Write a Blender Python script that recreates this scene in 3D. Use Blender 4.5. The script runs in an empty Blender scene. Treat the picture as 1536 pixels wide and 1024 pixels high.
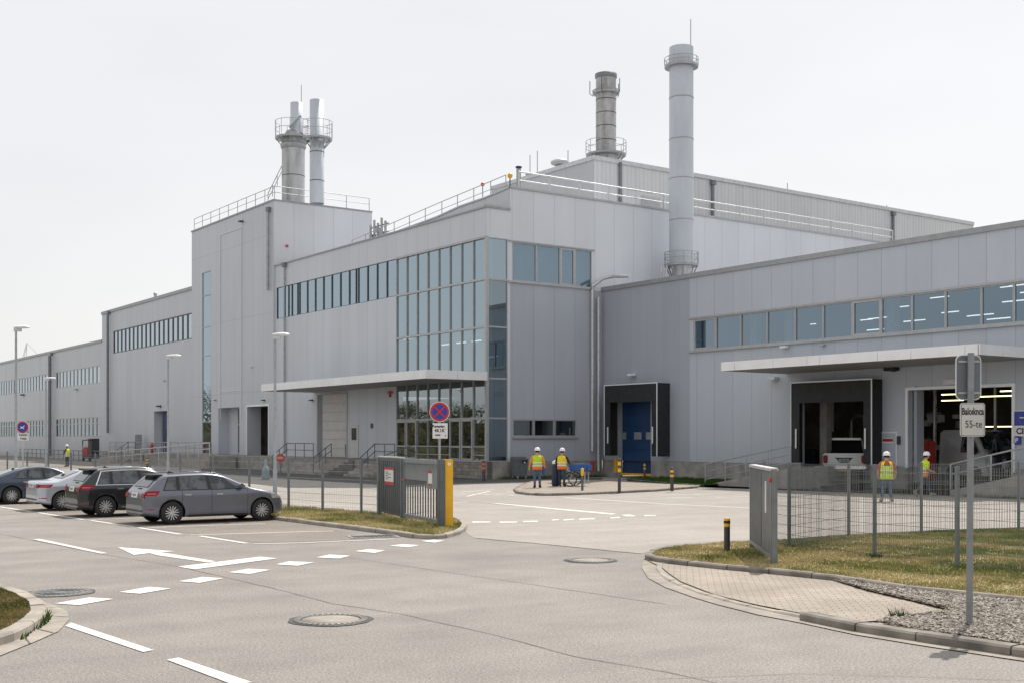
import bpy, bmesh, math, random
from mathutils import Vector, Matrix
random.seed(7)
PI = math.pi
FX, H, YH = 1797.0, 2.4, 657.0      # focal length in photo pixels, eye height, horizon row
scene = bpy.context.scene
COL = scene.collection

# ---------------------------------------------------------------- geometry helpers
def G(px, py, z=0.0):
    D = (H - z) * FX / (py - YH)
    return Vector(((px - 768) / FX * D, D, z))
C0 = Vector((-1.5, 70.7, 0))
AX = Vector((.5787, -.8156, 0)); AY = Vector((.8155, .5787, 0))
TH = math.atan2(AX.y, AX.x)
def W(x, y, z=0.0): return C0 + AX * x + AY * y + Vector((0, 0, z))
def toF(v):
    r = v - C0; return (r.x * AX.x + r.y * AX.y, r.x * AY.x + r.y * AY.y)
def on_y(px, y0):                       # x' on the plane y'=y0
    r = (px - 768) / FX; b = C0 + AY * y0
    return (r * b.y - b.x) / (AX.x - r * AX.y)
def on_x(px, x0):
    r = (px - 768) / FX; b = C0 + AX * x0
    return (r * b.y - b.x) / (AY.x - r * AY.y)
def zf(py, x, y): return H + (YH - py) * W(x, y).y / FX

class MB:
    def __init__(s): s.v = []; s.f = []; s.m = []; s.sm = []
    def add(s, vs, fs, m=0, smooth=False):
        o = len(s.v); s.v += [tuple(v) for v in vs]
        for f in fs: s.f.append(tuple(o + i for i in f)); s.m.append(m); s.sm.append(smooth)
    def box(s, a, b, m=0, M=None):
        x0, y0, z0 = a; x1, y1, z1 = b
        if x0 > x1: x0, x1 = x1, x0
        if y0 > y1: y0, y1 = y1, y0
        if z0 > z1: z0, z1 = z1, z0
        vs = [Vector(p) for p in ((x0,y0,z0),(x1,y0,z0),(x1,y1,z0),(x0,y1,z0),(x0,y0,z1),(x1,y0,z1),(x1,y1,z1),(x0,y1,z1))]
        if M: vs = [M @ v for v in vs]
        s.add(vs, [(0,3,2,1),(4,5,6,7),(0,1,5,4),(1,2,6,5),(2,3,7,6),(3,0,4,7)], m)
    def bbox(s, a, b, r=.02, m=0, M=None):       # bevelled box
        bm = bmesh.new(); bmesh.ops.create_cube(bm, size=1)
        c = [(a[i]+b[i])/2 for i in range(3)]; d = [abs(b[i]-a[i]) for i in range(3)]
        for v in bm.verts: v.co = Vector((c[0]+v.co.x*d[0], c[1]+v.co.y*d[1], c[2]+v.co.z*d[2]))
        bmesh.ops.bevel(bm, geom=bm.edges[:], offset=min(r, min(d)*.45), segments=2, affect='EDGES')
        if M: bm.transform(M)
        bm.verts.index_update()
        s.add([v.co.copy() for v in bm.verts], [[v.index for v in f.verts] for f in bm.faces], m, False); bm.free()
    def quad(s, a, b, c, d, m=0): s.add([a,b,c,d], [(0,1,2,3)], m)
    def poly(s, pts, m=0): s.add(pts, [tuple(range(len(pts)))], m)
    def bar(s, a, b, w, t=None, m=0):            # square bar
        s.tube([a, b], w/2*1.2, 4, m, smooth=False)
    def tube(s, pts, r, n=8, m=0, caps=True, smooth=True, r2=None):
        pts = [Vector(p) for p in pts]; rings = []; up0 = None
        for i, p in enumerate(pts):
            d = (pts[min(i+1, len(pts)-1)] - pts[max(i-1, 0)]).normalized()
            up = Vector((0,0,1)) if abs(d.z) < .9 else Vector((1,0,0))
            a = d.cross(up).normalized(); b = a.cross(d).normalized()
            rr = r if r2 is None else r + (r2-r)*i/(len(pts)-1)
            if isinstance(r, (list, tuple)): rr = r[i]
            rings.append([p + (a*math.cos(2*PI*(k+.5)/n) + b*math.sin(2*PI*(k+.5)/n))*rr for k in range(n)])
        vs = [v for R in rings for v in R]; fs = []
        for i in range(len(pts)-1):
            for k in range(n):
                fs.append((i*n+k, i*n+(k+1)%n, (i+1)*n+(k+1)%n, (i+1)*n+k))
        s.add(vs, fs, m, smooth)
        if caps:
            s.add(rings[0], [tuple(range(n))[::-1]], m); s.add(rings[-1], [tuple(range(n))], m)
    def lathe(s, prof, c=(0,0,0), n=24, m=0, smooth=True, axis='z', cap=True):
        vs = []; c = Vector(c)
        for r, z in prof:
            for k in range(n):
                t = 2*PI*k/n
                p = Vector((r*math.cos(t), r*math.sin(t), z))
                if axis == 'y': p = Vector((p.x, p.z, p.y))
                vs.append(c + p)
        fs = []
        for i in range(len(prof)-1):
            for k in range(n): fs.append((i*n+k, i*n+(k+1)%n, (i+1)*n+(k+1)%n, (i+1)*n+k))
        s.add(vs, fs, m, smooth)
        if cap:
            s.add(vs[:n], [tuple(range(n))[::-1]], m); s.add(vs[-n:], [tuple(range(n))], m)
    def build(s, name, mats, parent=None, off=(0,0,0)):
        me = bpy.data.meshes.new(name)
        o = Vector(off)
        me.from_pydata([tuple(Vector(v)-o) for v in s.v], [], s.f)
        if not isinstance(mats, (list, tuple)): mats = [mats]
        for x in mats: me.materials.append(x)
        me.polygons.foreach_set('material_index', s.m)
        me.polygons.foreach_set('use_smooth', s.sm)
        me.update()
        ob = bpy.data.objects.new(name, me); COL.objects.link(ob)
        if parent: ob.parent = parent
        return ob

def tag(o, label=None, cat=None, group=None, kind=None):
    if label: o['label'] = label
    if cat: o['category'] = cat
    if group: o['group'] = group
    if kind: o['kind'] = kind
    return o
def thing(name, label, cat, loc=(0,0,0), rz=0, group=None):
    o = bpy.data.objects.new(name, None); COL.objects.link(o)
    o.empty_display_size = .2
    o.location = loc; o.rotation_euler = (0,0,rz)
    return tag(o, label, cat, group)
def copy_tree(o, parent=None):
    c = o.copy(); COL.objects.link(c); c.parent = parent
    for ch in list(o.children): copy_tree(ch, c)
    return c
def instance(src, name, parent, loc, rz=0):
    c = bpy.data.objects.new(name, src.data); COL.objects.link(c); c.parent = parent
    c.location = loc; c.rotation_euler = (0,0,rz); return c

# ---------------------------------------------------------------- materials
def new_mat(name):
    m = bpy.data.materials.new(name); m.use_nodes = True
    nt = m.node_tree; bs = nt.nodes['Principled BSDF']
    return m, nt, bs
def N(nt, t, **kw):
    n = nt.nodes.new(t)
    for k, v in kw.items():
        if k in n.inputs: n.inputs[k].default_value = v
        else: setattr(n, k, v)
    return n
def mth(nt, op, a, b=None, c=None):
    n = nt.nodes.new('ShaderNodeMath'); n.operation = op
    for i, x in enumerate((a, b, c)):
        if x is None: continue
        if isinstance(x, (int, float)): n.inputs[i].default_value = x
        else: nt.links.new(x, n.inputs[i])
    return n.outputs[0]
def mixc(nt, fac, a, b, mode='MIX'):
    n = nt.nodes.new('ShaderNodeMix'); n.data_type = 'RGBA'; n.blend_type = mode
    for i, x in ((0, fac), (6, a), (7, b)):
        if isinstance(x, (int, float)): n.inputs[i].default_value = x
        elif isinstance(x, tuple): n.inputs[i].default_value = (x[0], x[1], x[2], 1)
        else: nt.links.new(x, n.inputs[i])
    return n.outputs[2]
def noise(nt, scale, detail=4, vec=None, rough=.55, coord='Object', sc=None):
    n = N(nt, 'ShaderNodeTexNoise', Scale=scale, Detail=detail, Roughness=rough)
    if vec is None:
        tc = nt.nodes.new('ShaderNodeTexCoord'); vec = tc.outputs[coord]
    if sc:
        mp = nt.nodes.new('ShaderNodeMapping'); mp.inputs['Scale'].default_value = sc
        nt.links.new(vec, mp.inputs[0]); vec = mp.outputs[0]
    nt.links.new(vec, n.inputs['Vector']); return n.outputs['Fac']
def ramp(nt, fac, stops):
    r = nt.nodes.new('ShaderNodeValToRGB'); el = r.color_ramp.elements
    while len(el) < len(stops): el.new(.5)
    for e, (p, c) in zip(el, stops):
        e.position = p; e.color = (c[0], c[1], c[2], 1) if isinstance(c, tuple) else (c, c, c, 1)
    nt.links.new(fac, r.inputs[0]); return r.outputs[0]
def bump(nt, bs, h, dist=.01, strength=1):
    b = N(nt, 'ShaderNodeBump', Distance=dist, Strength=strength)
    nt.links.new(h, b.inputs['Height']); nt.links.new(b.outputs[0], bs.inputs['Normal'])
def mat(name, col, rough=.5, metal=0, var=.12, scale=3, bmp=0, sc=None, spec=None, coat=0):
    m, nt, bs = new_mat(name)
    n = noise(nt, scale, 5, sc=sc)
    lo = tuple(max(0, c*(1-var)) for c in col); hi = tuple(min(1, c*(1+var)) for c in col)
    c = ramp(nt, n, [(.3, lo), (.7, hi)])
    nt.links.new(c, bs.inputs['Base Color'])
    bs.inputs['Roughness'].default_value = rough; bs.inputs['Metallic'].default_value = metal
    if spec is not None: bs.inputs['Specular IOR Level'].default_value = spec
    if coat: bs.inputs['Coat Weight'].default_value = coat; bs.inputs['Coat Roughness'].default_value = .03
    if bmp: bump(nt, bs, n, bmp)
    return m
def panel_mat(name, col, axis='X', pitch=1.33, off=0.0, lw=.035, zj=None, rough=.42, tone=.022, rib=0):
    m, nt, bs = new_mat(name)
    tc = nt.nodes.new('ShaderNodeTexCoord'); sp = nt.nodes.new('ShaderNodeSeparateXYZ')
    nt.links.new(tc.outputs['Object'], sp.inputs[0])
    u = mth(nt, 'DIVIDE', mth(nt, 'SUBTRACT', sp.outputs[axis], off), pitch)
    fr = mth(nt, 'FRACT', u); idx = mth(nt, 'FLOOR', u)
    line = mth(nt, 'LESS_THAN', mth(nt, 'ABSOLUTE', mth(nt, 'SUBTRACT', fr, .5)), .5 - lw/pitch/2)   # 1 inside the panel
    wn = N(nt, 'ShaderNodeTexWhiteNoise', noise_dimensions='1D'); nt.links.new(idx, wn.inputs['W'])
    t = mth(nt, 'ADD', mth(nt, 'MULTIPLY', wn.outputs['Value'], 2*tone), 1-tone)
    big = noise(nt, .25, 3, sc=(1, 1, .5)); st = noise(nt, 1.6, 4, sc=(1, 1, .06))
    t = mth(nt, 'MULTIPLY', t, mth(nt, 'ADD', mth(nt, 'MULTIPLY', big, .22), .89))
    t = mth(nt, 'MULTIPLY', t, mth(nt, 'ADD', mth(nt, 'MULTIPLY', st, .10), .95))
    low = mth(nt, 'MINIMUM', mth(nt, 'ADD', mth(nt, 'MULTIPLY', sp.outputs['Z'], .05), .88), 1.0)   # grime, with soft wall shade painted in, darker towards the ground
    t = mth(nt, 'MULTIPLY', t, low)
    if zj:
        fz = mth(nt, 'FRACT', mth(nt, 'DIVIDE', sp.outputs['Z'], zj))
        lz = mth(nt, 'LESS_THAN', mth(nt, 'ABSOLUTE', mth(nt, 'SUBTRACT', fz, .5)), .5 - lw/zj/2)
        line = mth(nt, 'MULTIPLY', line, lz)
    t2 = mth(nt, 'MULTIPLY', t, mth(nt, 'ADD', mth(nt, 'MULTIPLY', line, .22), .78))
    c = mixc(nt, 1.0, col, (1,1,1), 'MULTIPLY')
    cm = nt.nodes.new('ShaderNodeVectorMath'); cm.operation = 'SCALE'
    cm.inputs[0].default_value = col; nt.links.new(t2, cm.inputs['Scale'])
    nt.links.new(cm.outputs[0], bs.inputs['Base Color'])
    bs.inputs['Roughness'].default_value = rough
    hgt = line
    if rib:
        rb = mth(nt, 'SINE', mth(nt, 'MULTIPLY', sp.outputs[axis], 2*PI/rib))
        hgt = mth(nt, 'MULTIPLY', rb, 1.0)
        t3 = mth(nt, 'MULTIPLY', t2, mth(nt, 'ADD', mth(nt, 'MULTIPLY', rb, .045), .97))
        nt.links.new(t3, cm.inputs['Scale'])
    wob = noise(nt, .5, 2)
    hgt = mth(nt, 'ADD', hgt, mth(nt, 'MULTIPLY', wob, .6))
    bump(nt, bs, hgt, .012, .6)
    return m
def glass_mat(name, tint=(.30,.38,.42), refl=(.80,.88,.95), base=.38, rough=.015):
    m = bpy.data.materials.new(name); m.use_nodes = True; nt = m.node_tree
    nt.nodes.remove(nt.nodes['Principled BSDF']); out = nt.nodes['Material Output']
    tr = nt.nodes.new('ShaderNodeBsdfTransparent'); tr.inputs[0].default_value = (*tint, 1)
    gl = N(nt, 'ShaderNodeBsdfAnisotropic'); gl.inputs['Color'].default_value = (*refl, 1); gl.inputs['Roughness'].default_value = rough
    lw = N(nt, 'ShaderNodeLayerWeight', Blend=.35)
    f = mth(nt, 'ADD', mth(nt, 'MULTIPLY', lw.outputs['Facing'], .45), base)
    n = noise(nt, .35, 2); b = N(nt, 'ShaderNodeBump', Distance=.03, Strength=.14)
    nt.links.new(n, b.inputs['Height']); nt.links.new(b.outputs[0], gl.inputs['Normal'])
    mx = nt.nodes.new('ShaderNodeMixShader')
    nt.links.new(f, mx.inputs[0]); nt.links.new(tr.outputs[0], mx.inputs[1]); nt.links.new(gl.outputs[0], mx.inputs[2])
    nt.links.new(mx.outputs[0], out.inputs[0]); return m
def emis(name, col, s):
    m, nt, bs = new_mat(name); bs.inputs['Base Color'].default_value = (*col, 1)
    bs.inputs['Emission Color'].default_value = (*col, 1); bs.inputs['Emission Strength'].default_value = s; return m

def ground_mat(name, c1, c2, spk=.35, patch=.5, seam=False):
    m, nt, bs = new_mat(name)
    big = noise(nt, .09, 5, rough=.6); mid = noise(nt, .8, 5); fine = noise(nt, 26, 5, rough=.85)
    v = N(nt, 'ShaderNodeTexVoronoi', Scale=34.0); tc = nt.nodes.new('ShaderNodeTexCoord'); nt.links.new(tc.outputs['Object'], v.inputs['Vector'])
    streak = noise(nt, .9, 4, sc=(.9, .12, 1))
    k = mth(nt, 'ADD', mth(nt, 'MULTIPLY', big, .55), mth(nt, 'ADD', mth(nt, 'MULTIPLY', mid, .35), mth(nt, 'MULTIPLY', streak, .1)))
    base = ramp(nt, k, [(.38, c1), (.62, c2)])
    sp = ramp(nt, fine, [(.3, 1-spk), (.7, 1+spk*.6)])
    c = mixc(nt, 1.0, base, sp, 'MULTIPLY')
    st = ramp(nt, v.outputs['Distance'], [(.0, 1.25), (.35, .93)])
    c = mixc(nt, .6, c, st, 'MULTIPLY')
    spots = noise(nt, .45, 6, rough=.75)
    c = mixc(nt, ramp(nt, spots, [(.62, 0.0), (.72, patch)]), c, tuple(x*.62 for x in c1))
    mp2 = nt.nodes.new('ShaderNodeMapping'); mp2.inputs['Rotation'].default_value = (0,0,math.radians(-35)); nt.links.new(tc.outputs['Object'], mp2.inputs[0])
    tr = noise(nt, .55, 3, vec=mp2.outputs[0], sc=(.10,1.6,1)); c = mixc(nt, 1.0, c, ramp(nt, tr, [(.35,.93),(.65,1.05)]), 'MULTIPLY')
    agg = noise(nt, 42, 3, rough=.95); c = mixc(nt, 1.0, c, ramp(nt, agg, [(.30,.42),(.5,1.0),(.70,1.6)]), 'MULTIPLY')
    oil = noise(nt, 1.7, 3, rough=.5); c = mixc(nt, ramp(nt, oil, [(.70,0.0),(.80,.35)]), c, tuple(x*.55 for x in c1))
    nt.links.new(c, bs.inputs['Base Color']); bs.inputs['Roughness'].default_value = .88
    bs.inputs['Specular IOR Level'].default_value = .25
    bump(nt, bs, fine, .003, .5)
    return m

M = {}
M['asphalt'] = ground_mat('asphalt_light', (.232,.214,.198), (.318,.295,.272), .5, .4)
M['yard'] = ground_mat('yard_asphalt', (.31,.284,.258), (.39,.358,.325), .25, .3)
M['dark_asphalt'] = ground_mat('dark_asphalt', (.09,.09,.09), (.125,.122,.12), .3, .2)
M['parking'] = ground_mat('parking_asphalt', (.205,.18,.158), (.28,.248,.222), .45, .5)
def worn_paint():
    m, nt, bs = new_mat('road_paint'); a = noise(nt, 7, 6, rough=.8); b = noise(nt, 45, 3, rough=.8)
    k = mth(nt, 'ADD', mth(nt, 'MULTIPLY', a, .6), mth(nt, 'MULTIPLY', b, .4))
    c = ramp(nt, k, [(.36,(.34,.32,.30)),(.43,(.60,.58,.55)),(.7,(.74,.72,.69))]); nt.links.new(c, bs.inputs['Base Color']); bs.inputs['Roughness'].default_value = .8; return m
M['paint_white'] = worn_paint()
M['crack'] = mat('crack_tar', (.12,.11,.10), .9, var=.3, scale=5)
M['crack2'] = mat('crack_tar_faint', (.16,.148,.136), .9, var=.3, scale=5)
M['concrete'] = mat('concrete', (.30,.285,.262), .9, var=.28, scale=1.6, bmp=.01)
M['concrete_dk'] = mat('concrete_weathered', (.21,.20,.188), .9, var=.32, scale=1.8, bmp=.01)
M['kerb'] = mat('kerb_stone', (.21,.19,.165), .9, var=.4, scale=2.4, bmp=.012)
M['kerb_lt'] = mat('kerb_stone_light', (.31,.28,.24), .9, var=.25, scale=2.4, bmp=.012)
M['kerb_tan'] = mat('kerb_tan', (.27,.24,.205), .9, var=.25, scale=2.4, bmp=.01)
M['soil'] = mat('dry_soil', (.21,.17,.11), .95, var=.35, scale=2.5, bmp=.03)
M['galv'] = mat('galvanised_steel', (.36,.375,.385), .45, .55, var=.15, scale=4)
M['galv_lt'] = mat('pale_galvanised_steel', (.55,.56,.57), .42, .45, var=.12, scale=4)
M['gate'] = mat('grey_painted_steel', (.115,.128,.138), .5, .2, var=.12, scale=3)
M['gate_lt'] = mat('light_grey_painted_steel', (.25,.27,.28), .5, .3, var=.12, scale=3)
M['fence'] = mat('fence_wire', (.20,.215,.225), .5, .3, var=.12, scale=3)
M['post'] = mat('fence_post', (.19,.21,.225), .5, .3, var=.14, scale=3)
M['black'] = mat('black_rubber', (.018,.019,.022), .62, var=.3, scale=3, bmp=.004)
M['black_gl'] = mat('black_plastic', (.012,.012,.014), .3, var=.2)
M['dark'] = mat('dark_metal', (.05,.055,.06), .5, .2, var=.2)
M['white'] = mat('white_paint', (.72,.72,.71), .5, var=.08, scale=4)
M['offwhite'] = mat('offwhite_door', (.58,.575,.56), .55, var=.07, scale=2)
M['alu'] = mat('aluminium_frame', (.42,.425,.43), .4, .3, var=.08)
M['alu_dk'] = mat('dark_frame', (.10,.105,.11), .45, .3, var=.1)
M['fascia'] = mat('canopy_fascia', (.80,.81,.82), .38, .1, var=.06, scale=1.2)
M['soffit'] = mat('canopy_soffit', (.36,.35,.335), .6, var=.1, scale=1)
M['coping'] = mat('coping_metal', (.33,.34,.35), .45, .3, var=.1)
M['blue_door'] = mat('blue_door', (.012,.045,.125), .42, var=.18, scale=2)
M['blue'] = mat('blue_plastic', (.02,.09,.30), .4, var=.15)
M['navy'] = mat('navy_plastic', (.012,.02,.06), .4, var=.2)
M['yellow'] = mat('yellow_paint', (.78,.42,.012), .45, var=.08)
M['red'] = mat('red_paint', (.50,.03,.025), .4, var=.12)
M['orange'] = mat('orange_cloth', (.80,.16,.03), .8, var=.12, scale=9, bmp=.01)
M['signred'] = mat('sign_red', (.48,.02,.035), .35, var=.05)
M['signblue'] = mat('sign_blue', (.02,.045,.33), .35, var=.05)
M['signwhite'] = mat('sign_white', (.74,.74,.73), .4, var=.04)
M['ink'] = mat('sign_ink', (.02,.02,.02), .6, var=.1)
M['chimney'] = mat('chimney_steel', (.52,.56,.61), .6, .1, var=.10, scale=.8, sc=(1,1,.35))
M['glass'] = glass_mat('window_glass', refl=(.66,.75,.82), base=.5)
M['glassA'] = glass_mat('curtain_glass', tint=(.42,.52,.56), refl=(.56,.68,.76), base=.44)
M['glass_dk'] = glass_mat('dark_glass', tint=(.26,.30,.31), refl=(.66,.74,.77), base=.26)
M['glass_c'] = glass_mat('corner_glass', tint=(.32,.40,.44), refl=(.56,.66,.72), base=.30)
M['glassB'] = glass_mat('band_glass', tint=(.50,.60,.66), refl=(.44,.57,.68), base=.34)
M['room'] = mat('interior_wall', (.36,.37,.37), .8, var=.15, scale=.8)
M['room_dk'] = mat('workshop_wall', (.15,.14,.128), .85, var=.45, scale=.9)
M['lamp'] = emis('fluorescent_tube', (1,.97,.9), 2.2)
M['lamp_w'] = emis('warm_tube', (1,.9,.62), 3.0)
M['wallA'] = panel_mat('cladding_glazed_block', (.545,.58,.63), 'X', 1.33, 0)
M['wallR'] = panel_mat('cladding_return_wall', (.64,.67,.715), 'Y', 1.6, .24)  # lighter than the other walls: brighter hazy light on this side put into the colour
M['wallRlow'] = panel_mat('cladding_return_wall_lower', (.42,.452,.505), 'Y', 1.6, .24)  # darker copy of the return wall, soft inside-corner shade painted into its colour
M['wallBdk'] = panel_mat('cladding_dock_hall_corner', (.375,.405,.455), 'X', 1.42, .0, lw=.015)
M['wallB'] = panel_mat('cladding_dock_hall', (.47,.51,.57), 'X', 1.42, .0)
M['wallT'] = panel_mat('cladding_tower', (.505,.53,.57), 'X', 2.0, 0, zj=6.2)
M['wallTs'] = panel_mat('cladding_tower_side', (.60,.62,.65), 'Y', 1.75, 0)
M['wallL'] = panel_mat('cladding_long_hall', (.505,.528,.565), 'X', 1.6, 0)
M['wallU'] = panel_mat('cladding_upper_hall', (.47,.48,.495), 'X', 3.2, 0, rib=0)
M['wallUr'] = panel_mat('corrugated_upper_hall', (.62,.63,.64), 'Y', .8, 0, lw=.03, rib=.4)
M['screen'] = panel_mat('roof_screen', (.50,.52,.56), 'X', 1.33, 0)

def dirty_chimney():
    m, nt, bs = new_mat('stained_chimney_steel')
    n = noise(nt, 1.1, 6, sc=(1.2,1.2,.16), rough=.65); n2 = noise(nt, 3.0, 5, rough=.7)
    k = mth(nt, 'ADD', mth(nt, 'MULTIPLY', n, .7), mth(nt, 'MULTIPLY', n2, .3))
    c = ramp(nt, k, [(.33, (.18,.17,.16)), (.45, (.34,.33,.325)), (.62, (.50,.50,.495))])
    nt.links.new(c, bs.inputs['Base Color']); bs.inputs['Roughness'].default_value = .5; bs.inputs['Metallic'].default_value = .3
    return m
M['dirty'] = dirty_chimney()
def dirty2():
    m, nt, bs = new_mat('weathered_chimney_steel')
    n = noise(nt, .9, 6, sc=(1.2,1.2,.2), rough=.6)
    c = ramp(nt, n, [(.36, (.27,.27,.26)), (.5, (.43,.44,.44)), (.65, (.54,.56,.57))])
    nt.links.new(c, bs.inputs['Base Color']); bs.inputs['Roughness'].default_value = .45; bs.inputs['Metallic'].default_value = .35
    return m
M['weath'] = dirty2()
def paving():
    m, nt, bs = new_mat('concrete_block_paving')
    tc = nt.nodes.new('ShaderNodeTexCoord'); mp = nt.nodes.new('ShaderNodeMapping')
    mp.inputs['Rotation'].default_value = (0,0,math.radians(8)); nt.links.new(tc.outputs['Object'], mp.inputs[0])
    # wavy interlocking joints
    wv = N(nt, 'ShaderNodeTexWave', Scale=1.45, Distortion=0.0, bands_direction='X', wave_profile='SIN'); nt.links.new(mp.outputs[0], wv.inputs[0])
    off = nt.nodes.new('ShaderNodeCombineXYZ'); nt.links.new(mth(nt, 'MULTIPLY', wv.outputs['Fac'], .055), off.inputs[1])
    ad = nt.nodes.new('ShaderNodeVectorMath'); nt.links.new(mp.outputs[0], ad.inputs[0]); nt.links.new(off.outputs[0], ad.inputs[1])
    b = nt.nodes.new('ShaderNodeTexBrick'); nt.links.new(ad.outputs[0], b.inputs['Vector'])
    b.inputs['Scale'].default_value = 1; b.inputs['Brick Width'].default_value = .22; b.inputs['Row Height'].default_value = .12
    b.inputs['Mortar Size'].default_value = .006; b.inputs['Mortar Smooth'].default_value = .2
    b.inputs['Color1'].default_value = (.30,.255,.212,1); b.inputs['Color2'].default_value = (.345,.30,.25,1); b.inputs['Mortar'].default_value = (.15,.12,.095,1)
    n = noise(nt, .7, 5); c = mixc(nt, 1, b.outputs['Color'], ramp(nt, n, [(.3,.82),(.7,1.12)]), 'MULTIPLY')
    nt.links.new(c, bs.inputs['Base Color']); bs.inputs['Roughness'].default_value = .9
    bump(nt, bs, mth(nt, 'SUBTRACT', 1.0, b.outputs['Fac']), .012)
    return m
M['paving'] = paving()
def grass_mat(name, stops, hide=.0):
    m, nt, bs = new_mat(name)
    a = noise(nt, .55, 4, rough=.6); b = noise(nt, 14, 3)
    k = mth(nt, 'ADD', mth(nt, 'MULTIPLY', a, .68), mth(nt, 'MULTIPLY', b, .32))
    tc = nt.nodes.new('ShaderNodeTexCoord'); sp = nt.nodes.new('ShaderNodeSeparateXYZ'); nt.links.new(tc.outputs['Object'], sp.inputs[0])
    g = mth(nt, 'MULTIPLY', mth(nt, 'MAXIMUM', mth(nt, 'MINIMUM', mth(nt, 'SUBTRACT', sp.outputs['X'], 6.0), 6.0), 0.0), .016); k = mth(nt, 'SUBTRACT', k, g)
    c = ramp(nt, k, stops); nt.links.new(c, bs.inputs['Base Color']); bs.inputs['Roughness'].default_value = .9
    bs.inputs['Specular IOR Level'].default_value = .1
    return m
M['grass'] = grass_mat('dry_green_grass', [(.36,(.14,.18,.05)),(.45,(.27,.26,.10)),(.53,(.46,.39,.20)),(.66,(.58,.49,.29))])
M['grass_l'] = grass_mat('dry_grass', [(.34,(.08,.10,.03)),(.45,(.18,.16,.06)),(.54,(.30,.235,.12)),(.66,(.38,.30,.17))])
M['grass_g'] = grass_mat('green_grass', [(.35,(.03,.07,.015)),(.65,(.09,.13,.03))])
M['grass_ground'] = grass_mat('grass_soil', [(.36,(.13,.13,.05)),(.47,(.22,.19,.09)),(.56,(.33,.27,.15)),(.66,(.40,.33,.20))])
def brickwall():
    m, nt, bs = new_mat('concrete_blockwork')
    tc = nt.nodes.new('ShaderNodeTexCoord'); mp = nt.nodes.new('ShaderNodeMapping'); mp.inputs['Rotation'].default_value = (PI/2,0,0)
    nt.links.new(tc.outputs['Object'], mp.inputs[0])
    b = nt.nodes.new('ShaderNodeTexBrick'); nt.links.new(mp.outputs[0], b.inputs['Vector'])
    b.inputs['Scale'].default_value = 1; b.inputs['Brick Width'].default_value = .55; b.inputs['Row Height'].default_value = .21; b.inputs['Mortar Size'].default_value = .012
    b.inputs['Color1'].default_value = (.24,.22,.195,1); b.inputs['Color2'].default_value = (.33,.305,.27,1); b.inputs['Mortar'].default_value = (.14,.13,.115,1)
    n = noise(nt, 2.5, 5); c = mixc(nt, 1, b.outputs['Color'], ramp(nt, n, [(.3,.75),(.7,1.15)]), 'MULTIPLY')
    nt.links.new(c, bs.inputs['Base Color']); bs.inputs['Roughness'].default_value = .9; return m
M['block'] = brickwall()
def vestmat(name, top, bot, zb):
    m, nt, bs = new_mat(name); tc = nt.nodes.new('ShaderNodeTexCoord'); sp = nt.nodes.new('ShaderNodeSeparateXYZ'); nt.links.new(tc.outputs['Object'], sp.inputs[0])
    k = mth(nt, 'LESS_THAN', sp.outputs['Z'], zb)
    n = noise(nt, 12, 4); c = mixc(nt, k, top, bot); c = mixc(nt, 1, c, ramp(nt, n, [(.3,.78),(.7,1.12)]), 'MULTIPLY')
    nt.links.new(c, bs.inputs['Base Color']); bs.inputs['Roughness'].default_value = .7; bump(nt, bs, n, .02); return m

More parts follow.
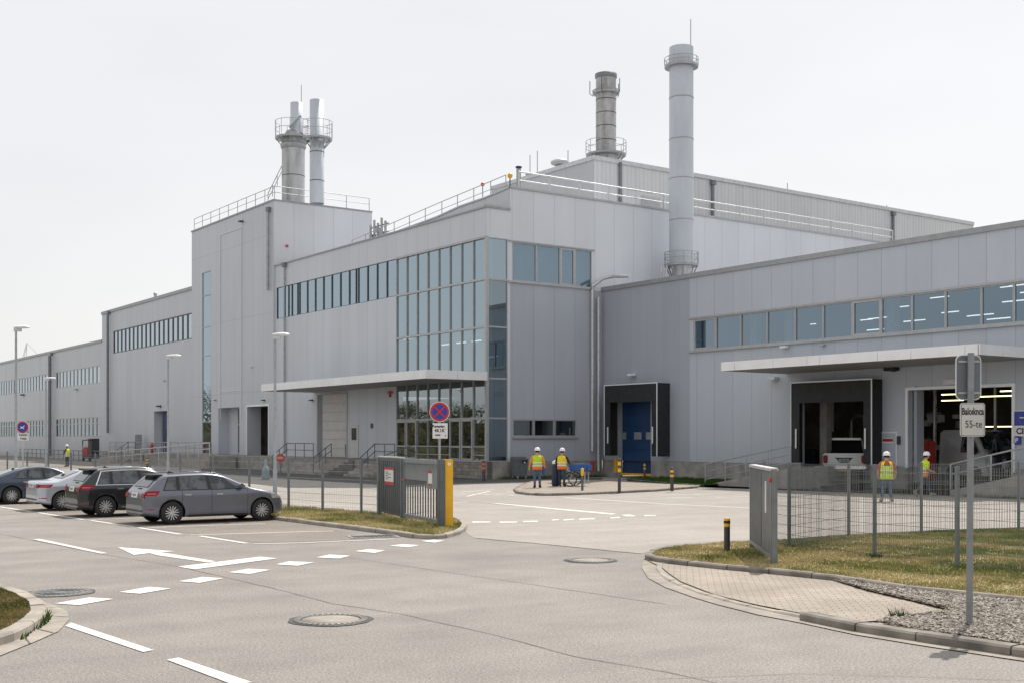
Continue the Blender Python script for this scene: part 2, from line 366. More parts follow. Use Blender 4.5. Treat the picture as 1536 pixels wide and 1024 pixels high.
# ---------------------------------------------------------------- wall helpers in the building frame
class Wall:
    """orient 'y': wall plane y'=p seen from -y'; orient 'x': plane x'=p seen from +x'."""
    def __init__(s, orient, p, root, off): s.o = orient; s.p = p; s.root = root; s.off = off
    def P(s, u, d, z): return Vector((u, s.p - d, z)) if s.o == 'y' else Vector((s.p + d, u, z))
    def box(s, mb, u0, u1, d0, d1, z0, z1, m=0):
        a = s.P(u0, d0, z0); b = s.P(u1, d1, z1); mb.box(tuple(a), tuple(b), m)
    def u(s, px): return on_y(px, s.p) if s.o == 'y' else on_x(px, s.p)
    def z(s, px, py):
        u = s.u(px); return zf(py, u, s.p) if s.o == 'y' else zf(py, s.p, u)
    def wall(s, name, mats, u0, u1, z0, z1, holes=(), depth=.35, top=None):
        mb = MB(); us = sorted({u0, u1, *[h[0] for h in holes], *[h[1] for h in holes]}); zs = sorted({z0, z1, *[h[2] for h in holes], *[h[3] for h in holes]})
        us = [x for x in us if u0 <= x <= u1]; zs = [x for x in zs if z0 <= x <= z1]
        def hole(i, j):
            if i < 0 or j < 0 or i >= len(us)-1 or j >= len(zs)-1: return False
            cu, cz = (us[i]+us[i+1])/2, (zs[j]+zs[j+1])/2
            return any(h[0] < cu < h[1] and h[2] < cz < h[3] for h in holes)
        for i in range(len(us)-1):
            for j in range(len(zs)-1):
                a, b, c, d = us[i], us[i+1], zs[j], zs[j+1]
                if not hole(i, j): mb.quad(s.P(a,0,c), s.P(b,0,c), s.P(b,0,d), s.P(a,0,d))
                else:
                    if not hole(i-1, j): mb.quad(s.P(a,0,c), s.P(a,0,d), s.P(a,-depth,d), s.P(a,-depth,c))
                    if not hole(i+1, j): mb.quad(s.P(b,0,c), s.P(b,-depth,c), s.P(b,-depth,d), s.P(b,0,d))
                    if not hole(i, j-1): mb.quad(s.P(a,0,c), s.P(a,-depth,c), s.P(b,-depth,c), s.P(b,0,c))
                    if not hole(i, j+1): mb.quad(s.P(a,0,d), s.P(b,0,d), s.P(b,-depth,d), s.P(a,-depth,d))
        return mb.build(name, mats, s.root, s.off)
    def window(s, u0, u1, z0, z1, vs=(), hs=(), fw=.06, inset=.08, fm='alu', gm='glass', name='window', sill=False):
        mb = MB()
        s.box(mb, u0, u1, -inset-.05, -inset+.05, z0, z0+fw); s.box(mb, u0, u1, -inset-.05, -inset+.05, z1-fw, z1)
        s.box(mb, u0, u0+fw, -inset-.05, -inset+.05, z0+fw, z1-fw); s.box(mb, u1-fw, u1, -inset-.05, -inset+.05, z0+fw, z1-fw)
        for x in vs: s.box(mb, x-fw/2, x+fw/2, -inset-.05, -inset+.053, z0+fw, z1-fw)
        for y in hs: s.box(mb, u0+fw, u1-fw, -inset-.045, -inset+.045, y-fw/2, y+fw/2)
        w = mb.build(name, M[fm], s.root, s.off)
        g = MB(); g.quad(s.P(u0+.02,-inset-.01,z0+.02), s.P(u1-.02,-inset-.01,z0+.02), s.P(u1-.02,-inset-.01,z1-.02), s.P(u0+.02,-inset-.01,z1-.02))
        gg = g.build('pane', M[gm], w, (0,0,0)); gg.data.transform(Matrix.Translation(-Vector(s.off)))
        return w
def room(root, off, x0, x1, y0, y1, z0, z1, mat_, name='interior', floor=None):
    mb = MB()
    mb.quad((x0,y0,z0),(x1,y0,z0),(x1,y1,z0),(x0,y1,z0),0); mb.quad((x0,y0,z1),(x0,y1,z1),(x1,y1,z1),(x1,y0,z1),0)
    mb.quad((x0,y1,z0),(x1,y1,z0),(x1,y1,z1),(x0,y1,z1),0); mb.quad((x0,y0,z0),(x0,y1,z0),(x0,y1,z1),(x0,y0,z1),0); mb.quad((x1,y0,z0),(x1,y0,z1),(x1,y1,z1),(x1,y1,z0),0)
    return mb.build(name, mat_, root, off)
def coping(root, off, x0, x1, y0, y1, z, h=.28, name='coping', m='coping'):
    mb = MB(); mb.box((x0,y0,z),(x1,y1,z+h)); return mb.build(name, M[m], root, off)

def text_mesh(txt, size, mat_, parent, loc, rot=(PI/2,0,0), name='lettering', align='CENTER', bold=0.0):
    cu = bpy.data.curves.new(name, 'FONT'); cu.body = txt; cu.size = size; cu.align_x = align; cu.align_y = 'CENTER'; cu.extrude = .0; cu.offset = bold
    tmp = bpy.data.objects.new('tmp_text', cu); COL.objects.link(tmp)
    bpy.context.view_layer.update()
    me = bpy.data.meshes.new_from_object(tmp.evaluated_get(bpy.context.evaluated_depsgraph_get()))
    bpy.data.objects.remove(tmp); bpy.data.curves.remove(cu)
    me.materials.clear(); me.materials.append(mat_)
    ob = bpy.data.objects.new(name, me); COL.objects.link(ob); ob.parent = parent; ob.location = loc; ob.rotation_euler = rot
    return ob
# ================================================================ BUILDINGS
def broot(name, label, cat, ox, oy):
    r = thing(name, label, cat, W(ox, oy), TH); return r, (ox, oy, 0)
def railing(name, label, pts, h=1.05, spacing=1.6, levels=(1, .55), r=.022, m='galv_lt', group=None, cat='railing', pr=None):
    pts = [Vector(p) for p in pts]; base = pts[0].copy(); t = thing(name, label, cat, base, 0, group)
    for L in levels:
        mb = MB(); mb.tube([p - base + Vector((0,0,h*L)) for p in pts], r if L == 1 else r*.8, 6, smooth=False); mb.build('top_rail' if L == 1 else 'mid_rail', M[m], t)
    pm = MB(); pm.tube([(0,0,0),(0,0,h)], pr or r*.95, 6, smooth=False); src = None
    for i in range(len(pts)-1):
        a, b = pts[i]-base, pts[i+1]-base; n = max(1, round((b-a).length/spacing))
        for k in range(n + (1 if i == len(pts)-2 else 0)):
            p = a.lerp(b, k/n)
            if src is None: src = pm.build('post', M[m], t); src.location = p
            else: instance(src, 'post', t, p)
    return t
def drainpipe(w, u, z0, z1, r=.07, m='galv', hopper=True, d=.14, name='drainpipe'):
    mb = MB(); mb.tube([w.P(u,d,z0), w.P(u,d,z1)], r, 8)
    for k in range(int((z1-z0)/2.2)+1): mb.tube([w.P(u,d,z0+.4+k*2.2), w.P(u,d,z0+.46+k*2.2)], r*1.25, 8)
    o = mb.build(name, M[m], w.root, w.off)
    if hopper:
        h = MB(); w.box(h, u-.2, u+.2, .01, .3, z1, z1+.34); h.build('hopper', M['post'], o).data.transform(Matrix.Translation(-Vector(w.off)))
    return o
def wall_lamp(w, u, z, m='dark', s=.16):
    mb = MB(); p = w.P(u, .0, z); w.box(mb, u-s*.4, u+s*.4, 0, .05, z-s*.3, z+s*.5)
    w.box(mb, u-s, u+s, .05, .05+s*1.4, z-s*.2, z+s*.35); return mb.build('wall_lamp', M[m], w.root, w.off)

# ---------- glazed block
r, off = broot('factory_office_block', 'tall grey clad block with glazed corner curtain wall above the entrance doors', 'building', 0, 0)
wa = Wall('y', 0, r, off)
X595, XA = -10.6, -29.85
zt, z2, z3, z4, z5 = 14.27, 11.8, 8.99, 3.6, 1.04
gd0, gd1 = wa.u(477), wa.u(520); gz1 = wa.z(500, 590)
wd0, wd1 = wa.u(526), wa.u(538); sdz1 = wa.z(532, 636)
holes = [(XA+.25, X595, z2, zt), (X595, -.1, z5, zt), (gd0, gd1, 1.04, gz1)]
wa.wall('wall', M['wallA'], XA, 0, 1.04, 16.0, holes, .5)
pl = MB(); wa.box(pl, XA, 0.03, -.4, .02, 0, 1.04); pl.build('plinth', M['block'], r, off)
coping(r, off, XA, .08, -.08, 1.69, 16.0, .1)
n = 14; e = [XA+.3 + (X595-XA-.3)*i/n for i in range(n+1)]
for i in range(n): wa.window(e[i]+.005, e[i+1]-.005, z2, zt, fw=.036, inset=.05, fm='alu_dk', gm='glassA', vs=((e[i+1]-.35,) if i in (2, 9) else ()))
# curtain wall bays
e = [X595 + (-.1-X595)*i/8 for i in range(9)]
mu = MB()
for i in range(9):
    wa.box(mu, e[i]-.025, e[i]+.025, -.08, .035, 1.04, zt)
mull = mu.build('mullions', M['alu'], r, off)
tr = MB()
for z in (z2, z3, 5.95, z4): wa.box(tr, X595, -.1, -.1, .045, z-.06, z+.06)
wa.box(tr, X595, 0.03, -.1, .09, zt-.06, zt+.06); wa.box(tr, X595, 0.02, -.1, .07, 1.0, 1.1)
tr.build('transoms', M['alu'], r, off)
for i in range(8):
    for a, b in ((z2, zt), (z3, z2), (5.95, z3), (z4, 5.95), (1.04, z4)):
        g = MB(); g.quad(wa.P(e[i],-.05,a), wa.P(e[i+1],-.05,a), wa.P(e[i+1],-.05,b), wa.P(e[i],-.05,b)); g.build('glass_panel', M['glassA' if a > 5 else 'glass_dk'], r, off)
for a, b in ((0,1),(1,2),(5,6),(6,7)):
    w = wa.window(e[a]+.04, e[b]-.04, 1.1, z4-.06, hs=(1.9,), fw=.10, inset=-.03, gm='glass_dk', name='entrance_door')
for i in (2,3,4,7):
    mb = MB(); wa.box(mb, e[i]+.03, e[i+1]-.03, -.04, .03, 1.88, 1.94); wa.box(mb, e[i]+.03, e[i+1]-.03, -.04, .03, 1.38, 1.43); mb.build('guard_bar', M['alu'], r, off)
# corner column
cc = MB(); cc.box((-.1,-.07,1.04),(.07,.1,14.3)); cc.build('corner_column', M['alu'], r, off)
# return wall
wr = Wall('x', 0, r, off)
yr = 1.69; zM = 17.35
wz0, wz1 = wr.z(800, 424), wr.z(800, 366.5)
wy0, wy1 = 1.84, 8.0
lw0, lw1, lz0, lz1 = wr.u(769), wr.u(865), wr.z(810, 654), wr.z(810, 628.5)
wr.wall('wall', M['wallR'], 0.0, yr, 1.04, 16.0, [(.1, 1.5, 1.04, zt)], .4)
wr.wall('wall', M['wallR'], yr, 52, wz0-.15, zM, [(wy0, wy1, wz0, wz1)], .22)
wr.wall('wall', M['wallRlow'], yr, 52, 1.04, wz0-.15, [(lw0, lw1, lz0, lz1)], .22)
pl = MB(); wr.box(pl, 0.02, 8.8, -.4, .03, 0, 1.04); pl.build('plinth', M['concrete'], r, off)
for a, b in ((11.8, zt), (z3, 11.8), (5.95, z3), (3.6, 5.95), (1.04, 3.6)):
    wr.window(.1, 1.5, a, b, fw=.05, inset=.02, gm='glassA' if a > 9 else 'glass_c')
ed = [wy0, wr.u(700+403/3.84), wr.u(700+540/3.84), wr.u(700+625/3.84), wy1]
for i in range(4): wr.window(ed[i]+.004, ed[i+1]-.004, wz0, wz1, fw=.06 if i != 2 else .13, inset=.06, gm='glassB')
ed = [lw0, wr.u(801), wr.u(832), lw1]
for i in range(3): wr.window(ed[i]+.004, ed[i+1]-.004, lz0, lz1, fw=.07, inset=.06, gm='glass_dk')
for a_ in ((wy0-.3, wy1+.1, 0, .12, wz0-.12, wz0-.02),(wy0-.3, wy1+.2, 0, .08, wz1+.02, wz1+.09),(lw0-.05, lw1+.05, 0, .12, lz0-.12, lz0-.02)):
    sl = MB(); wr.box(sl, *a_); sl.build('sill', M['alu'], r, off)
cp = MB(); cp.box((-.3, yr, zM), (.08, 52, zM+.12)); cp.box((-.2,-.1,16.1),(.085, yr, 16.2)); cp.build('coping', M['alu'], r, off)
# raised roof behind the parapet
zz = [(0, zM), (on_y(728, yr), zf(298, on_y(728, yr), yr)), (on_y(690, yr), zf(311, on_y(690, yr), yr)), (on_y(655, yr), zf(327, on_y(655, yr), yr)), (XA, 15.9)]
mb = MB()
for (a, za), (b, zb_) in zip(zz, zz[1:]):
    mb.quad((b,yr,15.5),(a,yr,15.5),(a,yr,za),(b,yr,zb_)); mb.quad((b,yr,zb_),(a,yr,za),(a,20,za),(b,20,zb_))
    mb.add([(b,yr-.05,zb_),(a,yr-.05,za),(a,yr-.05,za+.1),(b,yr-.05,zb_+.1),(b,yr+.1,zb_),(a,yr+.1,za),(a,yr+.1,za+.1),(b,yr+.1,zb_+.1)],[(0,1,2,3),(3,2,6,7),(4,7,6,5)])
mb.build('roof', M['screen'], r, off)
mb = MB(); mb.quad((-1.2,yr,zM-.05),(-0.02,yr+.1,zM-.05),(-0.02,52,zM-.05),(-1.2,52,zM-.05)); mb.build('roof', M['coping'], r, off)
# interiors
for a, b in ((1.06, 4.9), (5.2, 8.9), (9.1, 12.9)):
    room(r, off, X595-.5, -.45, .45, 9, a, b if b < 12 else 15, M['room'])
room(r, off, XA+.3, X595-.55, .55, 7, 11.0, 15, M['room'])
for k in range(5):
    mb = MB(); mb.box((-9+k*1.8, 2.5, 8.55), (-8+k*1.8, 2.6, 8.62)); mb.build('ceiling_lamp', M['lamp'], r, off)
for k, y in enumerate((3.0, 5.2)):
    mb = MB(); mb.box((-3.0, y-1.0, 14.0), (-2.9, y+.4, 14.06)); mb.build('ceiling_lamp', M['lamp'], r, off)
# garage door, small door
mb = MB(); nseg = 7
for k in range(nseg):
    a = 1.05 + (gz1-1.05)*k/nseg; b = 1.05 + (gz1-1.05)*(k+1)/nseg - .03; wa.box(mb, gd0+.28, gd1-.06, -.3, -.22, a, b)
wa.box(mb, gd0+.28, gd1-.06, -.32, -.28, 1.05, gz1)
gdr = mb.build('roller_door', M['offwhite'], r, off)
mb = MB(); wa.box(mb, gd0-.12, gd0, -.02, .05, 1.04, gz1+.12); wa.box(mb, gd1, gd1+.12, -.02, .05, 1.04, gz1+.12); wa.box(mb, gd0, gd1, -.02, .05, gz1, gz1+.12); mb.build('door_frame', M['alu'], r, off)
mb = MB(); wa.box(mb, wd0, wd1, 0, .05, 1.05, sdz1); d = mb.build('side_door', M['offwhite'], r, off)
mb = MB(); wa.box(mb, wd0+.25, wd1-.25, .05, .07, 2.3, sdz1-.25); mb.build('door_window', M['black_gl'], d).data.transform(Matrix.Translation(-Vector(off)))
mb = MB(); wa.box(mb, gd1-.45, gd1-.3, -.2, -.1, 1.1, 2.0); mb.build('door_guard', M['soil'], r, off); mb = MB(); wa.box(mb, gd1-.3, gd1-.15, -.2,-.1, 2.9, 3.3); mb.build('door_control', M['dark'], r, off)
# canopy
cx0 = -22.9; cw = 4.17
mb = MB(); mb.box((cx0, -cw, 5.84), (.05, -.02, 6.28)); cano = mb.build('canopy', M['soffit'], r, off)
fa = MB(); k = cx0
n = 9
for i in range(n):
    a = cx0 + (0.08-cx0)*i/n; b = cx0 + (0.08-cx0)*(i+1)/n - .02
    fa.box((a, -cw-.06, 5.82), (b, -cw-.003, 6.32))
for i in range(2):
    a = -cw + cw*i/2; fa.box((.053, a, 5.82), (.11, a+cw/2-.02, 6.32))
fa.box((cx0-.06,-cw,5.82),(cx0-.003,-.03,6.32)); fa.build('fascia', M['fascia'], cano, off)
drainpipe(wa, wa.u(429), 1.2, wa.z(429, 401))
wall_lamp(wa, wa.u(469), wa.z(469, 600)); 
mb = MB(); u, z = wa.u(586), wa.z(586, 590); wa.box(mb, u-.08, u+.08, 0, .1, z-.22, z+.2); wa.box(mb, u-.3, u-.08, 0, .1, z+.02, z+.14); wa.box(mb, u+.08, u+.3, 0, .1, z+.02, z+.14); mb.build('alarm_sounder', M['red'], r, off)
mb = MB(); u, z = wa.u(558), wa.z(558, 638); wa.box(mb, u-.17, u+.17, 0, .03, z-.17, z+.17); mb.build('wall_plaque', mat('green_plaque', (.02,.09,.05), .5), r, off)
# corner downpipes
drainpipe(wr, wr.u(885.5), 1.6, wr.z(886, 436), r=.1, m='galv_lt', hopper=False, d=.2)
mb = MB(); p = wr.u(885.5); z = wr.z(886, 436)
mb.tube([(.2, p, z), (.2, p, z+.25), (.4, p+.7, z+.75), (1.0, 8.9, z+.85), (2.3, 9.1, z+.72)], .1, 8); mb.build('drainpipe', M['galv_lt'], r, off)
mb = MB(); mb.tube([(.2, p, .35), (.2, p, 1.0)], .11, 8); mb.build('pipe_foot', M['red'], r, off)

# ---------- tower block
r, off = broot('tower_block', 'tallest flat grey clad tower block with railings round its roof and a narrow vertical window', 'building', -29.85, -.15)
wt = Wall('y', -.15, r, off); X0, X1 = -47.84, -29.85; zT = 21.2
vg0, vg1, vz1, vz0 = wt.u(303), wt.u(317), wt.z(310, 407), 1.04
ed0, ed1, ez1 = wt.u(327.5), wt.u(359), wt.z(340, 611)
dd0, dd1, dz1 = wt.u(371), wt.u(403), wt.z(385, 609)
wt.wall('wall', M['wallT'], X0, X1, 1.04, zT, [(vg0,vg1,vz0,vz1),(ed0,ed1,1.04,ez1),(dd0,dd1,1.04,dz1)], 1.2)
wt2 = Wall('x', X1, r, off)
wt2.wall('wall', M['wallTs'], -.15, 8.68, 1.04, zT)
mb = MB(); mb.quad((X0,-.15,0),(X0,-.15,zT),(X0,8.68,zT),(X0,8.68,0)); mb.quad((X0,8.68,0),(X0,8.68,zT),(X1,8.68,zT),(X1,8.68,0)); mb.build('wall', M['wallTs'], r, off)
mb = MB(); mb.quad((X0,-.15,zT-.02),(X1,-.15,zT-.02),(X1,8.68,zT-.02),(X0,8.68,zT-.02)); mb.build('roof', M['coping'], r, off)
mb = MB(); mb.box((X0-.05,-.22,zT),(X1+.06,0,zT+.12)); mb.box((X1-.15,0,zT),(X1+.06,8.7,zT+.12)); mb.build('coping', M['coping'], r, off)
mb = MB(); wt.box(mb, X0, X1+.02, -.4, .02, 0, 1.04); mb.build('plinth', M['concrete'], r, off)
hz = [wt.z(310, y) for y in (632, 533, 490, 443)]
wt.window(vg0, vg1, vz0, vz1, hs=hz, fw=.08, gm='glassA', inset=.05)
w = wt.window(ed0+ (ed1-ed0)*.42, ed1, 1.05, ez1, vs=(ed0+(ed1-ed0)*.72,), hs=(3.6,), fw=.12, inset=1.0, gm='glass_dk', name='entrance_door')
mb = MB(); wt.box(mb, ed0, ed0+(ed1-ed0)*.42, -1.15, -.95, 1.04, ez1); mb.build('recess_wall', M['wallT'], r, off)
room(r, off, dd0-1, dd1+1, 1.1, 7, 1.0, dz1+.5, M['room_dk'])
mb = MB(); mb.tube([(dd0+1.6, 3, 1.05),(dd0+1.6,3,dz1)], .1, 8); mb.build('interior_pipe', M['white'], r, off)
tp0, tp1 = wt.u(331), wt.u(362.5)     # thin raised trim lines
mb = MB(); zb = wt.z(331, 352); zb2 = wt.z(331, 587)
wt.box(mb, tp1-.05, tp1+.05, 0, .05, dz1-1, zb); wt.box(mb, tp0, tp1-.06, 0, .04, zb-.1, zb); wt.box(mb, tp0-.04, tp0+.04, 0, .045, dz1-1, zb-.11)
wt.box(mb, tp0+.05, tp1-.06, 0, .03, zb2-.04, zb2+.04); mb.build('wall_trim', M['wallTs'], r, off)
mb = MB(); wt.box(mb, dd0-.14, dd0, 0, .06, 1.04, dz1+.14); wt.box(mb, dd1, dd1+.14, 0, .06, 1.04, dz1+.14); wt.box(mb, dd0, dd1, 0, .06, dz1, dz1+.14); mb.build('door_frame', M['fascia'], r, off)
drainpipe(wt, wt.u(405), wt.z(405, 436), wt.z(405, 318), r=.11, d=.2)
wall_lamp(wt, wt.u(397), wt.z(397, 600)); wall_lamp(wt, wt.u(378), wt.z(378, 550), 'white', .14); wall_lamp(wt, wt.u(364), wt.z(364, 333), 'dark', .2)
wall_lamp(wt, wt.u(324), wt.z(324, 600), 'red', .12)
mb = MB(); y = wt2.u(430); z = wt2.z(430, 369); wt2.box(mb, y-.1, y+.1, 0, .12, z-.1, z+.06); mb.build('wall_lamp', M['red'], r, off)

# ---------- long halls
r, off = broot('production_hall', 'mid-height grey hall with one high window band, directly left of the tower', 'building', -47.84, 0)
wl = Wall('y', 0, r, off); X0, X1 = -75.76, -47.84; zT = 16.0
s0, s1, sz0, sz1 = wl.u(170), wl.u(288), wl.z(288, 508), wl.z(288, 469)
b0, b1, bz1 = wl.u(231), wl.u(252), wl.z(240, 616)
wl.wall('wall', M['wallL'], X0, X1, 0.9, zT, [(s0,s1,sz0,sz1),(b0,b1,1.04,bz1)], .9)
mb = MB(); wl.box(mb, X0, X1, -.4, .02, 0, .9); mb.build('plinth', M['concrete'], r, off)
coping(r, off, X0-.05, X1, -.1, .3, zT, .3)
mb = MB(); mb.quad((X0,0,0),(X0,0,zT),(X0,25,zT),(X0,25,0)); mb.quad((X0,.1,zT),(X1,.1,zT),(X1,25,zT),(X0,25,zT)); mb.build('roof', M['wallL'], r, off)
n = 18
for i in range(n): wl.window(s0+(s1-s0)*i/n+.004, s0+(s1-s0)*(i+1)/n-.004, sz0, sz1, fw=.09, fm='alu_dk', gm='glass')
room(r, off, s0, s1, 1, 6, sz0-1, sz1+.5, M['room'])
mb = MB(); wl.box(mb, b0+.75, b1, -.7, -.6, 1.04, bz1); d = mb.build('blue_door', M['blue_door'], r, off)
mb = MB(); wl.box(mb, b0, b0+.75, -.75, -.7, 1.04, bz1); mb.build('recess_wall', M['coping'], r, off)
mb = MB()
for k in (1.5, 2.5):
    mb = MB(); wl.box(mb, b0+k, b0+k+.5, -.6, -.57, 2.6, 3.4)
    mb.build('door_window', M['black_gl'], d).data.transform(Matrix.Translation(-Vector(off)))
drainpipe(wl, wl.u(165), 3, zT-.2, r=.13, m='post', d=.25); wall_lamp(wl, wl.u(241), wl.z(241, 609), 'dark', .25); wall_lamp(wl, wl.u(248), wl.z(248, 571), 'dark', .1)
r2, off = broot('long_low_hall', 'lowest grey clad hall at far left with two rows of ribbon windows', 'building', -75.76, 0)
wl = Wall('y', 0, r2, off); X0, X1 = -175, -75.76; zT = 13.0
xs = [(wl.u(0)-25, wl.u(72)), (wl.u(84), wl.u(150.5))]
uz0, uz1 = wl.z(150.5, 574.5), wl.z(150.5, 546.5); vz0_, vz1_ = wl.z(150, 654.5), wl.z(150, 624)
H_ = [(a,b,uz0,uz1) for a,b in xs]+[(a,b,vz0_,vz1_) for a,b in xs]
wl.wall('wall', M['wallL'], X0, X1, 0.0, zT, H_, .4)
coping(r2, off, X0, X1, -.1, .3, zT, .3)
mb = MB(); mb.quad((X0,.1,zT),(X1,.1,zT),(X1,25,zT),(X0,25,zT)); mb.build('roof', M['coping'], r2, off)
for a, b in xs:
    w_ = (xs[1][1]-xs[1][0])/12; n = round((b-a)/w_)
    for i in range(n):
        p, q = a+(b-a)*i/n+.004, a+(b-a)*(i+1)/n-.004
        wl.window(p, q, uz0, uz1, fw=.13, fm='alu', gm='glass', inset=.05); wl.window(p, q, vz0_, vz1_, hs=(vz1_-.75,), fw=.12, fm='alu', gm='glass_dk', inset=.05)
room(r2, off, xs[0][0], xs[1][1], .5, 6, 0.5, 11, M['room'])
drainpipe(wl, wl.u(79), .2, zT-.3, r=.2, m='post', d=.35); wall_lamp(wl, wl.u(36), wl.z(36, 592), 'dark', .3); wall_lamp(wl, wl.u(116), wl.z(116, 584), 'alu', .25)

# ---------- dock hall
r, off = broot('dock_hall', 'low grey loading hall with dock doors and canopy, at the right', 'building', 0, 8.82)
YB = 8.82; wb = Wall('y', YB, r, off); X1 = 48; zB = 11.65
wz0, wz1 = wb.z(1037, 525.4), wb.z(1037, 479.8)
ws = [1020+c/2.977 for c in (60,160,270,388,513,638,768,898,1035,1185,1345,1490)]
we = [wb.u(p) for p in ws]; we += [we[-1]+2.6*(k+1) for k in range(6)]
k0, k1, kz1 = wb.u(925), wb.u(972), wb.z(940, 603)      # blue dock door
# opening geometry: door 1 hole between px 926..985 (leaf), dock 2 px 1200..1306, opening 3 px 1365..1518
a1, b1_, t1 = wb.u(928), wb.u(976), wb.z(950, 602)
a2, b2_, t2 = wb.u(1201), wb.u(1305), wb.z(1250, 592)
a3, b3_, t3 = wb.u(1363), wb.u(1519), wb.z(1440, 582)
pd0, pd1, pdz = wb.u(1322), wb.u(1345), wb.z(1335, 649)
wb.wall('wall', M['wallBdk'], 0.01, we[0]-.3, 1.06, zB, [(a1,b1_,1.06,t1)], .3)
wb.wall('wall', M['wallB'], we[0]-.3, X1, 1.06, zB, [(we[0],we[-1],wz0,wz1),(a2,b2_,1.06,t2),(a3,b3_,1.06,t3)], .3)
mb = MB()
for a, b in ((0.03,a1),(b1_,a2),(b2_,a3),(b3_,X1)): wb.box(mb, a, b, -.3, -.02, 0, 1.06)
mb.build('plinth', M['concrete'], r, off)
cp = MB(); cp.box((0,YB-.09,zB),(X1,YB+.3,zB+.26)); cp.build('coping', M['coping'], r, off)
mb = MB(); mb.quad((0.05,YB+.1,zB),(X1,YB+.1,zB),(X1,60,zB),(0.05,60,zB)); mb.quad((X1,YB,0),(X1,60,0),(X1,60,zB),(X1,YB,zB)); mb.build('roof', M['coping'], r, off)
for i in range(len(we)-1):
    wb.window(we[i]+.004, we[i+1]-.004, wz0, wz1, fw=.05 if i not in (0,6) else .12, gm='glassB', inset=.06)
mb = MB(); wb.box(mb, we[0]-.3, we[-1], 0, .13, wz0-.14, wz0-.02); mb.build('sill', M['alu'], r, off)
mb = MB(); wb.box(mb, we[0]-.3, we[-1], 0, .07, wz1+.02, wz1+.12); mb.build('head_flashing', M['alu'], r, off)
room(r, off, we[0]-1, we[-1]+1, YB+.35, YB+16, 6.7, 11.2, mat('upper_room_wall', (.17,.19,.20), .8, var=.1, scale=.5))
for (px, py, dd, L) in ((1395,448,3,1.3),(1412,470,4,1.2),(1340,462,6,1.2),(1355,483,4,1.6),(1302,479,4,1.8),(1300,496,2.5,1.3),(1450,475,4,1.8),(1503,454,3,1.6),(1513,430,2.5,1.2),(1480,480,3,1.5),(1290,481,5,1.0),(1121,487,6,.7),(1215,487,6,.5),(1500,432,5,1.0),(1530,440,3,1.2)):
    y0 = YB+dd; x = on_y(px, y0); z = zf(py, x, y0); z = min(z, 11.1)
    mb = MB(); mb.box((x, y0, z),(x+L*.8, y0+.07, z+.045)); mb.build('ceiling_lamp', M['lamp'], r, off)
mb = MB()
for px in (1125, 1177, 1330): 
    y0 = YB+2.5; x = on_y(px, y0); mb.box((x,y0,6.75),(x+.5,y0+.4,11.1))
mb.build('interior_column', M['white'], r, off)
# canopy
kx0, kw = wb.u(1181), 4.84; kx1 = kx0 + 14.47
mb = MB(); mb.box((kx0,YB-kw,5.82),(kx1,YB-.02,6.2)); cano = mb.build('canopy', M['soffit'], r, off)
fa = MB(); cuts = [0,.065,.24,.385,.438,.66,.78,.96,1.0]
for i in range(len(cuts)-1): fa.box((kx0+14.47*cuts[i], YB-kw-.06, 5.8),(kx0+14.47*cuts[i+1]-.025, YB-kw-.003, 6.24))
for i in range(3): fa.box((kx1+.003, YB-kw+kw*i/3, 5.8),(kx1+.06, YB-kw+kw*(i+1)/3-.025, 6.24))
fa.box((kx0-.06,YB-kw,5.8),(kx0-.003,YB-.03,6.24)); fa.build('fascia', M['fascia'], cano, off)
# dock shelters
def shelter(px0, px1, pyt, out, zb, leaf=None, label=None):
    # outer frame of black curtains standing proud of the wall
    f0 = on_y(px0, YB-out); f1 = on_y(px1, YB-out); zt_ = zf(pyt, f0, YB-out)
    s = MB(); x0, x1, y0 = f0, f1, YB-out
    cwid = .52; ch = 1.05
    s.box((x1-.06,y0,zb),(x1,YB-.01,zt_)); s.box((x0,y0,zb),(x0+.06,YB-.01,zt_)); s.box((x0,y0,zt_-.06),(x1,YB-.01,zt_))
    s.quad((x0,y0-.01,zt_-ch),(x1,y0-.01,zt_-ch),(x1,y0-.01,zt_),(x0,y0-.01,zt_))
    s.quad((x0,y0-.015,zb),(x0+cwid,y0+.02,zb),(x0+cwid,y0+.02,zt_-ch+.25),(x0,y0-.015,zt_-ch+.02))
    s.quad((x1-cwid,y0+.02,zb),(x1,y0-.015,zb),(x1,y0-.015,zt_-ch+.02),(x1-cwid,y0+.02,zt_-ch+.25))
    sh = s.build('dock_shelter', M['black'], r, off)
    e = MB(); e.box((x0-.02,y0-.05,zb),(x0+.03,y0-.02,zt_+.03)); e.box((x1-.03,y0-.05,zb),(x1+.03,y0-.02,zt_+.03)); e.box((x0+.03,y0-.05,zt_-.02),(x1-.03,y0-.02,zt_+.04))
    e.build('edge_strip', M['fascia'], sh).data.transform(Matrix.Translation(-Vector(off)))
    for xx in (x0+.3, x1-.42):
        g = MB(); g.box((xx,y0-.06,zb+.75),(xx+.09,y0-.03,zb+1.75)); g.build('guide_mark', M['signwhite'], sh).data.transform(Matrix.Translation(-Vector(off)))
    return x0, x1, zt_
sx = shelter(907, 986, 578, 1.0, 1.35)
mb = MB(); nseg = 6; Lx0, Lx1 = wb.u(926), wb.u(988)
for k in range(nseg): 
    a = .25+(t1-.25)*k/nseg; mb.box((Lx0+.2,YB+.25,a),(Lx1-.3,YB+.3,a+(t1-.25)/nseg-.025))
mb.box((Lx0+.2,YB+.3,.2),(Lx1-.3,YB+.34,t1)); d = mb.build('dock_door', M['blue_door'], r, off)
mb = MB()
for px in (934, 957, 975):
    mb = MB(); x = on_y(px, YB+.24); z = zf(653, x, YB+.24); mb.bbox((x-.35,YB+.2,z-.22),(x+.35,YB+.249,z+.22), .06)
    mb.build('door_window', M['galv'], d).data.transform(Matrix.Translation(-Vector(off)))
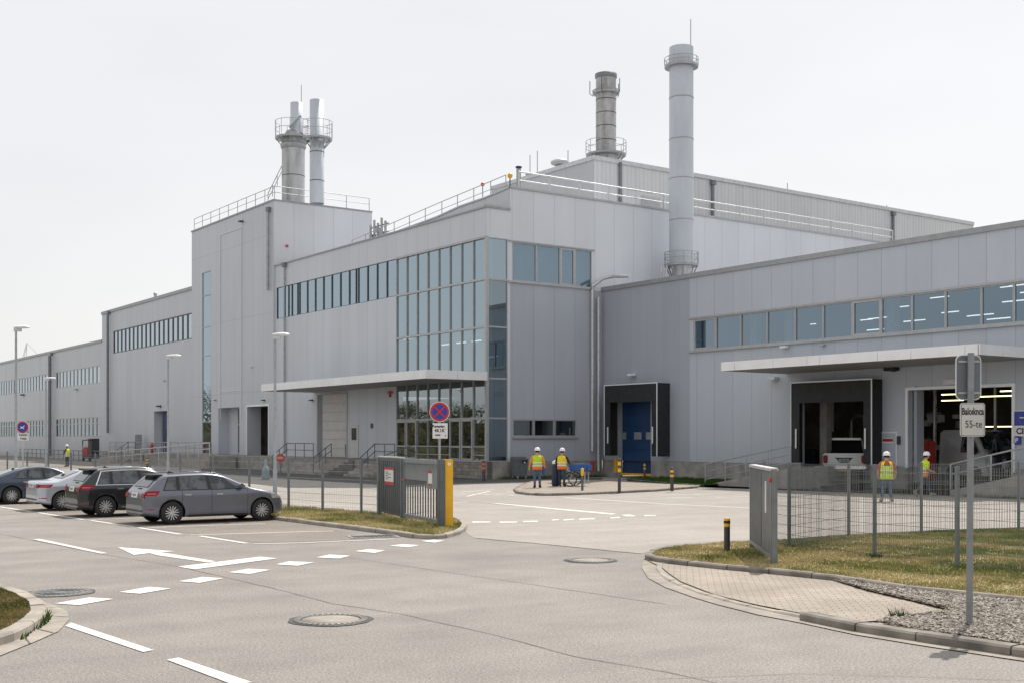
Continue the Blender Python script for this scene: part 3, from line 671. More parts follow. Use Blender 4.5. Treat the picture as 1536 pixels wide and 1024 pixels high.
mb = MB(); mb.box((Lx0+.1,YB+.05,.16),(Lx1-.2,YB+.25,.27)); mb.box((Lx0-.02,YB-.25,.3),(Lx0+.2,YB-.1,1.15)); mb.build('yellow_edge', M['yellow'], r, off)
mb = MB(); mb.box((Lx0-.3,YB-.02,.3),(Lx0+.15,YB+.05,t1-.1)); mb.build('door_frame', M['galv_lt'], r, off)
s2 = shelter(1187, 1308, 574, .8, 1.15)
# opening frame right
mb = MB(); 
wb.box(mb, a3-.14, a3, -.02, .08, .9, t3+.14); wb.box(mb, b3_, b3_+.14, -.02, .08, .9, t3+.14); wb.box(mb, a3, b3_, -.02, .08, t3, t3+.14); mb.build('door_frame', M['fascia'], r, off)
mb = MB(); wb.box(mb, a3+.02, a3+.2, -.9, -.35, .3, t3); mb.build('door_reveal', M['wallB'], r, off)
mb = MB(); wb.box(mb, pd0, pd1, .0, .05, 1.1, pdz); dd_ = mb.build('side_door', M['wallB'], r, off)
mb = MB(); wb.box(mb, pd0-.05, pd0, 0, .07, 1.08, pdz+.06); wb.box(mb, pd1, pd1+.06, 0, .07, 1.08, pdz+.06); wb.box(mb, pd0, pd1, 0, .07, pdz, pdz+.06); mb.build('door_frame', M['fascia'], r, off)
mb = MB(); z = wb.z(1333, 660); u = wb.u(1333); wb.box(mb, u-.3, u+.3, .05, .06, z-.12, z+.12); mb.build('door_sign', M['signwhite'], dd_).data.transform(Matrix.Translation(-Vector(off)))
mb = MB(); wb.box(mb, u-.3, u+.3, .062, .066, z-.05, z+.09); mb.build('door_sign_text', M['signred'], dd_).data.transform(Matrix.Translation(-Vector(off)))
# dock rooms
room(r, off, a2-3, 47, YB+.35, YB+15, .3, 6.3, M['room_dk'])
mb = MB(); mb.quad((a2-1,YB-.3,.32),(b3_+.5,YB-.3,.32),(b3_+.5,YB+16,.32),(a2-1,YB+16,.32)); mb.build('dock_floor', M['concrete_dk'], r, off)
mb = MB(); wb.box(mb, a2+.25, a2+.7, -1.6, -1.2, .3, t2); mb.build('interior_column', M['concrete'], r, off)
for (px,py,y0,L) in ((1292,597,YB+3,.7),(1412,592,YB+4,2.6),(1412,601,YB+7,1.6),(1470,595,YB+4,2.2),(1500,587,YB+2,1.6),(1478,640,YB+9,4.0),(1485,666,YB+9,3.0)):
    x = on_y(px, y0); z = zf(py, x, y0); mb = MB(); mb.box((x,y0,z),(x+L*.8,y0+.1,z+.05)); mb.build('ceiling_lamp', M['lamp_w'], r, off)
mb = MB()
for px in (1402, 1493):
    y0 = YB+6; x = on_y(px, y0); mb.tube([(x,y0,.3),(x,y0,6.2)], .09, 8)
mb.build('interior_pipe', M['galv_lt'], r, off); mb = MB()
y0 = YB+6; x = on_y(1249, y0); mb.tube([(x,y0,2.8),(x,y0,6.2)], .08, 8); x = on_y(1276,y0); mb.tube([(x,y0,2.0),(x,y0,3.4),(x+.3,y0,3.7),(x+.9,y0,3.6),(x+1.1,y0,2.6)], .12, 8)
mb.build('interior_pipe', M['galv_lt'], r, off)
random.seed(5)
for k in range(26):
    mb = MB()
    x = random.uniform(a2+.8, b2_-.2); z = random.uniform(1.2, 3.6); y0 = YB+random.uniform(6,10); s_ = random.uniform(.1,.4); mb.box((x,y0,z),(x+s_*1.6,y0+.3,z+s_)); mb.build('wall_equipment', M['room'], r, off)
for k in range(26):
    mb = MB()
    x = random.uniform(a3+1, b3_-.5); z = random.uniform(.8, 4.2); y0 = YB+random.uniform(8,14); s_ = random.uniform(.2,.7); mb.box((x,y0,z),(x+s_*1.8,y0+.3,z+s_)); mb.build('wall_equipment', M['room'], r, off)
# small fixtures
wr_ = Wall('x', 0, r, off); drainpipe(wr_, 8.35, .35, wb.z(903, 447), r=.1, m='galv_lt', hopper=False, d=.22)
for px, py, m_, s_ in ((951,562,'fascia',.22),(1180,521,'fascia',.2),(1236,518,'alu',.12),(1164,568,'galv_lt',.26),(1342,554,'black',.3),(1373,580,'white',.1)):
    wall_lamp(wb, wb.u(px), wb.z(px, py), m_, s_)
mb = MB(); u, z = wb.u(1427), wb.z(1427, 572); wb.box(mb, u-.35, u+.35, 0, .12, z-.12, z+.12); mb.build('wall_vent', M['galv_lt'], r, off)
mb = MB(); u, z = wb.u(1349), wb.z(1349, 659); wb.box(mb, u-.07, u+.07, 0, .12, z-.22, z+.18); mb.build('wall_telephone', M['dark'], r, off)
mb = MB(); 
for px in (1230, 1318, 1345): 
    mb = MB(); u = wb.u(px); wb.box(mb, u, u+.9, .1, .5, 0, 1.0); mb.build('dock_buffer', M['concrete_dk'], r, off)
# blue sign on wall
u, z = wb.u(1522), wb.z(1522, 618)
sg = thing('wall_sign', 'blue and white square sign with round emblem on dock hall wall at right edge', 'sign', W(u, YB-.06, wb.z(1522, 654)), TH)
h1 = wb.z(1522,615)-wb.z(1522,654)
mb = MB(); mb.bbox((-.02,-.02,0),(1.35,.03,h1), .03); mb.build('sign_plate', M['signwhite'], sg)
mb = MB(); mb.box((.04,-.03,h1*.42),(1.29,-.021,h1-.04)); mb.build('sign_field', M['signblue'], sg)
mb = MB(); mb.lathe([(.19,0),(.19,.008),(.29,.008),(.29,0)], (.55,-.035,h1*.71), 24, axis='y', cap=False); mb.box((.30,-.045,h1*.70),(.62,-.036,h1*.74)); mb.build('sign_emblem', M['signwhite'], sg)
text_mesh('CIETA', .36, M['ink'], sg, (.62,-.03,h1*.2), bold=.012)
sg = thing('small_wall_sign', 'small blue square sign below the large blue and white wall sign', 'sign', W(wb.u(1524), YB-.06, wb.z(1522,666)), TH)
mb = MB(); mb.bbox((-.12,-.02,0),(.27,.03,.38), .02); mb.build('sign_plate', M['signblue'], sg); text_mesh('P', .28, M['signwhite'], sg, (.08,-.03,.18), bold=.008)

# ---------- upper hall behind
xU, yU = -8.0, 14.71; zU = 22.3
r, off = broot('upper_hall', 'highest rear hall with corrugated pale cladding rising behind the flat roof', 'building', xU, yU)
wu = Wall('x', xU, r, off); L = on_x(1460, xU)
wu.wall('wall', M['wallUr'], yU, L, 12, zU)
wu2 = Wall('y', yU, r, off); xl = wu2.u(737)
wu2.wall('wall', M['wallU'], xl, xU, 12, zU)
mb = MB(); mb.box((xU-.2, yU-.08, zU),(xU+.1, L, zU+.3)); mb.box((xl, yU-.1, zU),(xU-.2, yU+.1, zU+.3)); mb.build('coping', M['galv_lt'], r, off)
mb = MB(); mb.quad((xl,yU,zU),(xU,yU,zU),(xU,L,zU),(xl,L,zU)); mb.quad((xU,L,12),(xl,L,12),(xl,L,zU),(xU,L,zU)); mb.quad((xl,L,12),(xl,yU,12),(xl,yU,zU),(xl,L,zU)); mb.build('roof', M['coping'], r, off)
for px in (929, 1067.5, 1338): drainpipe(wu, wu.u(px), 17.4, zU-.4 if px != 929 else zU+.1, r=.12, m='post', hopper=(px != 929))
def rooftop(name, label, cat, px, y0, py0, w_px, parts):
    x = on_y(px, y0); z = zf(py0, x, y0); s = W(x, y0).y/FX
    t = thing(name, label, cat, W(x, y0, z), TH)
    for nm, mt, prof in parts:
        mb = MB(); mb.lathe([(a*s, b*s) for a, b in prof], n=20); mb.build(nm, M[mt], t)
    return t
rooftop('roof_vent', 'wide mushroom roof vent above the rear hall parapet', 'vent', 840, yU+4, 256, 0, [('shaft','galv',[(7,-6),(7,10)]),('cowl','galv_lt',[(11,8),(14,10),(14,13),(9,16),(2,17)])])
rooftop('flue_pipe', 'short grey flue pipe with flat cap at the roof corner', 'flue', 778, 3.5, 284, 0, [('shaft','galv',[(3.6,-4),(3.6,30)]),('cap','dark',[(1,31),(4.6,31.5),(5,33.5),(1,35)])])
rooftop('roof_vent', 'small round roof vent beside the low parapet left of the mushroom vent', 'vent', 795, yU+3, 270, 0, [('shaft','galv',[(6,-4),(6,7)]),('cowl','galv_lt',[(7,7),(7,9),(2,10)])])
rooftop('roof_vent', 'little capped vent pipe above the mid-height hall roof', 'vent', 233, 4, 449, 0, [('shaft','galv',[(2,-12),(2,6)]),('cap','galv',[(2.8,6),(2.8,9),(1,10)])])
for px, p0, p1, lab in ((795,268,233,'thin mast aerial left of the pair on rear roof'),(806,262,227,'thin mast aerial right of the pair on rear roof'),(852,250,226,'thin mast aerial behind the mushroom roof vent'),(1181,292,275,'short thin aerial on rear hall roof right of the tall chimney'),(1330,320,308,'short thin aerial near right end of rear hall roof')):
    y0 = yU+5 if px < 1000 else on_x(px, xU-.3)
    x = on_y(px, y0) if px < 1000 else xU-.3
    za, zb_ = zf(p0, x, y0), zf(p1, x, y0); t = thing('roof_aerial', lab, 'aerial', W(x,y0,za-1)); mb = MB(); mb.tube([(0,0,0),(0,0,zb_-za+1)], .035, 5); mb.build('mast', M['galv'], t)
# beacons
def beacon(px, p0, p1, col, lab, y0, rr):
    x = on_y(px, y0); za, zb_ = zf(p0, x, y0), zf(p1, x, y0); t = thing('warning_beacon', lab, 'beacon', W(x,y0,za)); h = zb_-za
    mb = MB(); mb.tube([(0,0,0),(0,0,h)], .035, 6); mb.build('pole', M['dark' if col=='yellow' else 'galv'], t)
    mb = MB(); mb.lathe([(.02,h-rr*.9),(rr*.7,h-rr*.75),(rr,h),(rr*.85,h+rr*.5),(rr*.4,h+rr*.9),(.01,h+rr)], n=14); mb.build('lens', M[col], t)
beacon(724, 296, 277, 'red', 'red round beacon on thin pole above the roof edge', 2.2, .13)
beacon(765, 280, 264, 'yellow', 'yellow beacon on short pole at the roof corner', 2.2, .17)
t = thing('roof_cabinet', 'low pale equipment box on the roof behind the corner railing', 'equipment', W(on_y(760,7),7,17.4), TH)
mb = MB(); mb.bbox((-3,0,0),(1.5,1.5,1.5),.05); mb.build('casing', M['galv_lt'], t)
t = thing('roof_cabinet', 'small pale equipment frame behind the roof railing left of the tall chimney', 'equipment', W(on_x(970,-.9)*0-.9,on_x(970,-.9),17.4), TH)
mb = MB(); mb.box((-.3,-.8,0),(.3,.9,.9)); mb.build('casing', M['galv_lt'], t); 
# railings on roofs
def WF(x,y,z): return W(x,y,z)
railing('roof_railing', 'white railing along the roof edge above the glazed return wall', [WF(-.35,2.6,zM), WF(-.35,12,zM), WF(-.35,24,zM),WF(-.35,38.4,zM)], 1.15, 2.6, levels=(1,.55), r=.05, m='galv_lt')
railing('roof_railing', 'railing climbing along the roof above the long window band', [WF(zz[0][0]-1,yr+.4,zM-.1), WF(zz[1][0],yr+.4,zz[1][1]), WF(zz[3][0],yr+.4,zz[3][1]), WF(on_y(528,yr+.4),yr+.4,15.95)], 1.1, 2.0, r=.03, m='galv')
railing('roof_railing', 'railing around the front and side of the tower roof', [WF(-47.6,0,21.3), WF(-39.5,0,21.3),WF(-37.5,0,21.3), WF(-30,0,21.3), WF(-30,8.5,21.3)], 1.1, 1.9, r=.03, m='galv')
railing('roof_railing', 'short railing of the ladder landing beside the tower side wall', [WF(-29.4,.6+4.9,16.1), WF(-25,5.5,16.1), WF(-25,3.5,16.1)], 1.1, 1.2, r=.03, m='galv')
railing('access_ladder', 'ladder rails rising steeply against the weathered chimney on the tower', [WF(on_y(402,.6),.6,21.3), WF(on_y(423,.8),.8,23.2)], 1.0, 1.0, r=.03, m='galv')
t = thing('pipe_manifold', 'cluster of small pipes and valves beside the tower roof corner', 'equipment', W(on_y(568,3), 3, 16), TH)
mb = MB()
for k in range(5): mb.tube([(-1.2+k*.55,0,0),(-1.2+k*.55,0,2.1+.3*(k%2))], .09, 6)
for z in (.7,1.3,1.9): mb.tube([(-1.4,.1,z),(1.3,.1,z)], .06, 6)
for k in range(3): mb.box((-1.1+k*.8,-.2,1.0+.4*(k%2)),(-.75+k*.8,.2,1.35+.4*(k%2)))
mb.build('pipework', M['galv'], t)

# ================================================================ CHIMNEYS
def platform(t, r, R, z, arc=(0, 2*PI), h=1.1, n=20, m='galv', bracket=True):
    a0, a1 = arc; full = abs(a1-a0-2*PI) < .01
    mb = MB(); vs = []
    for k in range(n+1):
        a = a0+(a1-a0)*k/n; c, s = math.cos(a), math.sin(a)
        vs += [(r*c,r*s,z),(R*c,R*s,z),(R*c,R*s,z-.14),(r*c,r*s,z-.14)]
    fs = []
    for k in range(n):
        for j in range(4): fs.append((k*4+j, k*4+(j+1)%4, (k+1)*4+(j+1)%4, (k+1)*4+j))
    mb.add(vs, fs)
    if bracket:
        for k in range(0, n, 3):
            a = a0+(a1-a0)*k/n; c, s = math.cos(a), math.sin(a); mb.tube([(r*c,r*s,z-.8),(R*c*.95,R*s*.95,z-.1)], .05, 4)
    p = mb.build('platform', M[m], t)
    mb = MB()
    for L in (h, h*.5): mb.tube([(R*math.cos(a0+(a1-a0)*k/n), R*math.sin(a0+(a1-a0)*k/n), z+L) for k in range(n+1)], .022, 5, smooth=False)
    for k in range(0, n+1, 2):
        a = a0+(a1-a0)*k/n; mb.tube([(R*math.cos(a),R*math.sin(a),z),(R*math.cos(a),R*math.sin(a),z+h)], .022, 5, smooth=False)
    mb.build('platform_railing', M['galv'], t)
def seams(mb, r, zs):
    for z in zs: mb.lathe([(r+.002,z-.03),(r+.015,z-.02),(r+.015,z+.02),(r+.002,z+.03)], n=32, cap=False)
# tall one in front of the return wall
x, y = 1.75, on_x(1022, 1.75); P = W(x, y, 11.6); s = P.y/FX
t = thing('chimney', 'tallest smooth light grey chimney standing before the return wall with a thin aerial on top', 'chimney', P)
top = H+(YH-72)*s-11.6; R_ = 18.3*s
mb = MB(); mb.lathe([(R_,2.0),(R_*.98,top)], n=40, cap=False); mb.lathe([(R_*.9,top),(R_*.97,top)], n=40, cap=False); shaft = mb.build('shaft', M['chimney'], t)
mb = MB(); seams(mb, R_, [H+(YH-q)*s-11.6 for q in (148,210,269,331)]); mb.build('seam_ring', M['galv'], shaft)
mb = MB(); mb.lathe([(R_*.75,-.1),(R_*.75,1.6),(R_*1.0,2.1)], n=32); mb.build('base', M['galv_lt'], t)
platform(t, R_, R_+.3, H+(YH-99)*s-11.6, h=.45, bracket=False); platform(t, R_*.9, R_+.3, 2.0, h=.75, n=24)
mb = MB(); mb.tube([(R_*.75,-.1,top-1),(R_*.75,-.1,top+42*s)], .03, 6); mb.build('aerial', M['galv'], t)
mb = MB(); mb.tube([(-R_-.5,-.3,1.9),(-R_-.7,-.3,0)], .06, 5); mb.tube([(-R_-.2,-.5,1.9),(-R_-.4,-.5,0)], .06, 5); mb.build('strut', M['galv_lt'], t)
# stained one on the rear hall
x, y = xU-3.0, yU+2.2; P = W(x, y, zU); k_ = 0
for _ in range(20):   # settle on the column above pixel 909 at this setback
    y = on_x(909, x)
P = W(x, y, zU); s = P.y/FX
t = thing('chimney', 'rust stained metal chimney with dark rim standing on the rear hall corner', 'chimney', P)
top = H+(YH-112)*s-zU; R_ = 15.2*s
mb = MB(); mb.lathe([(R_,.2),(R_,top-.2)], n=36, cap=False); shaft = mb.build('shaft', M['dirty'], t)
mb = MB(); mb.lathe([(R_*1.02,top-.35),(R_*1.09,top-.25),(R_*1.09,top),(R_*.9,top),(R_*.9,top-1)], n=32, cap=False); mb.build('rim', M['post'], shaft)
mb = MB(); seams(mb, R_, [H+(YH-q)*s-zU for q in (151,171,191,212)]); mb.build('seam_ring', M['dark'], shaft)
pz = H+(YH-232)*s-zU; platform(t, R_, R_+.75, pz, h=.95); platform(t, R_, R_+.25, H+(YH-139)*s-zU, h=.1, bracket=False)
mb = MB(); mb.lathe([(R_*.6,-.5),(R_*1.25,pz-.15),(R_*1.0,pz-.1)], n=28); mb.build('base', M['fascia'], t)
mb = MB()
for k in range(5):
    a = 2*PI*k/5+.6; c_, s_ = math.cos(a)*(R_+.45), math.sin(a)*(R_+.45); zq = H+(YH-141)*s-zU; mb.tube([(c_*.8,s_*.8,zq-.2),(c_,s_,zq),(c_,s_,zq+.95)], .03, 5)
mb.build('stanchion', M['dark'], t)
# pair on the tower
def at_px(px, y0): return on_y(px, y0)
y0 = 3.0; x = on_y(440, y0); P = W(x, y0, 21.2); s = P.y/FX
t = thing('chimney', 'thick weathered chimney with a narrower top pipe, left of the pair on the tower', 'chimney', P)
R_ = 17*s; z1_ = H+(YH-208)*s-21.2; z2_ = H+(YH-155)*s-21.2
mb = MB(); mb.lathe([(R_,-.1),(R_,z1_)], n=36, cap=False); mb.lathe([(R_,z1_),(R_*.6,z1_+.6)], n=36, cap=False); sh = mb.build('shaft', M['weath'], t)
mb = MB(); seams(mb, R_, [H+(YH-q)*s-21.2 for q in (265,222)]); mb.build('seam_ring', M['dark'], sh)
mb = MB(); mb.lathe([(9.3*s,z1_+.4),(9.3*s,z2_),(8.4*s,z2_),(8.4*s,z2_-.6)], (5*s,0,0), n=28, cap=False); mb.build('upper_pipe', M['chimney'], t)
mb = MB(); mb.lathe([(R_*1.04,z1_-.9),(R_*1.12,z1_-.75),(R_*1.12,z1_-.55),(R_*1.04,z1_-.4)], n=30, cap=False); mb.build('clamp_ring', M['galv'], sh)
pz = z1_+.05; platform(t, R_*.9, 27*s, pz, h=1.3, n=24)
mb = MB(); mb.tube([(-.2,-.6,pz+.7),(.8,-.9,pz+1.6)], .1, 6); mb.tube([(5*s+7*s,0,z2_-1.5),(5*s+7*s,0,z2_+1.5)], .03, 5); mb.tube([(-.3,.5,pz),(-.3,.5,pz+2.6)], .03, 5); mb.build('fittings', M['galv'], t)
x = on_y(475.5, y0); P = W(x, y0, 21.2); s = P.y/FX
t = thing('chimney', 'slim smooth pale blue-grey chimney, right of the pair on the tower', 'chimney', P)
R_ = 10.8*s; z2_ = H+(YH-151)*s-21.2; pz = H+(YH-208)*s-21.2
mb = MB(); mb.lathe([(R_,-.1),(R_,z2_),(R_*.9,z2_),(R_*.9,z2_-.5)], n=32, cap=False); sh = mb.build('shaft', M['chimney'], t)
mb = MB(); seams(mb, R_, [H+(YH-q)*s-21.2 for q in (229,272)]); mb.build('seam_ring', M['dark'], sh)
platform(t, R_, 23*s, pz, arc=(-PI*.8, PI*.8), h=1.3, n=20)
# far pale mast
x = on_y(40, 40); P = W(x, 40, 10)
t = thing('lattice_mast', 'pale slanting mast with stay cables peeking above the low hall at far left', 'mast', P); s = P.y/FX
zb = H+(YH-532)*s-10; zt_ = H+(YH-514)*s-10
mb = MB(); mb.tube([(0,0,0),(0,0,zt_)], .12, 6); mb.build('mast', M['fascia'], t)
mb = MB(); mb.tube([(0,0,zt_),(-9*s*.7,0,zb-1)], .06, 4); mb.tube([(0,0,zt_),(17*s,0,zb)], .06, 4); mb.tube([(0,0,zt_-.6),(-4*s,0,zb-1)], .06, 4); mb.build('stay_cable', M['galv'], t)

# ================================================================ PLATFORMS, STAIRS, RAMPS in front of the glazed block
def steps(name, label, x0, x1, y1, n, rise, tread, m='concrete'):
    # y1: rear edge (platform front); descends towards -y'
    t = thing(name, label, 'steps', W(x0, y1), TH)
    mb = MB()
    for k in range(n):
        mb.box((0, -(n-k)*tread, 0.002), (x1-x0, -(n-1-k)*tread-.002, rise*(k+1)))
    mb.build('stair_flight', M[m], t); return t
pf = thing('entrance_platform', 'long raised concrete landing below the canopy and glazed entrance', 'platform', W(-29.7, -2.2), TH)
mb = MB(); mb.box((0,0,0.001),(18.5,2.17,1.0)); mb.build('slab', M['concrete'], pf)
steps('stairs', 'wide concrete steps below the white roller door', on_y(455,-2.25), on_y(530,-2.25), -2.25, 6, .166, .36)
steps('stairs', 'concrete steps below the glass entrance doors behind the gate', on_y(560,-2.25), on_y(598,-2.25), -2.25, 6, .166, .36)
railing('handrail', 'dark handrail of the landing left of the roller door steps', [W(on_y(408,-4.2),-4.2,.1), W(on_y(430,-2.3),-2.3,1.0), W(on_y(470,-2.3),-2.3,1.0)], 1.05, 1.4, m='post', r=.035)
railing('handrail', 'dark handrail sloping down the right of the roller door steps', [W(on_y(497,-2.2),-2.2,1.0), W(on_y(470,-4.6),-4.6,.1)], 1.05, 1.2, m='post', r=.035)
railing('handrail', 'grey handrail of the landing left of the glass doors', [W(on_y(540,-4.4),-4.4,.15), W(on_y(562,-2.3),-2.3,1.0), W(on_y(592,-2.3),-2.3,1.0)], 1.05, 1.4, m='post', r=.035)
railing('handrail', 'pale handrail rising towards the glass doors above the gate', [W(on_y(574,-4.4),-4.4,.3), W(on_y(624,-1.2),-1.2,1.0)], 1.05, 1.4, m='galv', r=.035)
pf = thing('landing_platform', 'raised concrete landing in front of the tower doors', 'platform', W(-66, -2.2), TH)
mb = MB(); mb.box((0,0,0.001),(36.2,1.95,1.0)); mb.build('slab', M['concrete'], pf)
railing('landing_railing', 'railing of the landing in front of the tower doors', [W(-66,-2.1,1.0), W(-38,-2.1,1.0)], 1.05, 2.0, m='galv', r=.035)
rp = thing('access_ramp', 'long concrete ramp rising to the right below the tower doors', 'ramp', W(-58, -4.6), TH)
mb = MB(); mb.add([(0,0,0),(26,0,0),(26,0,1.0),(0,2.2,0),(26,2.2,0),(26,2.2,1.0)], [(0,1,2),(3,5,4),(0,2,5,3),(1,4,5,2)]); mb.build('slab', M['concrete'], rp)
railing('ramp_railing', 'long pale railing rising along the ramp below the tower', [W(-58,-4.6,.05), W(-32,-4.6,1.0)], 1.05, 2.4, m='galv_lt', r=.045)
steps('stairs', 'concrete steps below the tall cabinet by the blue door', on_y(170,-2.25), on_y(215,-2.25), -2.25, 6, .166, .36)
railing('handrail', 'handrail rising beside the steps left of the tall cabinet', [W(on_y(172,-4.4),-4.4,.1), W(on_y(192,-2.3),-2.3,1.0), W(on_y(203,-2.3),-2.3,1.0)], 1.05, 1.5, m='post', r=.035)
railing('handrail', 'grey handrail sloping up in front of the blue door', [W(on_y(213,-4.4),-4.4,.4), W(on_y(238,-2.5),-2.5,1.0), W(on_y(256,-2.5),-2.5,1.0)], 1.05, 1.5, m='galv', r=.035)
# cabinet
P = W(on_y(203,-1), -1, 1.0); t = thing('cabinet', 'tall narrow metal cabinet with brown side standing left of the blue door', 'cabinet', P, TH); s = P.y/FX
mb = MB(); mb.bbox((0,0,0),(6*s/.75,.5,27*s),.03); mb.build('casing', M['galv'], t); mb = MB(); mb.box((-.01,-.01,0.01),(4.2*s,-.002,27*s-.05)); mb.build('side_panel', mat('brown_panel',(.16,.14,.09),.6), t)
# dock ramps
def ramp_wedge(label, x0, x1, z0, z1, y0, y1):
    t = thing('dock_ramp', label, 'ramp', W(x0, y0), TH); mb = MB(); L = x1-x0; d = y1-y0
    mb.add([(0,0,0),(L,0,0),(L,0,z1),(0,0,z0),(0,d,0),(L,d,0),(L,d,z1),(0,d,z0)], [(0,1,2,3),(1,5,6,2),(5,4,7,6),(4,0,3,7),(3,2,6,7)]); mb.build('slab', M['concrete'], t); return t
ramp_wedge('concrete ramp wedge with railing left of the dock with the pickup', 14.1, 19.7, .03, 1.0, 4.05, 6.2)
railing('ramp_railing', 'grey railing rising along the ramp left of the pickup dock', [W(14.0,4.1,.03), W(19.7,4.1,1.0)], 1.05, 1.4, levels=(1,.62,.25), m='galv', r=.035)
ramp_wedge('concrete ramp wedge with railing below the right workshop opening', on_y(1425,4.0), 34, .25, 1.5, 4.0, 6.0)
railing('ramp_railing', 'grey railing rising along the ramp below the right workshop opening', [W(on_y(1425,4.0),4.05,.28), W(34,4.05,1.5)], 1.05, .95, levels=(1,.6), m='galv', r=.04)
# ================================================================ GROUND
def sheet(name, pts, z, m, kind='structure'):
    mb = MB(); mb.poly([Vector((p.x, p.y, z)) for p in pts]); o = mb.build(name, M[m] if isinstance(m, str) else m); 
    if kind: tag(o, kind=kind)
    return o
def GP(lst, z=0): return [G(x, y, z) for x, y in lst]
mb = MB(); mb.quad((-500,-80,0),(500,-80,0),(500,900,0),(-500,900,0)); tag(mb.build('ground', M['asphalt']), kind='structure')
# yard inside the gates
sheet('yard', GP([(700,799),(712,806.5),(800,814),(880,822),(962,830),(1000,818),(1090,811),(1165,808)]) + [G(1700,784), G(2400,745), W(60,8.4), W(0.3,8.4), W(0.3,0), W(-60,-2), G(0,712), G(300,735), G(430,758), G(560,768), G(640,777), G(690,786)], .004, 'yard')
sheet('service_road', [G(300,716), G(430,731), G(600,731), G(700,726), G(770,724), G(900,722), G(905,716), W(0.4,5), W(0.3,.1), W(-45,-.3)], .008, 'dark_asphalt')
sheet('parking_area', GP([(-200,735),(0,757),(62,767),(222,791),(300,801),(383,813),(470,811),(560,807),(478,788),(408,779)]) + [G(200,741), G(-150,715)], .004, 'parking')
# markings
def mark(quads, name='road_marking', z=.009, m='paint_white'):
    for q in quads:
        mb = MB(); mb.poly([Vector((G(x,y).x, G(x,y).y, z)) for x, y in q]); tag(mb.build(name, M[m]), kind='structure')
def c4(sx, ox, oy, L): return [[(x/sx+ox, y/sx+oy) for x, y in q] for q in L]
mark(c4(3.84,0,800,[[(315,403),(455,413),(655,377),(515,368)],[(685,337),(805,347),(985,317),(860,307)],[(1030,275),(1150,284),(1290,258),(1165,250)],
 [(1025,190),(1120,206),(1598,143),(1500,133)],[(678,78),(770,123),(862,112),(915,126),(1195,166),(1245,160),(925,107),(1012,102)],
 [(190,33),(580,115),(620,113),(230,30)],[(375,533),(825,684),(885,672),(410,514)],[(960,728),(1350,875),(1450,858),(1030,716)]]))
mark(c4(3.2,0,640,[[(1095,698),(1200,706),(1298,686),(1190,681)]]))
mark(c4(2.56,400,740,[[(35,272),(120,277),(183,264),(85,260)],[(190,245),(280,249),(322,238),(240,234)],[(338,221),(415,228),(455,218),(390,213)],[(470,200),(545,206),(588,198),(520,194)],[(592,182),(645,188),(682,180),(640,176)],
 [(865,37),(1325,80),(1345,77),(885,36.5)],[(790,106),(790,111),(860,110.5),(860,107)],[(895,107),(895,111.5),(962,110.5),(962,107)],[(985,105),(985,109),(1042,107.5),(1042,103.5)],[(1095,99.5),(1095,103),(1122,101),(1122,98)],
 [(1140,99),(1140,103),(1180,99.5),(1180,96.5)],[(1200,96),(1200,100),(1260,97.5),(1260,94)],[(1320,91),(1320,95),(1357,92.5),(1357,89)],[(1362,81),(1380,87),(1420,87),(1395,80)],[(1450,82.5),(1450,86),(1495,84.5),(1495,82)]]))
def line(pts, w, m='paint_white', name='road_marking', z=.009, jit=0.0):
    P = [G(x, y) for x, y in pts]
    if jit:
        Q = []
        for a, b in zip(P, P[1:]):
            n = max(2, int((b-a).length/.35))
            for k in range(n): Q.append(a.lerp(b, k/n) + Vector((random.uniform(-jit,jit), random.uniform(-jit,jit), 0)))
        P = Q + [P[-1]]
    mb = MB(); L = []; R = []
    for i, p in enumerate(P):
        d = (P[min(i+1,len(P)-1)]-P[max(i-1,0)]).normalized(); nrm = Vector((-d.y, d.x, 0))*w/2*(random.uniform(.6,1.3) if jit else 1)
        L.append(p+nrm+Vector((0,0,z))); R.append(p-nrm+Vector((0,0,z)))
    for i in range(len(P)-1): mb.quad(R[i], R[i+1], L[i+1], L[i])
    return tag(mb.build(name, M[m]), kind='structure')
for pts in ([(-30,755),(47,767)],[(58,768.5),(126,779)],[(136,780),(200,789.5)],[(208,791),(271,801)],[(300,803.5),(370,814.5)]): line(pts, .13)
for pts in ([(222,791),(330,787),(398,785)],[(285,802),(370,799.5),(455,797),(500,796)],[(381,815.5),(450,814),(590,808)],[(128,779.5),(240,775)],[(58,768),(140,764)],[(0,758),(60,754)]): line(pts, .10)
line([(847,745.5),(1000,755.5),(1128,761.5),(1300,764),(1536,766)], .16)
for pts in ([(690,737.5),(742,733.5)],[(700,744),(735,736)],[(760,737),(776,736)],[(795,731),(880,729)],[(1000,746.5),(1040,745.5)],[(1075,745.5),(1125,744)],[(1096,748.5),(1122,749)],[(1040,741),(1120,739)],[(1130,752),(1220,749)],[(1180,766),(1330,760)],[(1400,752),(1560,748)],[(1000,741.5),(1050,741)],[(620,757),(700,752)],[(440,755),(520,758),(560,760)]): line(pts, .12)
for x in range(690,790,18): line([(x, 740+(x-690)*.02),(x+9, 740.5+(x-690)*.02)], .14)
line([(0,800),(161,832),(267,849),(400,879.5),(500,905),(599,920),(747,953),(865,985),(1000,1007.6),(1150,1040)], .016, 'crack', 'pavement_seam', .006, .015)
line([(525,836),(640,853),(790,875),(880,888),(1000,906)], .018, 'crack2', 'pavement_seam', .006, .015)
line([(712,806.3),(800,814),(880,822),(962,830)], .05, 'crack', 'pavement_seam', .0075, .02)
line([(0,800),(-200,760)], .04, 'crack', 'pavement_seam', .006, .02)
line([(980,1018),(1200,1010),(1536,1020)], .01, 'crack2', 'pavement_seam', .006, .02)
line([(566,742),(700,752),(800,760)], .05, 'crack2', 'pavement_seam', .0075, .03)

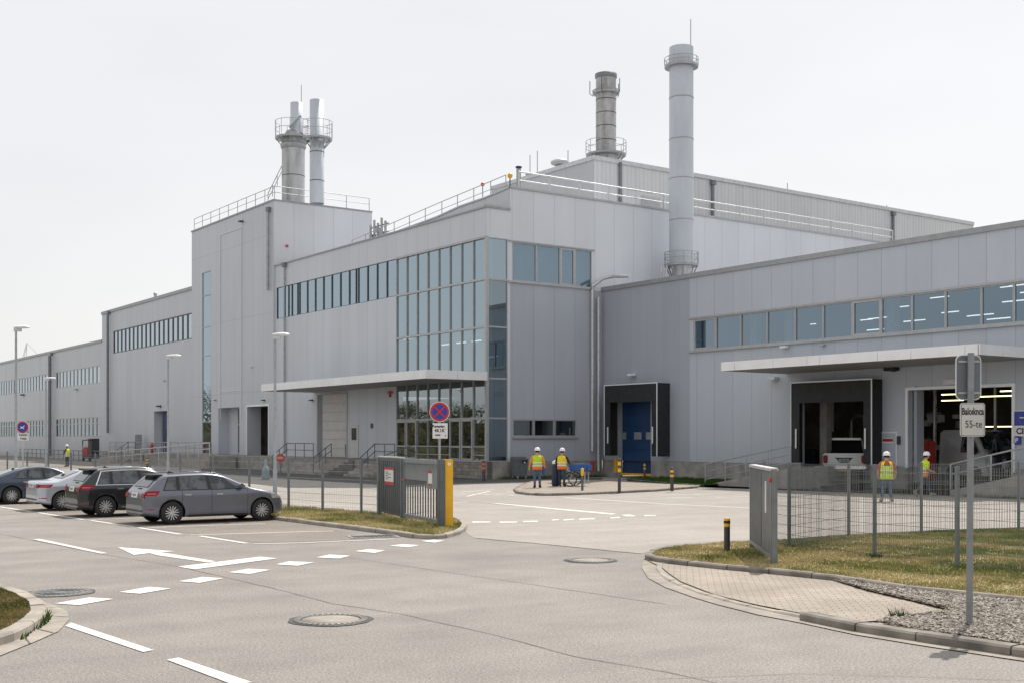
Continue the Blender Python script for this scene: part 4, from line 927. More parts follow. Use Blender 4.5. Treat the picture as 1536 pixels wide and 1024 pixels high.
# kerbs: separate stones swept along a line
def kerb(name, pts, w=.16, h=.12, m='kerb', stone=1.0, side=1, z0=0.0, group=None, base=None):
    P = [Vector((p.x, p.y, 0)) for p in pts]; mb = MB()
    # resample
    S = [P[0]]; 
    for a, b in zip(P, P[1:]):
        n = max(1, round((b-a).length/stone*2))
        for k in range(1, n+1): S.append(a.lerp(b, k/n))
    nr = []
    for i in range(len(S)):
        d = (S[min(i+1,len(S)-1)]-S[max(i-1,0)]).normalized(); nr.append(Vector((-d.y, d.x, 0))*side)
    for i in range(0, len(S)-1, 2):
        j = min(i+2, len(S)-1); g = .012/((S[j]-S[i]).length+.001)
        idx = [(S[i].lerp(S[i+1], g*2), nr[i])]
        if j == i+2: idx.append((S[i+1], nr[i+1]))
        idx.append((S[j-1].lerp(S[j], 1-g*2), nr[j]))
        hh = h + random.uniform(-.006, .006); ww = random.uniform(-.006,.006); rings = []
        for p, n_ in idx:
            p = p + n_*ww; c = .025
            rings.append([p+Vector((0,0,z0-.05)), p+Vector((0,0,z0+hh-c)), p+n_*c+Vector((0,0,z0+hh)), p+n_*(w)+Vector((0,0,z0+hh)), p+n_*w+Vector((0,0,z0-.05))])
        vs = [v for R in rings for v in R]; fs = []; q = 5
        for r_ in range(len(rings)-1):
            for k in range(q): fs.append((r_*q+k, r_*q+(k+1)%q, (r_+1)*q+(k+1)%q, (r_+1)*q+k))
        fs.append(tuple(range(q))); fs.append(tuple(range((len(rings)-1)*q, len(rings)*q))[::-1])
        mb.add(vs, fs)
    # mortar core that closes the joints
    for i in range(len(S)-1):
        a, b, na, nb = S[i], S[i+1], nr[i], nr[i+1]
        mb.add([a+na*.03+Vector((0,0,z0)), b+nb*.03+Vector((0,0,z0)), b+nb*.03+Vector((0,0,z0+h-.035)), a+na*.03+Vector((0,0,z0+h-.035)), a+na*(w-.02)+Vector((0,0,z0+h-.035)), b+nb*(w-.02)+Vector((0,0,z0+h-.035))], [(0,1,2,3),(3,2,5,4)], 1)
    return tag(mb.build(name, [M[m], M['crack']]), kind='structure')

def inset(pts, d, side=1):
    P = [Vector((p.x, p.y, 0)) for p in pts]; out = []
    for i, p in enumerate(P):
        t = (P[min(i+1,len(P)-1)]-P[max(i-1,0)]).normalized(); out.append(p + Vector((-t.y, t.x, 0))*side*d)
    return out
def in_poly(x, y, poly):
    c = False; n = len(poly)
    for i in range(n):
        x1, y1 = poly[i].x, poly[i].y; x2, y2 = poly[(i+1)%n].x, poly[(i+1)%n].y
        if (y1 > y) != (y2 > y) and x < (x2-x1)*(y-y1)/(y2-y1)+x1: c = not c
    return c
def blades(name, poly, z, density, h, m, seed, label=None, cap=90000, zfun=None):
    rnd = random.Random(seed); xs = [p.x for p in poly]; ys = [p.y for p in poly]
    area = (max(xs)-min(xs))*(max(ys)-min(ys)); n = min(int(area*density), cap*4); mb = MB(); k = 0
    vs = []; fs = []
    for _ in range(n):
        # bias to the near part
        x = rnd.uniform(min(xs), max(xs)); y = rnd.uniform(min(ys), max(ys))
        if not in_poly(x, y, poly): continue
        cl = math.sin(x*3.1+seed)*math.sin(y*2.3)+math.sin(x*7.7)*math.sin(y*6.1)*.6
        hh = h*rnd.uniform(.35,1.0)*(1+.45*cl)
        if hh < h*.15: continue
        a = rnd.uniform(0, PI*2); w = .006+.004*rnd.random(); w *= 1.3
        dx, dy = math.cos(a)*w, math.sin(a)*w; lx, ly = rnd.uniform(-1,1)*hh*.6, rnd.uniform(-1,1)*hh*.6
        o = len(vs); vs += [(x-dx,y-dy,z),(x+dx,y+dy,z),(x+lx,y+ly,z+hh)]; fs.append((o,o+1,o+2)); k += 1
        if k >= cap: break
    mb.v = vs; mb.f = fs; mb.m = [0]*len(fs); mb.sm = [False]*len(fs)
    o = mb.build(name, M[m]); return tag(o, label, 'grass', kind='stuff')

# --- right island
gz = .11
kk = [(1003,818.5),(985,820.5),(973,824),(967,829),(975,833),(1000,837),(1031,840.5),(1090,846.5),(1153,852),(1251,862),(1356,878),(1450,887),(1536,895.6),(1700,914)]
KL = GP(kk, .12)
farp = [(1003,818.5),(1087,811.5),(1164,808),(1244,802.5),(1340,797.5),(1432,793.5),(1536,789.5),(1800,781)]
FL = GP(farp, .11)
poly = FL + [GP([(1900,925)], .11)[0]] + inset(KL, .1)[::-1]
sheet('verge', inset(FL,.05,-1) + [GP([(1900,925)], .11)[0]] + inset(KL, .1)[::-1], gz-.01, 'grass_ground')
blades('grass', inset(FL,.12,-1) + [GP([(1900,925)], .11)[0]] + inset(KL, .16)[::-1], gz-.01, 1000, .052, 'grass', 3, 'mown dry grass with green patches behind the right hand fence', 120000)
kerb('kerb', FL, .10, .115, 'kerb_lt', 1.0, -1)
kerb('kerb', KL, .14, .12, 'kerb', 1.0, 1)
# paved apron
ap = inset(KL, -.03)[4:10] + GP([(1300,882),(1365,897),(1428,912.5),(1380,918.5),(1314,930),(1290,932),(1199,918),(1136,906),(1073,891),(1021,871),(1001,857),(993,850)], .03)
sheet('pavement', ap, .03, 'paving')
outer = [(970,843),(968,854),(977,866),(1000,878),(1040,892.5),(1073,902),(1136,919),(1199,931),(1282,948.5),(1373,963),(1516,984),(1700,1010)]
O = GP(outer); 
sheet('kerb_bed', GP([(966,840),(963,852),(972,867),(998,881),(1040,896),(1073,906),(1136,922),(1199,934),(1282,952),(1373,967),(1516,989),(1700,1016)]) + GP([(1700,990),(1516,964),(1373,943),(1290,931),(1199,916),(1136,903),(1073,889),(1021,869),(1001,856),(995,846),(1012,848)]), .012, 'kerb_tan')
kerb('kerb', GP([(1004,843.5),(985,845),(983,853),(990,862),(1008,873.5),(1045,888),(1100,904),(1160,917),(1199,924.5)], .02), .12, .035, 'kerb_lt', .6, 1)
kerb('kerb', GP([(1199,930),(1282,947.6),(1373,962),(1516,984),(1700,1010)], 0), .20, .115, 'kerb', 1.05, 1)
# gravel bed
gp = inset(KL, -.02)[9:] + GP([(1760,1000),(1523,964),(1373,944),(1314,931),(1428,913.5),(1365,898),(1300,883)], .06)
sheet('gravel_soil', gp, .055, 'soil')
def stones(name, poly, n, z, m, seed, label):
    rnd = random.Random(seed); xs = [p.x for p in poly]; ys = [p.y for p in poly]; mb = MB(); k = 0
    ico = [(0,0,1),(.9,0,.1),(.28,.85,.15),(-.73,.52,.05),(-.73,-.52,.2),(.28,-.85,.1),(0,0,-.6)]
    fc = [(0,1,2),(0,2,3),(0,3,4),(0,4,5),(0,5,1),(6,2,1),(6,3,2),(6,4,3),(6,5,4),(6,1,5)]
    while k < n:
        x = rnd.uniform(min(xs), max(xs)); y = rnd.uniform(min(ys), max(ys))
        if not in_poly(x, y, poly): continue
        s = rnd.uniform(.013,.036); a = rnd.uniform(0,2*PI); sx, sy, sz = s*rnd.uniform(.9,1.9), s*rnd.uniform(.5,.9), s*rnd.uniform(.35,.8); t = rnd.uniform(-.5,.5)
        R = Matrix.Rotation(a,3,'Z') @ Matrix.Rotation(t,3,'X')
        zz_ = z + rnd.uniform(0,.025)
        mb.add([Vector((x,y,zz_)) + R @ Vector((v[0]*sx*rnd.uniform(.8,1.2), v[1]*sy, v[2]*sz)) for v in ico], fc, rnd.choice((0,0,1,1,2))); k += 1
    return tag(mb.build(name, m), label, 'gravel', kind='stuff')
gm = [mat('gravel_grey', (.25,.225,.20), .9, var=.3, scale=30), mat('gravel_pale', (.36,.325,.285), .9, var=.2, scale=30), mat('gravel_brown', (.15,.125,.10), .9, var=.3, scale=30)]
stones('gravel', gp, 13000, .065, gm, 4, 'grey and brown stone chippings around the foot of the right sign')
for i,(px,py,n_) in enumerate(((1060,844,40),(1320,868,90),(1315,874,60),(1312,839,80),(1184,823,60),(1436,852,80),(1345,925,80),(1455,940,40))):
    c_ = G(px,py,.05); pl_ = [c_+Vector((math.cos(a_)*.16,math.sin(a_)*.2,0)) for a_ in (0,1,2,3,4,5)]
    blades('weeds', pl_, .02 if py > 845 else .1, 1200, .12, 'grass_g', 40+i, 'small tufts of weeds along the kerbs and fence posts of the right island', n_)
# --- left corner island
lz = .12
LL = GP([(-60,982),(0,969),(21,962.5),(42,952),(61,939),(70,926),(66,913),(45,900),(15,890),(-60,872)], 0.0)
li = inset(LL, .12)
sheet('verge', li, lz-.01, 'grass_ground'); blades('grass', inset(LL,.2), lz-.01, 5200, .045, 'grass_l', 9, 'short grass on the kerbed corner at bottom left', 50000)
kerb('kerb', LL, .2, .125, 'kerb_lt', .8, 1)
sheet('gutter', GP([(-60,1000),(0,984),(52,963),(88,947),(103.6,929),(101,917),(76,905.5),(50,899),(20,890),(-60,870),(-60,980)]), .012, 'kerb_lt')
for a, b in (((80,950),(56,944)),((103,926),(72,924)),((92,911),(66,912)),((45,966),(36,955))): line([a,b], .02, 'crack', 'pavement_seam', .017)
wl_ = GP([(60,935),(68,925),(72,917),(76,932),(62,942),(45,952),(38,962),(30,960)], 0)
blades('weeds', wl_, .01, 900, .11, 'grass_g', 5, 'small weeds growing in the gutter joint at bottom left', 700)
# --- gate island
gi_front = [(300,754),(360,769),(408,778.5),(478,787.5),(537,795),(590,802),(619,806.5),(650,808.5),(670,806.5),(690,801),(698,796),(700.5,790),(696,784.5),(689,781)]
GL = GP(gi_front, .0)
gi = inset(GL, .08) + GP([(640,776.5),(568,768),(430,757),(330,747),(300,744)], .1)
sheet('verge', gi, .09, 'grass_ground'); blades('grass', inset(GL,.15) + gi[-5:], .09, 620, .07, 'grass', 12, 'dry grass strip under the fence beside the grey gate', 40000)
kerb('kerb', GL, .14, .11, 'kerb_lt', 1.0, 1)
far2 = [G(300,754), G(300,754)+Vector((-.66,.75,0))*40]
sheet('verge', [far2[0]+Vector((0,.25,0)), far2[1]+Vector((0,.25,0)), far2[1]+Vector((1.5,2.4,0)), far2[0]+Vector((1.0,2.4,0))], .09, 'grass_ground')
kerb('kerb', [far2[1], far2[0]], .14, .11, 'kerb', 1.0, 1)
# --- centre island
ci = [(774,739.5),(790,742),(816,743.2),(857,742.4),(920,739.8),(985,736.5),(1046,731.5),(1052,729.5),(1000,727.5),(920,722.5),(860,721.2),(800,723),(780,729),(770,735),(774,739.5)]
sheet('pavement', inset(GP(ci, 0), .1), .1, 'paving'); kerb('kerb', GP(ci, 0), .14, .115, 'kerb', 1.0, 1)
# --- green patch at the dock hall foot
gg_ = GP([(935,718.5),(950,720.5),(1000,724),(1052,728),(1062,724),(1110,716),(1100,713),(1000,711),(960,710)], .08)
gg2 = [G(935,718.5,.08), G(1000,723.5,.08), G(1052,727.5,.08)] + [W(14.2,6.4,.08), W(14.2,8.7,.08), W(5.6,8.7,.08)]
sheet('verge', gg2, .08, 'grass_g'); blades('grass', gg2, .08, 260, .14, 'grass_g', 21, 'green grass bed at the foot of the dock hall wall', 14000)
kerb('kerb', GP([(928,718.5),(950,721.5),(1000,725.5),(1052,729.5)], 0), .14, .11, 'kerb_lt', 1.0, 1)
gg3 = [W(.1,.6,0), W(1.0,.6,0), W(1.0,8.6,0), W(.1,8.6,0)]
sheet('verge', gg3, .05, 'grass_g'); blades('grass', gg3, .05, 260, .2, 'grass_g', 22, 'thin weeds along the concrete plinth behind the two workers', 1800)
gg4 = [G(1425,742,.06), G(1800,752,.06), W(40,3.8,.06), W(28.6,3.8,.06)]
sheet('verge', gg4, .06, 'grass_g'); blades('grass', gg4, .06, 200, .15, 'grass_g', 23, 'green grass below the right ramp seen through the fence', 14000)
# manholes
def manhole(px, py, r, label, dusty):
    P = G(px, py); t = thing('manhole', label, 'manhole', P)
    mb = MB(); mb.lathe([(r,-.01),(r,.011),(r*.78,.013),(r*.78,-.01)], n=36, cap=False); mb.build('ring', M['dark'] if dusty else M['concrete_dk'], t)
    mb = MB()
    for k in range(36):
        a = 2*PI*k/36; c, s = math.cos(a), math.sin(a); mb.box((0,0,0),(r*.17,.035,.008), 0, Matrix.Translation((c*r*.8, s*r*.8, .012)) @ Matrix.Rotation(a,4,'Z'))
    mb.build('ring_ribs', M['concrete'], t)
    mb = MB(); mb.lathe([(r*.76,0),(r*.76,.012),(.01,.014)], n=36); mb.build('cover', M['kerb_lt'] if dusty else M['concrete_dk'], t)
    if not dusty:
        mb = MB()
        for q in (.25,.42,.6): mb.lathe([(r*q,.014),(r*q,.022),(r*(q+.07),.022),(r*(q+.07),.014)], n=30, cap=False)
        mb.build('cover_ribs', M['gate'], t)
    w_ = MB(); pts=[(math.cos(2*PI*k/30)*r*random.uniform(1.06,1.16), math.sin(2*PI*k/30)*r*random.uniform(1.06,1.16), .0095) for k in range(30)]; w_.poly(pts); w_.build('tar_collar', M['dark_asphalt'], t)
manhole(496, 929.5, .50, 'round manhole with ribbed ring and dusty pale cover in the middle of the road', True)
manhole(90, 888.5, .48, 'dark round manhole by the grassy corner at left', False)
manhole(886, 840, .48, 'round manhole with pale cover in the gateway between the two gates', True)
P = G(560, 804.5); t = thing('drain_grate', 'rectangular drain grate in front of the gate island kerb', 'drain', P, math.radians(20))
mb = MB(); mb.box((-.6,-.35,0),(.6,-.28,.02)); mb.box((-.6,.28,0),(.6,.35,.02)); mb.box((-.6,-.28,0),(-.53,.28,.02)); mb.box((.53,-.28,0),(.6,.28,.02)); mb.build('frame', M['concrete'], t)
mb = MB()
for k in range(9): mb.box((-.5+k*.115,-.27,0),(-.45+k*.115,.27,.017))
mb.build('grate', M['dark'], t)

# ================================================================ FENCES
def fence(name, label, pts, h=1.8, wires=.05, hs=.2, step=None, posts_extra=(), group=None, zb=.08, m='fence', wr_=.0042, overrun=.0, hr=.004):
    pts = [Vector((p.x, p.y, zb)) for p in pts]; t = thing(name, label, 'fence', pts[0], 0, group); src = None
    pm = MB(); pm.bbox((-.035,-.03,-.1),(.035,.03,h+.02), .006)
    cl = MB()
    for z in (.25,.85,1.45): cl.box((-.045,-.05,z),(.045,-.03,z+.05))
    for i, p in enumerate(pts):
        d = (pts[min(i+1,len(pts)-1)]-pts[max(i-1,0)]); rz = math.atan2(d.y, d.x)
        if src is None: src = pm.build('post', M['post'], t); src.location = p-pts[0]; src.rotation_euler = (0,0,rz)
        else: instance(src, 'post', t, p-pts[0], rz)
    for i in range(len(pts)-1):
        a, b = pts[i]-pts[0], pts[i+1]-pts[0]; L = (b-a).length; d = (b-a).normalized(); nn = Vector((-d.y, d.x, 0)); mb = MB(); k = 0
        n = int(L/wires)
        for k in range(1, n):
            q = a + d*(k*L/n); mb.tube([q+Vector((0,0,.04)), q+Vector((0,0,h))], wr_, 3, caps=False, smooth=False)
        z = .08
        while z < h:
            sag = random.uniform(-.004,.004)
            for s_ in (-1,1): mb.tube([a+nn*.008*s_+Vector((0,0,z)), a.lerp(b,.5)+nn*.008*s_+Vector((0,0,z+sag)), b+nn*.008*s_+Vector((0,0,z))], hr, 3, caps=False, smooth=False)
            z += hs
        mb.build('mesh_panel', M[m], t)
    return t
rf = [G(1163,846,.08), G(1184,821,.08), ]
fence('mesh_fence', 'grey wire mesh fence nearest the road, running from the right gate past the sign', [G(1184,821,.08), G(1312,837,.08), G(1436,850,.08), G(1436,850,.08)+(G(1436,850,.08)-G(1312,837,.08)), G(1436,850,.08)+(G(1436,850,.08)-G(1312,837,.08))*2], 1.8)
fence('mesh_fence', 'grey wire mesh fence farther back along the yard edge at right', [G(1184,821,.08), G(1273,805.5,.08), G(1382,800,.08), G(1528,795,.08), G(1528,795,.08)+Vector((2.6,1.1,0)), G(1528,795,.08)+Vector((5.2,2.2,0))], 1.72)
fence('mesh_fence', 'short wire mesh bay between the right gate and the first fence post', [G(1146,813,.08), G(1184,821,.08)], 1.8)
lf = [G(568,773,.08), G(542,770,.08), G(484,766.5,.08), G(433,762.5,.08)]
d = Vector((-.68,.733,0)); 
for k in range(1, 12): lf.append(lf[3] + d*2.5*k)
fence('mesh_fence', 'low wire mesh fence behind the parked cars', lf, 1.68, wires=.08, hs=.24, hr=.006, wr_=.0025)
# a darker rail fence close to the long hall
railing('yard_railing', 'dark low railing in front of the long low hall at far left', [W(-100,-3,0), W(-64,-3,0)], 1.1, 2.0, m='post', r=.04)

# ================================================================ GATES, PILLAR, BOLLARDS
A_, B_ = G(569,772,.05), G(604,780,.05); B2, C2 = G(606,780,.05), G(661,791,.05)
v = B_-A_; rz = math.atan2(v.y, v.x); t = thing('gate_box', 'solid grey steel gate drive panel with a paper notice left of the barred gate', 'gate', A_, rz)
L = v.length
mb = MB(); mb.bbox((0,-.05,.12),(L,.05,1.78), .01); mb.build('panel', M['gate'], t)
mb = MB(); 
for k in range(12): mb.box((L*k/12+.02,-.062,.2),(L*k/12+.05,-.052,1.7))
mb.build('panel_ribs', M['gate'], t)
mb = MB(); mb.box((-.03,-.07,1.78),(L+.03,.07,1.82)); mb.build('top_rail', M['galv_lt'], t)
mb = MB()
for x in (0, L): mb.bbox((x-.05,-.07,-.1),(x+.05,.07,1.78), .01)
mb.build('frame', M['post'], t)
mb = MB(); mb.box((L*.34,-.075,.98),(L*.72,-.068,1.5)); nt_ = mb.build('notice', M['signwhite'], t); mb = MB(); mb.box((L*.34,-.08,.98),(L*.72,-.077,1.08)); mb.box((L*.34,-.08,1.43),(L*.72,-.077,1.5)); mb.build('notice_band', M['signred'], nt_)
mb = MB()
for k in range(5): mb.box((L*.40,-.080,1.15+k*.05),(L*(.5+.12*(k%2)),-.077,1.165+k*.05))
mb.build('notice_text', M['ink'], nt_)
v = C2-B2; rz = math.atan2(v.y, v.x); L = v.length
t = thing('bar_gate', 'grey steel barred gate leaf ending beside the yellow pillar', 'gate', B2, rz)
mb = MB(); mb.bbox((0,-.05,1.66),(L,.05,1.78),.01); mb.bbox((0,-.05,.12),(L,.05,.22),.01); mb.bbox((0,-.05,.22),(.08,.05,1.66),.01); mb.bbox((L*.66,-.03,1.0),(L-.1,.03,1.66),.01); mb.box((.08,-.03,1.2),(L*.66,.02,1.62)); mb.build('frame', M['gate_lt'], t)
n = 14
for k in range(n):
    x = .14 + (L-.26)*k/(n-1); mb = MB(); top = 1.2 if x < L*.66 else 1.0
    mb.box((x-.02,-.015,.22),(x+.02,.015,top)); mb.build('bar', M['gate'], t)
mb = MB()
for k in range(14):
    x = .12+k*(L-.2)/14; mb.add([(x,-.056,1.66),(x+.05,-.056,1.66),(x+.025,-.056,1.42)],[(0,1,2)])
mb.build('rib_teeth', M['post'], t)
mb = MB(); mb.bbox((L-.05,-.09,-.1),(L+.12,.09,1.80),.012); mb.build('end_post', M['gate'], t)
mb = MB(); mb.box((L*.72,-.045,1.1),(L*.82,-.032,1.5)); nt_ = mb.build('notice', M['signwhite'], t); mb = MB(); mb.box((L*.72,-.05,1.42),(L*.82,-.047,1.5)); mb.box((L*.72,-.05,1.1),(L*.82,-.047,1.14)); mb.build('notice_band', M['signred'], nt_)
mb = MB(); mb.lathe([(.01,-.03),(.05,0),(.01,.03)], (.12,-.07,1.18), 10); mb.build('handle', M['orange'], t)
P = G(671, 790.5, .05); t = thing('barrier_pillar', 'bright yellow square pillar at the end of the barred gate', 'pillar', P, math.radians(18))
mb = MB(); mb.bbox((-.13,-.11,-.02),(.13,.11,1.80), .012); mb.build('column', M['yellow'], t)
mb = MB(); mb.lathe([(.045,0),(.045,.012)], (.02,-.123,1.68), 16, axis='y'); mb.build('lock_disc', M['signwhite'], t); mb = MB(); mb.box((-.14,-.02,.98),(-.13,.05,1.1)); mb.build('reader', M['dark'], t)
M['gate_r'] = mat('weathered_grey_steel', (.19,.205,.21), .5, .3, var=.15)
# right gate leaf
A_, B_ = G(1129,821,.1), G(1161,846,.1); v = B_-A_; rz = math.atan2(v.y, v.x); L = v.length
t = thing('sliding_gate', 'tall grey sheet steel gate leaf seen almost end on at the right island', 'gate', A_, rz)
for i, (a, b) in enumerate(((.04,L*.56),(L*.58,L-.12))):
    mb = MB(); mb.box((a,-.03,.18),(b,.03,1.70))
    for k in range(14): mb.box((a+(b-a)*k/14+.02,-.05,.2),(a+(b-a)*k/14+.09,.04,1.68))
    mb.build('panel', M['gate_r'], t)
mb = MB(); mb.bbox((0,-.08,1.70),(L,.08,1.76),.01); mb.build('top_rail', M['galv_lt'], t); mb = MB(); mb.bbox((0,-.06,.1),(L,.06,.18),.01); mb.build('bottom_rail', M['gate_lt'], t)
mb = MB(); mb.bbox((L-.06,-.06,-.05),(L+.05,.06,1.74),.015); mb.build('end_post', M['gate_r'], t)
mb = MB(); mb.bbox((-.06,-.06,-.05),(.06,.06,1.82),.01); mb.build('end_post', M['post'], t)
mb = MB(); mb.lathe([(.045,-.02),(.045,.02)], (L+.04,-.075,1.55), 12, axis='y'); mb.build('warning_lamp', M['red'], t)
mb = MB(); mb.box((L*.74,-.058,.9),(L*.80,-.052,1.5)); mb.build('sticker', M['signwhite'], t)
# bollards
def bollard(px, py, h, label, style, r=.06, z=.0):
    P = G(px, py, z); t = thing('bollard', label, 'bollard', P, 0)
    if style == 'near':
        mb = MB(); mb.lathe([(r,-.05),(r,h*.74)], n=20, cap=False); mb.build('pole', M['dark'], t)
        mb = MB(); mb.lathe([(r+.003,h*.74),(r+.003,h-.01),(r*.9,h),(.01,h)], n=20, cap=False); mb.build('yellow_band', M['yellow'], t)
        mb = MB(); mb.lathe([(r+.006,h*.84),(r+.006,h*.92)], n=20, cap=False); mb.build('black_band', M['ink'], t)
    elif style == 'head':
        mb = MB(); mb.lathe([(r,-.05),(r,h*.68)], n=14, cap=False); mb.build('pole', M['gate'], t); mb = MB(); mb.lathe([(r*1.15,h*.66),(r*1.15,h-.02),(.01,h)], n=14, cap=False); mb.build('yellow_band', M['yellow'], t)
    else:
        mb = MB(); mb.lathe([(r,-.05),(r,h-.02),(.01,h)], n=14, cap=False); mb.build('pole', M['dark'], t)
        for k in range(2):
            mb = MB(); mb.lathe([(r+.005,h*(.58+k*.2)),(r+.005,h*(.69+k*.2))], n=14, cap=False); mb.build('yellow_band', M['orange' if style=='or' else 'yellow'], t)
bollard(1090.5, 826, .68, 'black bollard with yellow and black top on the right grass island', 'near', .062, .1)
bollard(873.5, 735, 1.0, 'slim grey bollard with yellow head on the paved island beside the workers', 'head', .055, .1)
bollard(929, 736, 1.45, 'tallest slim black bollard with yellow bands before the blue dock door', 'st', .07, .1)
bollard(967, 718, 1.0, 'dark banded bollard close to the blue dock door', 'st', .07)
bollard(1008, 734, 1.0, 'banded bollard at the right end of the paved island', 'st', .08, .1)
bollard(725.5, 721, 1.15, 'orange banded black bollard before the glazed corner', 'or', .10)
bollard(222, 706, 1.0, 'black and yellow banded bollard near the landing below the blue door', 'st', .14)
P = W(on_y(228,-2.6), -2.6, 1.0); t = thing('fire_hydrant', 'small red hydrant post beside the blue door landing', 'hydrant', P); mb = MB(); mb.lathe([(.15,0),(.15,.75),(.2,.8),(.14,.95),(.02,1.0)], n=12); mb.box((-.22,-.08,.5),(.22,.08,.65)); mb.build('body', M['red'], t)

# ================================================================ STREET LAMPS
def street_lamp(px, pyt, D, label, w_px):
    s = D/FX; x = (px-768)*s; P = Vector((x, D, 0)); h = H + (YH-pyt)*s; t = thing('street_lamp', label, 'lamp post', P)
    mb = MB(); mb.tube([(0,0,0),(0,0,1.2),(0,0,1.25),(0,0,h)], [.085,.085,.06,.045], 10); mb.build('pole', M['galv'], t)
    L = w_px*s; mb = MB()
    prof = [(.02,.03,.03),(.1,.06,.05),(.35,.10,.07),(.7,.13,.08),(.92,.10,.05),(1,.02,.02)]
    vs = []; n = 10
    for q, w, hh in prof:
        for k in range(n):
            a = 2*PI*k/n; vs.append((-.1+q*L, math.cos(a)*w*1.3, h+.05 + math.sin(a)*hh*(1.2 if math.sin(a) > 0 else .6)))
    fs = [(i*n+k, i*n+(k+1)%n, (i+1)*n+(k+1)%n, (i+1)*n+k) for i in range(len(prof)-1) for k in range(n)] + [tuple(range(n)), tuple(range(n*(len(prof)-1), n*len(prof)))]
    mb.add(vs, fs, 0, True); mb.build('lamp_head', M['fascia'], t)
    mb = MB(); mb.box((-.08,-.05,h-.12),(.22,.05,h+.02)); mb.build('bracket', M['galv_lt'], t)
    return t
street_lamp(24, 493, 50, 'tall grey street lamp nearest the left edge of the picture', 24)
street_lamp(69, 568, 85, 'distant thin street lamp before the low hall windows', 17)
street_lamp(252, 535, 62, 'grey street lamp in front of the blue door', 23)
street_lamp(412.5, 504, 46, 'grey street lamp rising in front of the left end of the canopy', 26)
# stickers on lamp pole
# ================================================================ SIGNS
def disc(mb, r, y, m=0, n=36, c=(0,0), th=.004):
    mb.lathe([(.001, y),(r, y),(r, y+th)], (c[0],0,c[1]), n, m, axis='y', cap=False, smooth=False)
def nostop(t, z, r, cross=True):
    mb = MB(); mb.lathe([(.001,-.02),(r,-.02),(r,.0),(.001,.0)], (0,-.03,z), 40, axis='y', cap=False, smooth=False); b = mb.build('sign_disc', M['signwhite'], t)
    mb = MB(); disc(mb, r*.94, -.056, c=(0,z)); mb.build('red_ring', M['signred'], b)
    mb = MB(); disc(mb, r*.73, -.061, c=(0,z)); mb.build('blue_field', M['signblue'], b)
    mb = MB()
    for a in ((PI/4, -PI/4) if cross else ()):
        mb.box((-r*.76,-.069-(.002 if a > 0 else 0),-r*.085),(r*.76,-.066-(.002 if a > 0 else 0),r*.085), 0, Matrix.Translation((0,0,z)) @ Matrix.Rotation(a,4,'Y'))
    if not cross:
        mb.box((-r*.4,-.069,-r*.07),(r*.4,-.066,r*.07), 0, Matrix.Translation((.0,0,z)) @ Matrix.Rotation(-.6,4,'Y')); mb.box((-r*.3,-.073,-r*.07),(r*.35,-.070,r*.07), 0, Matrix.Translation((-.02,0,z-.02)) @ Matrix.Rotation(.55,4,'Y'))
    mb.build('cross_bar', M['signred' if cross else 'signwhite'], b)
D = 40.0; s = D/FX; P = Vector(((659.5-768)*s, D, 0)); t = thing('no_stopping_sign', 'round red and blue no stopping sign with white text plate above the gate', 'sign', P, 0)
mb = MB(); mb.tube([(0,0,0),(0,0,H+(YH-602)*s)], .035, 10); mb.build('pole', M['galv'], t)
zc = H+(YH-617)*s; nostop(t, zc, 15.2*s)
z0, z1 = H+(YH-657)*s, H+(YH-634)*s
mb = MB(); mb.bbox((-.235,-.05,z0),(.27,-.035,z1),.012); pl = mb.build('text_plate', M['signwhite'], t)
text_mesh('Bogorica', .12, M['ink'], pl, (-.03,-.055,z1-.11), bold=.006); text_mesh('4K1K', .15, M['ink'], pl, (0,-.055,z1-.25), bold=.004); text_mesh('mms', .09, M['ink'], pl, (-.06,-.055,z1-.39), bold=.004)
text_mesh('+', .09, M['ink'], pl, (.2,-.055,z1-.2)); text_mesh('8', .09, M['ink'], pl, (.2,-.055,z1-.42))
D = 60.0; s = D/FX; P = Vector(((34.5-768)*s, D, 0)); t = thing('no_parking_sign', 'round dark blue sign with red ring and white plate at far left', 'sign', P, 0)
mb = MB(); mb.tube([(0,0,0),(0,0,H+(YH-632)*s)], .035, 8); mb.build('pole', M['galv_lt'], t)
nostop(t, H+(YH-640)*s, 9.4*s, False)
z0, z1 = H+(YH-660)*s, H+(YH-649)*s
mb = MB(); mb.bbox((-.28,-.05,z0),(.3,-.035,z1),.012); pl = mb.build('text_plate', M['signwhite'], t)
text_mesh('TAXXY', .13, M['ink'], pl, (.03,-.055,z1-.1), bold=.006); text_mesh('Bwkci.', .12, M['ink'], pl, (.05,-.055,z1-.27), bold=.006)
mb = MB(); mb.tube([(-.32,0,H+(YH-674)*s),(-.32,0,z0)], .03, 6); mb.build('side_post', M['galv_lt'], t)
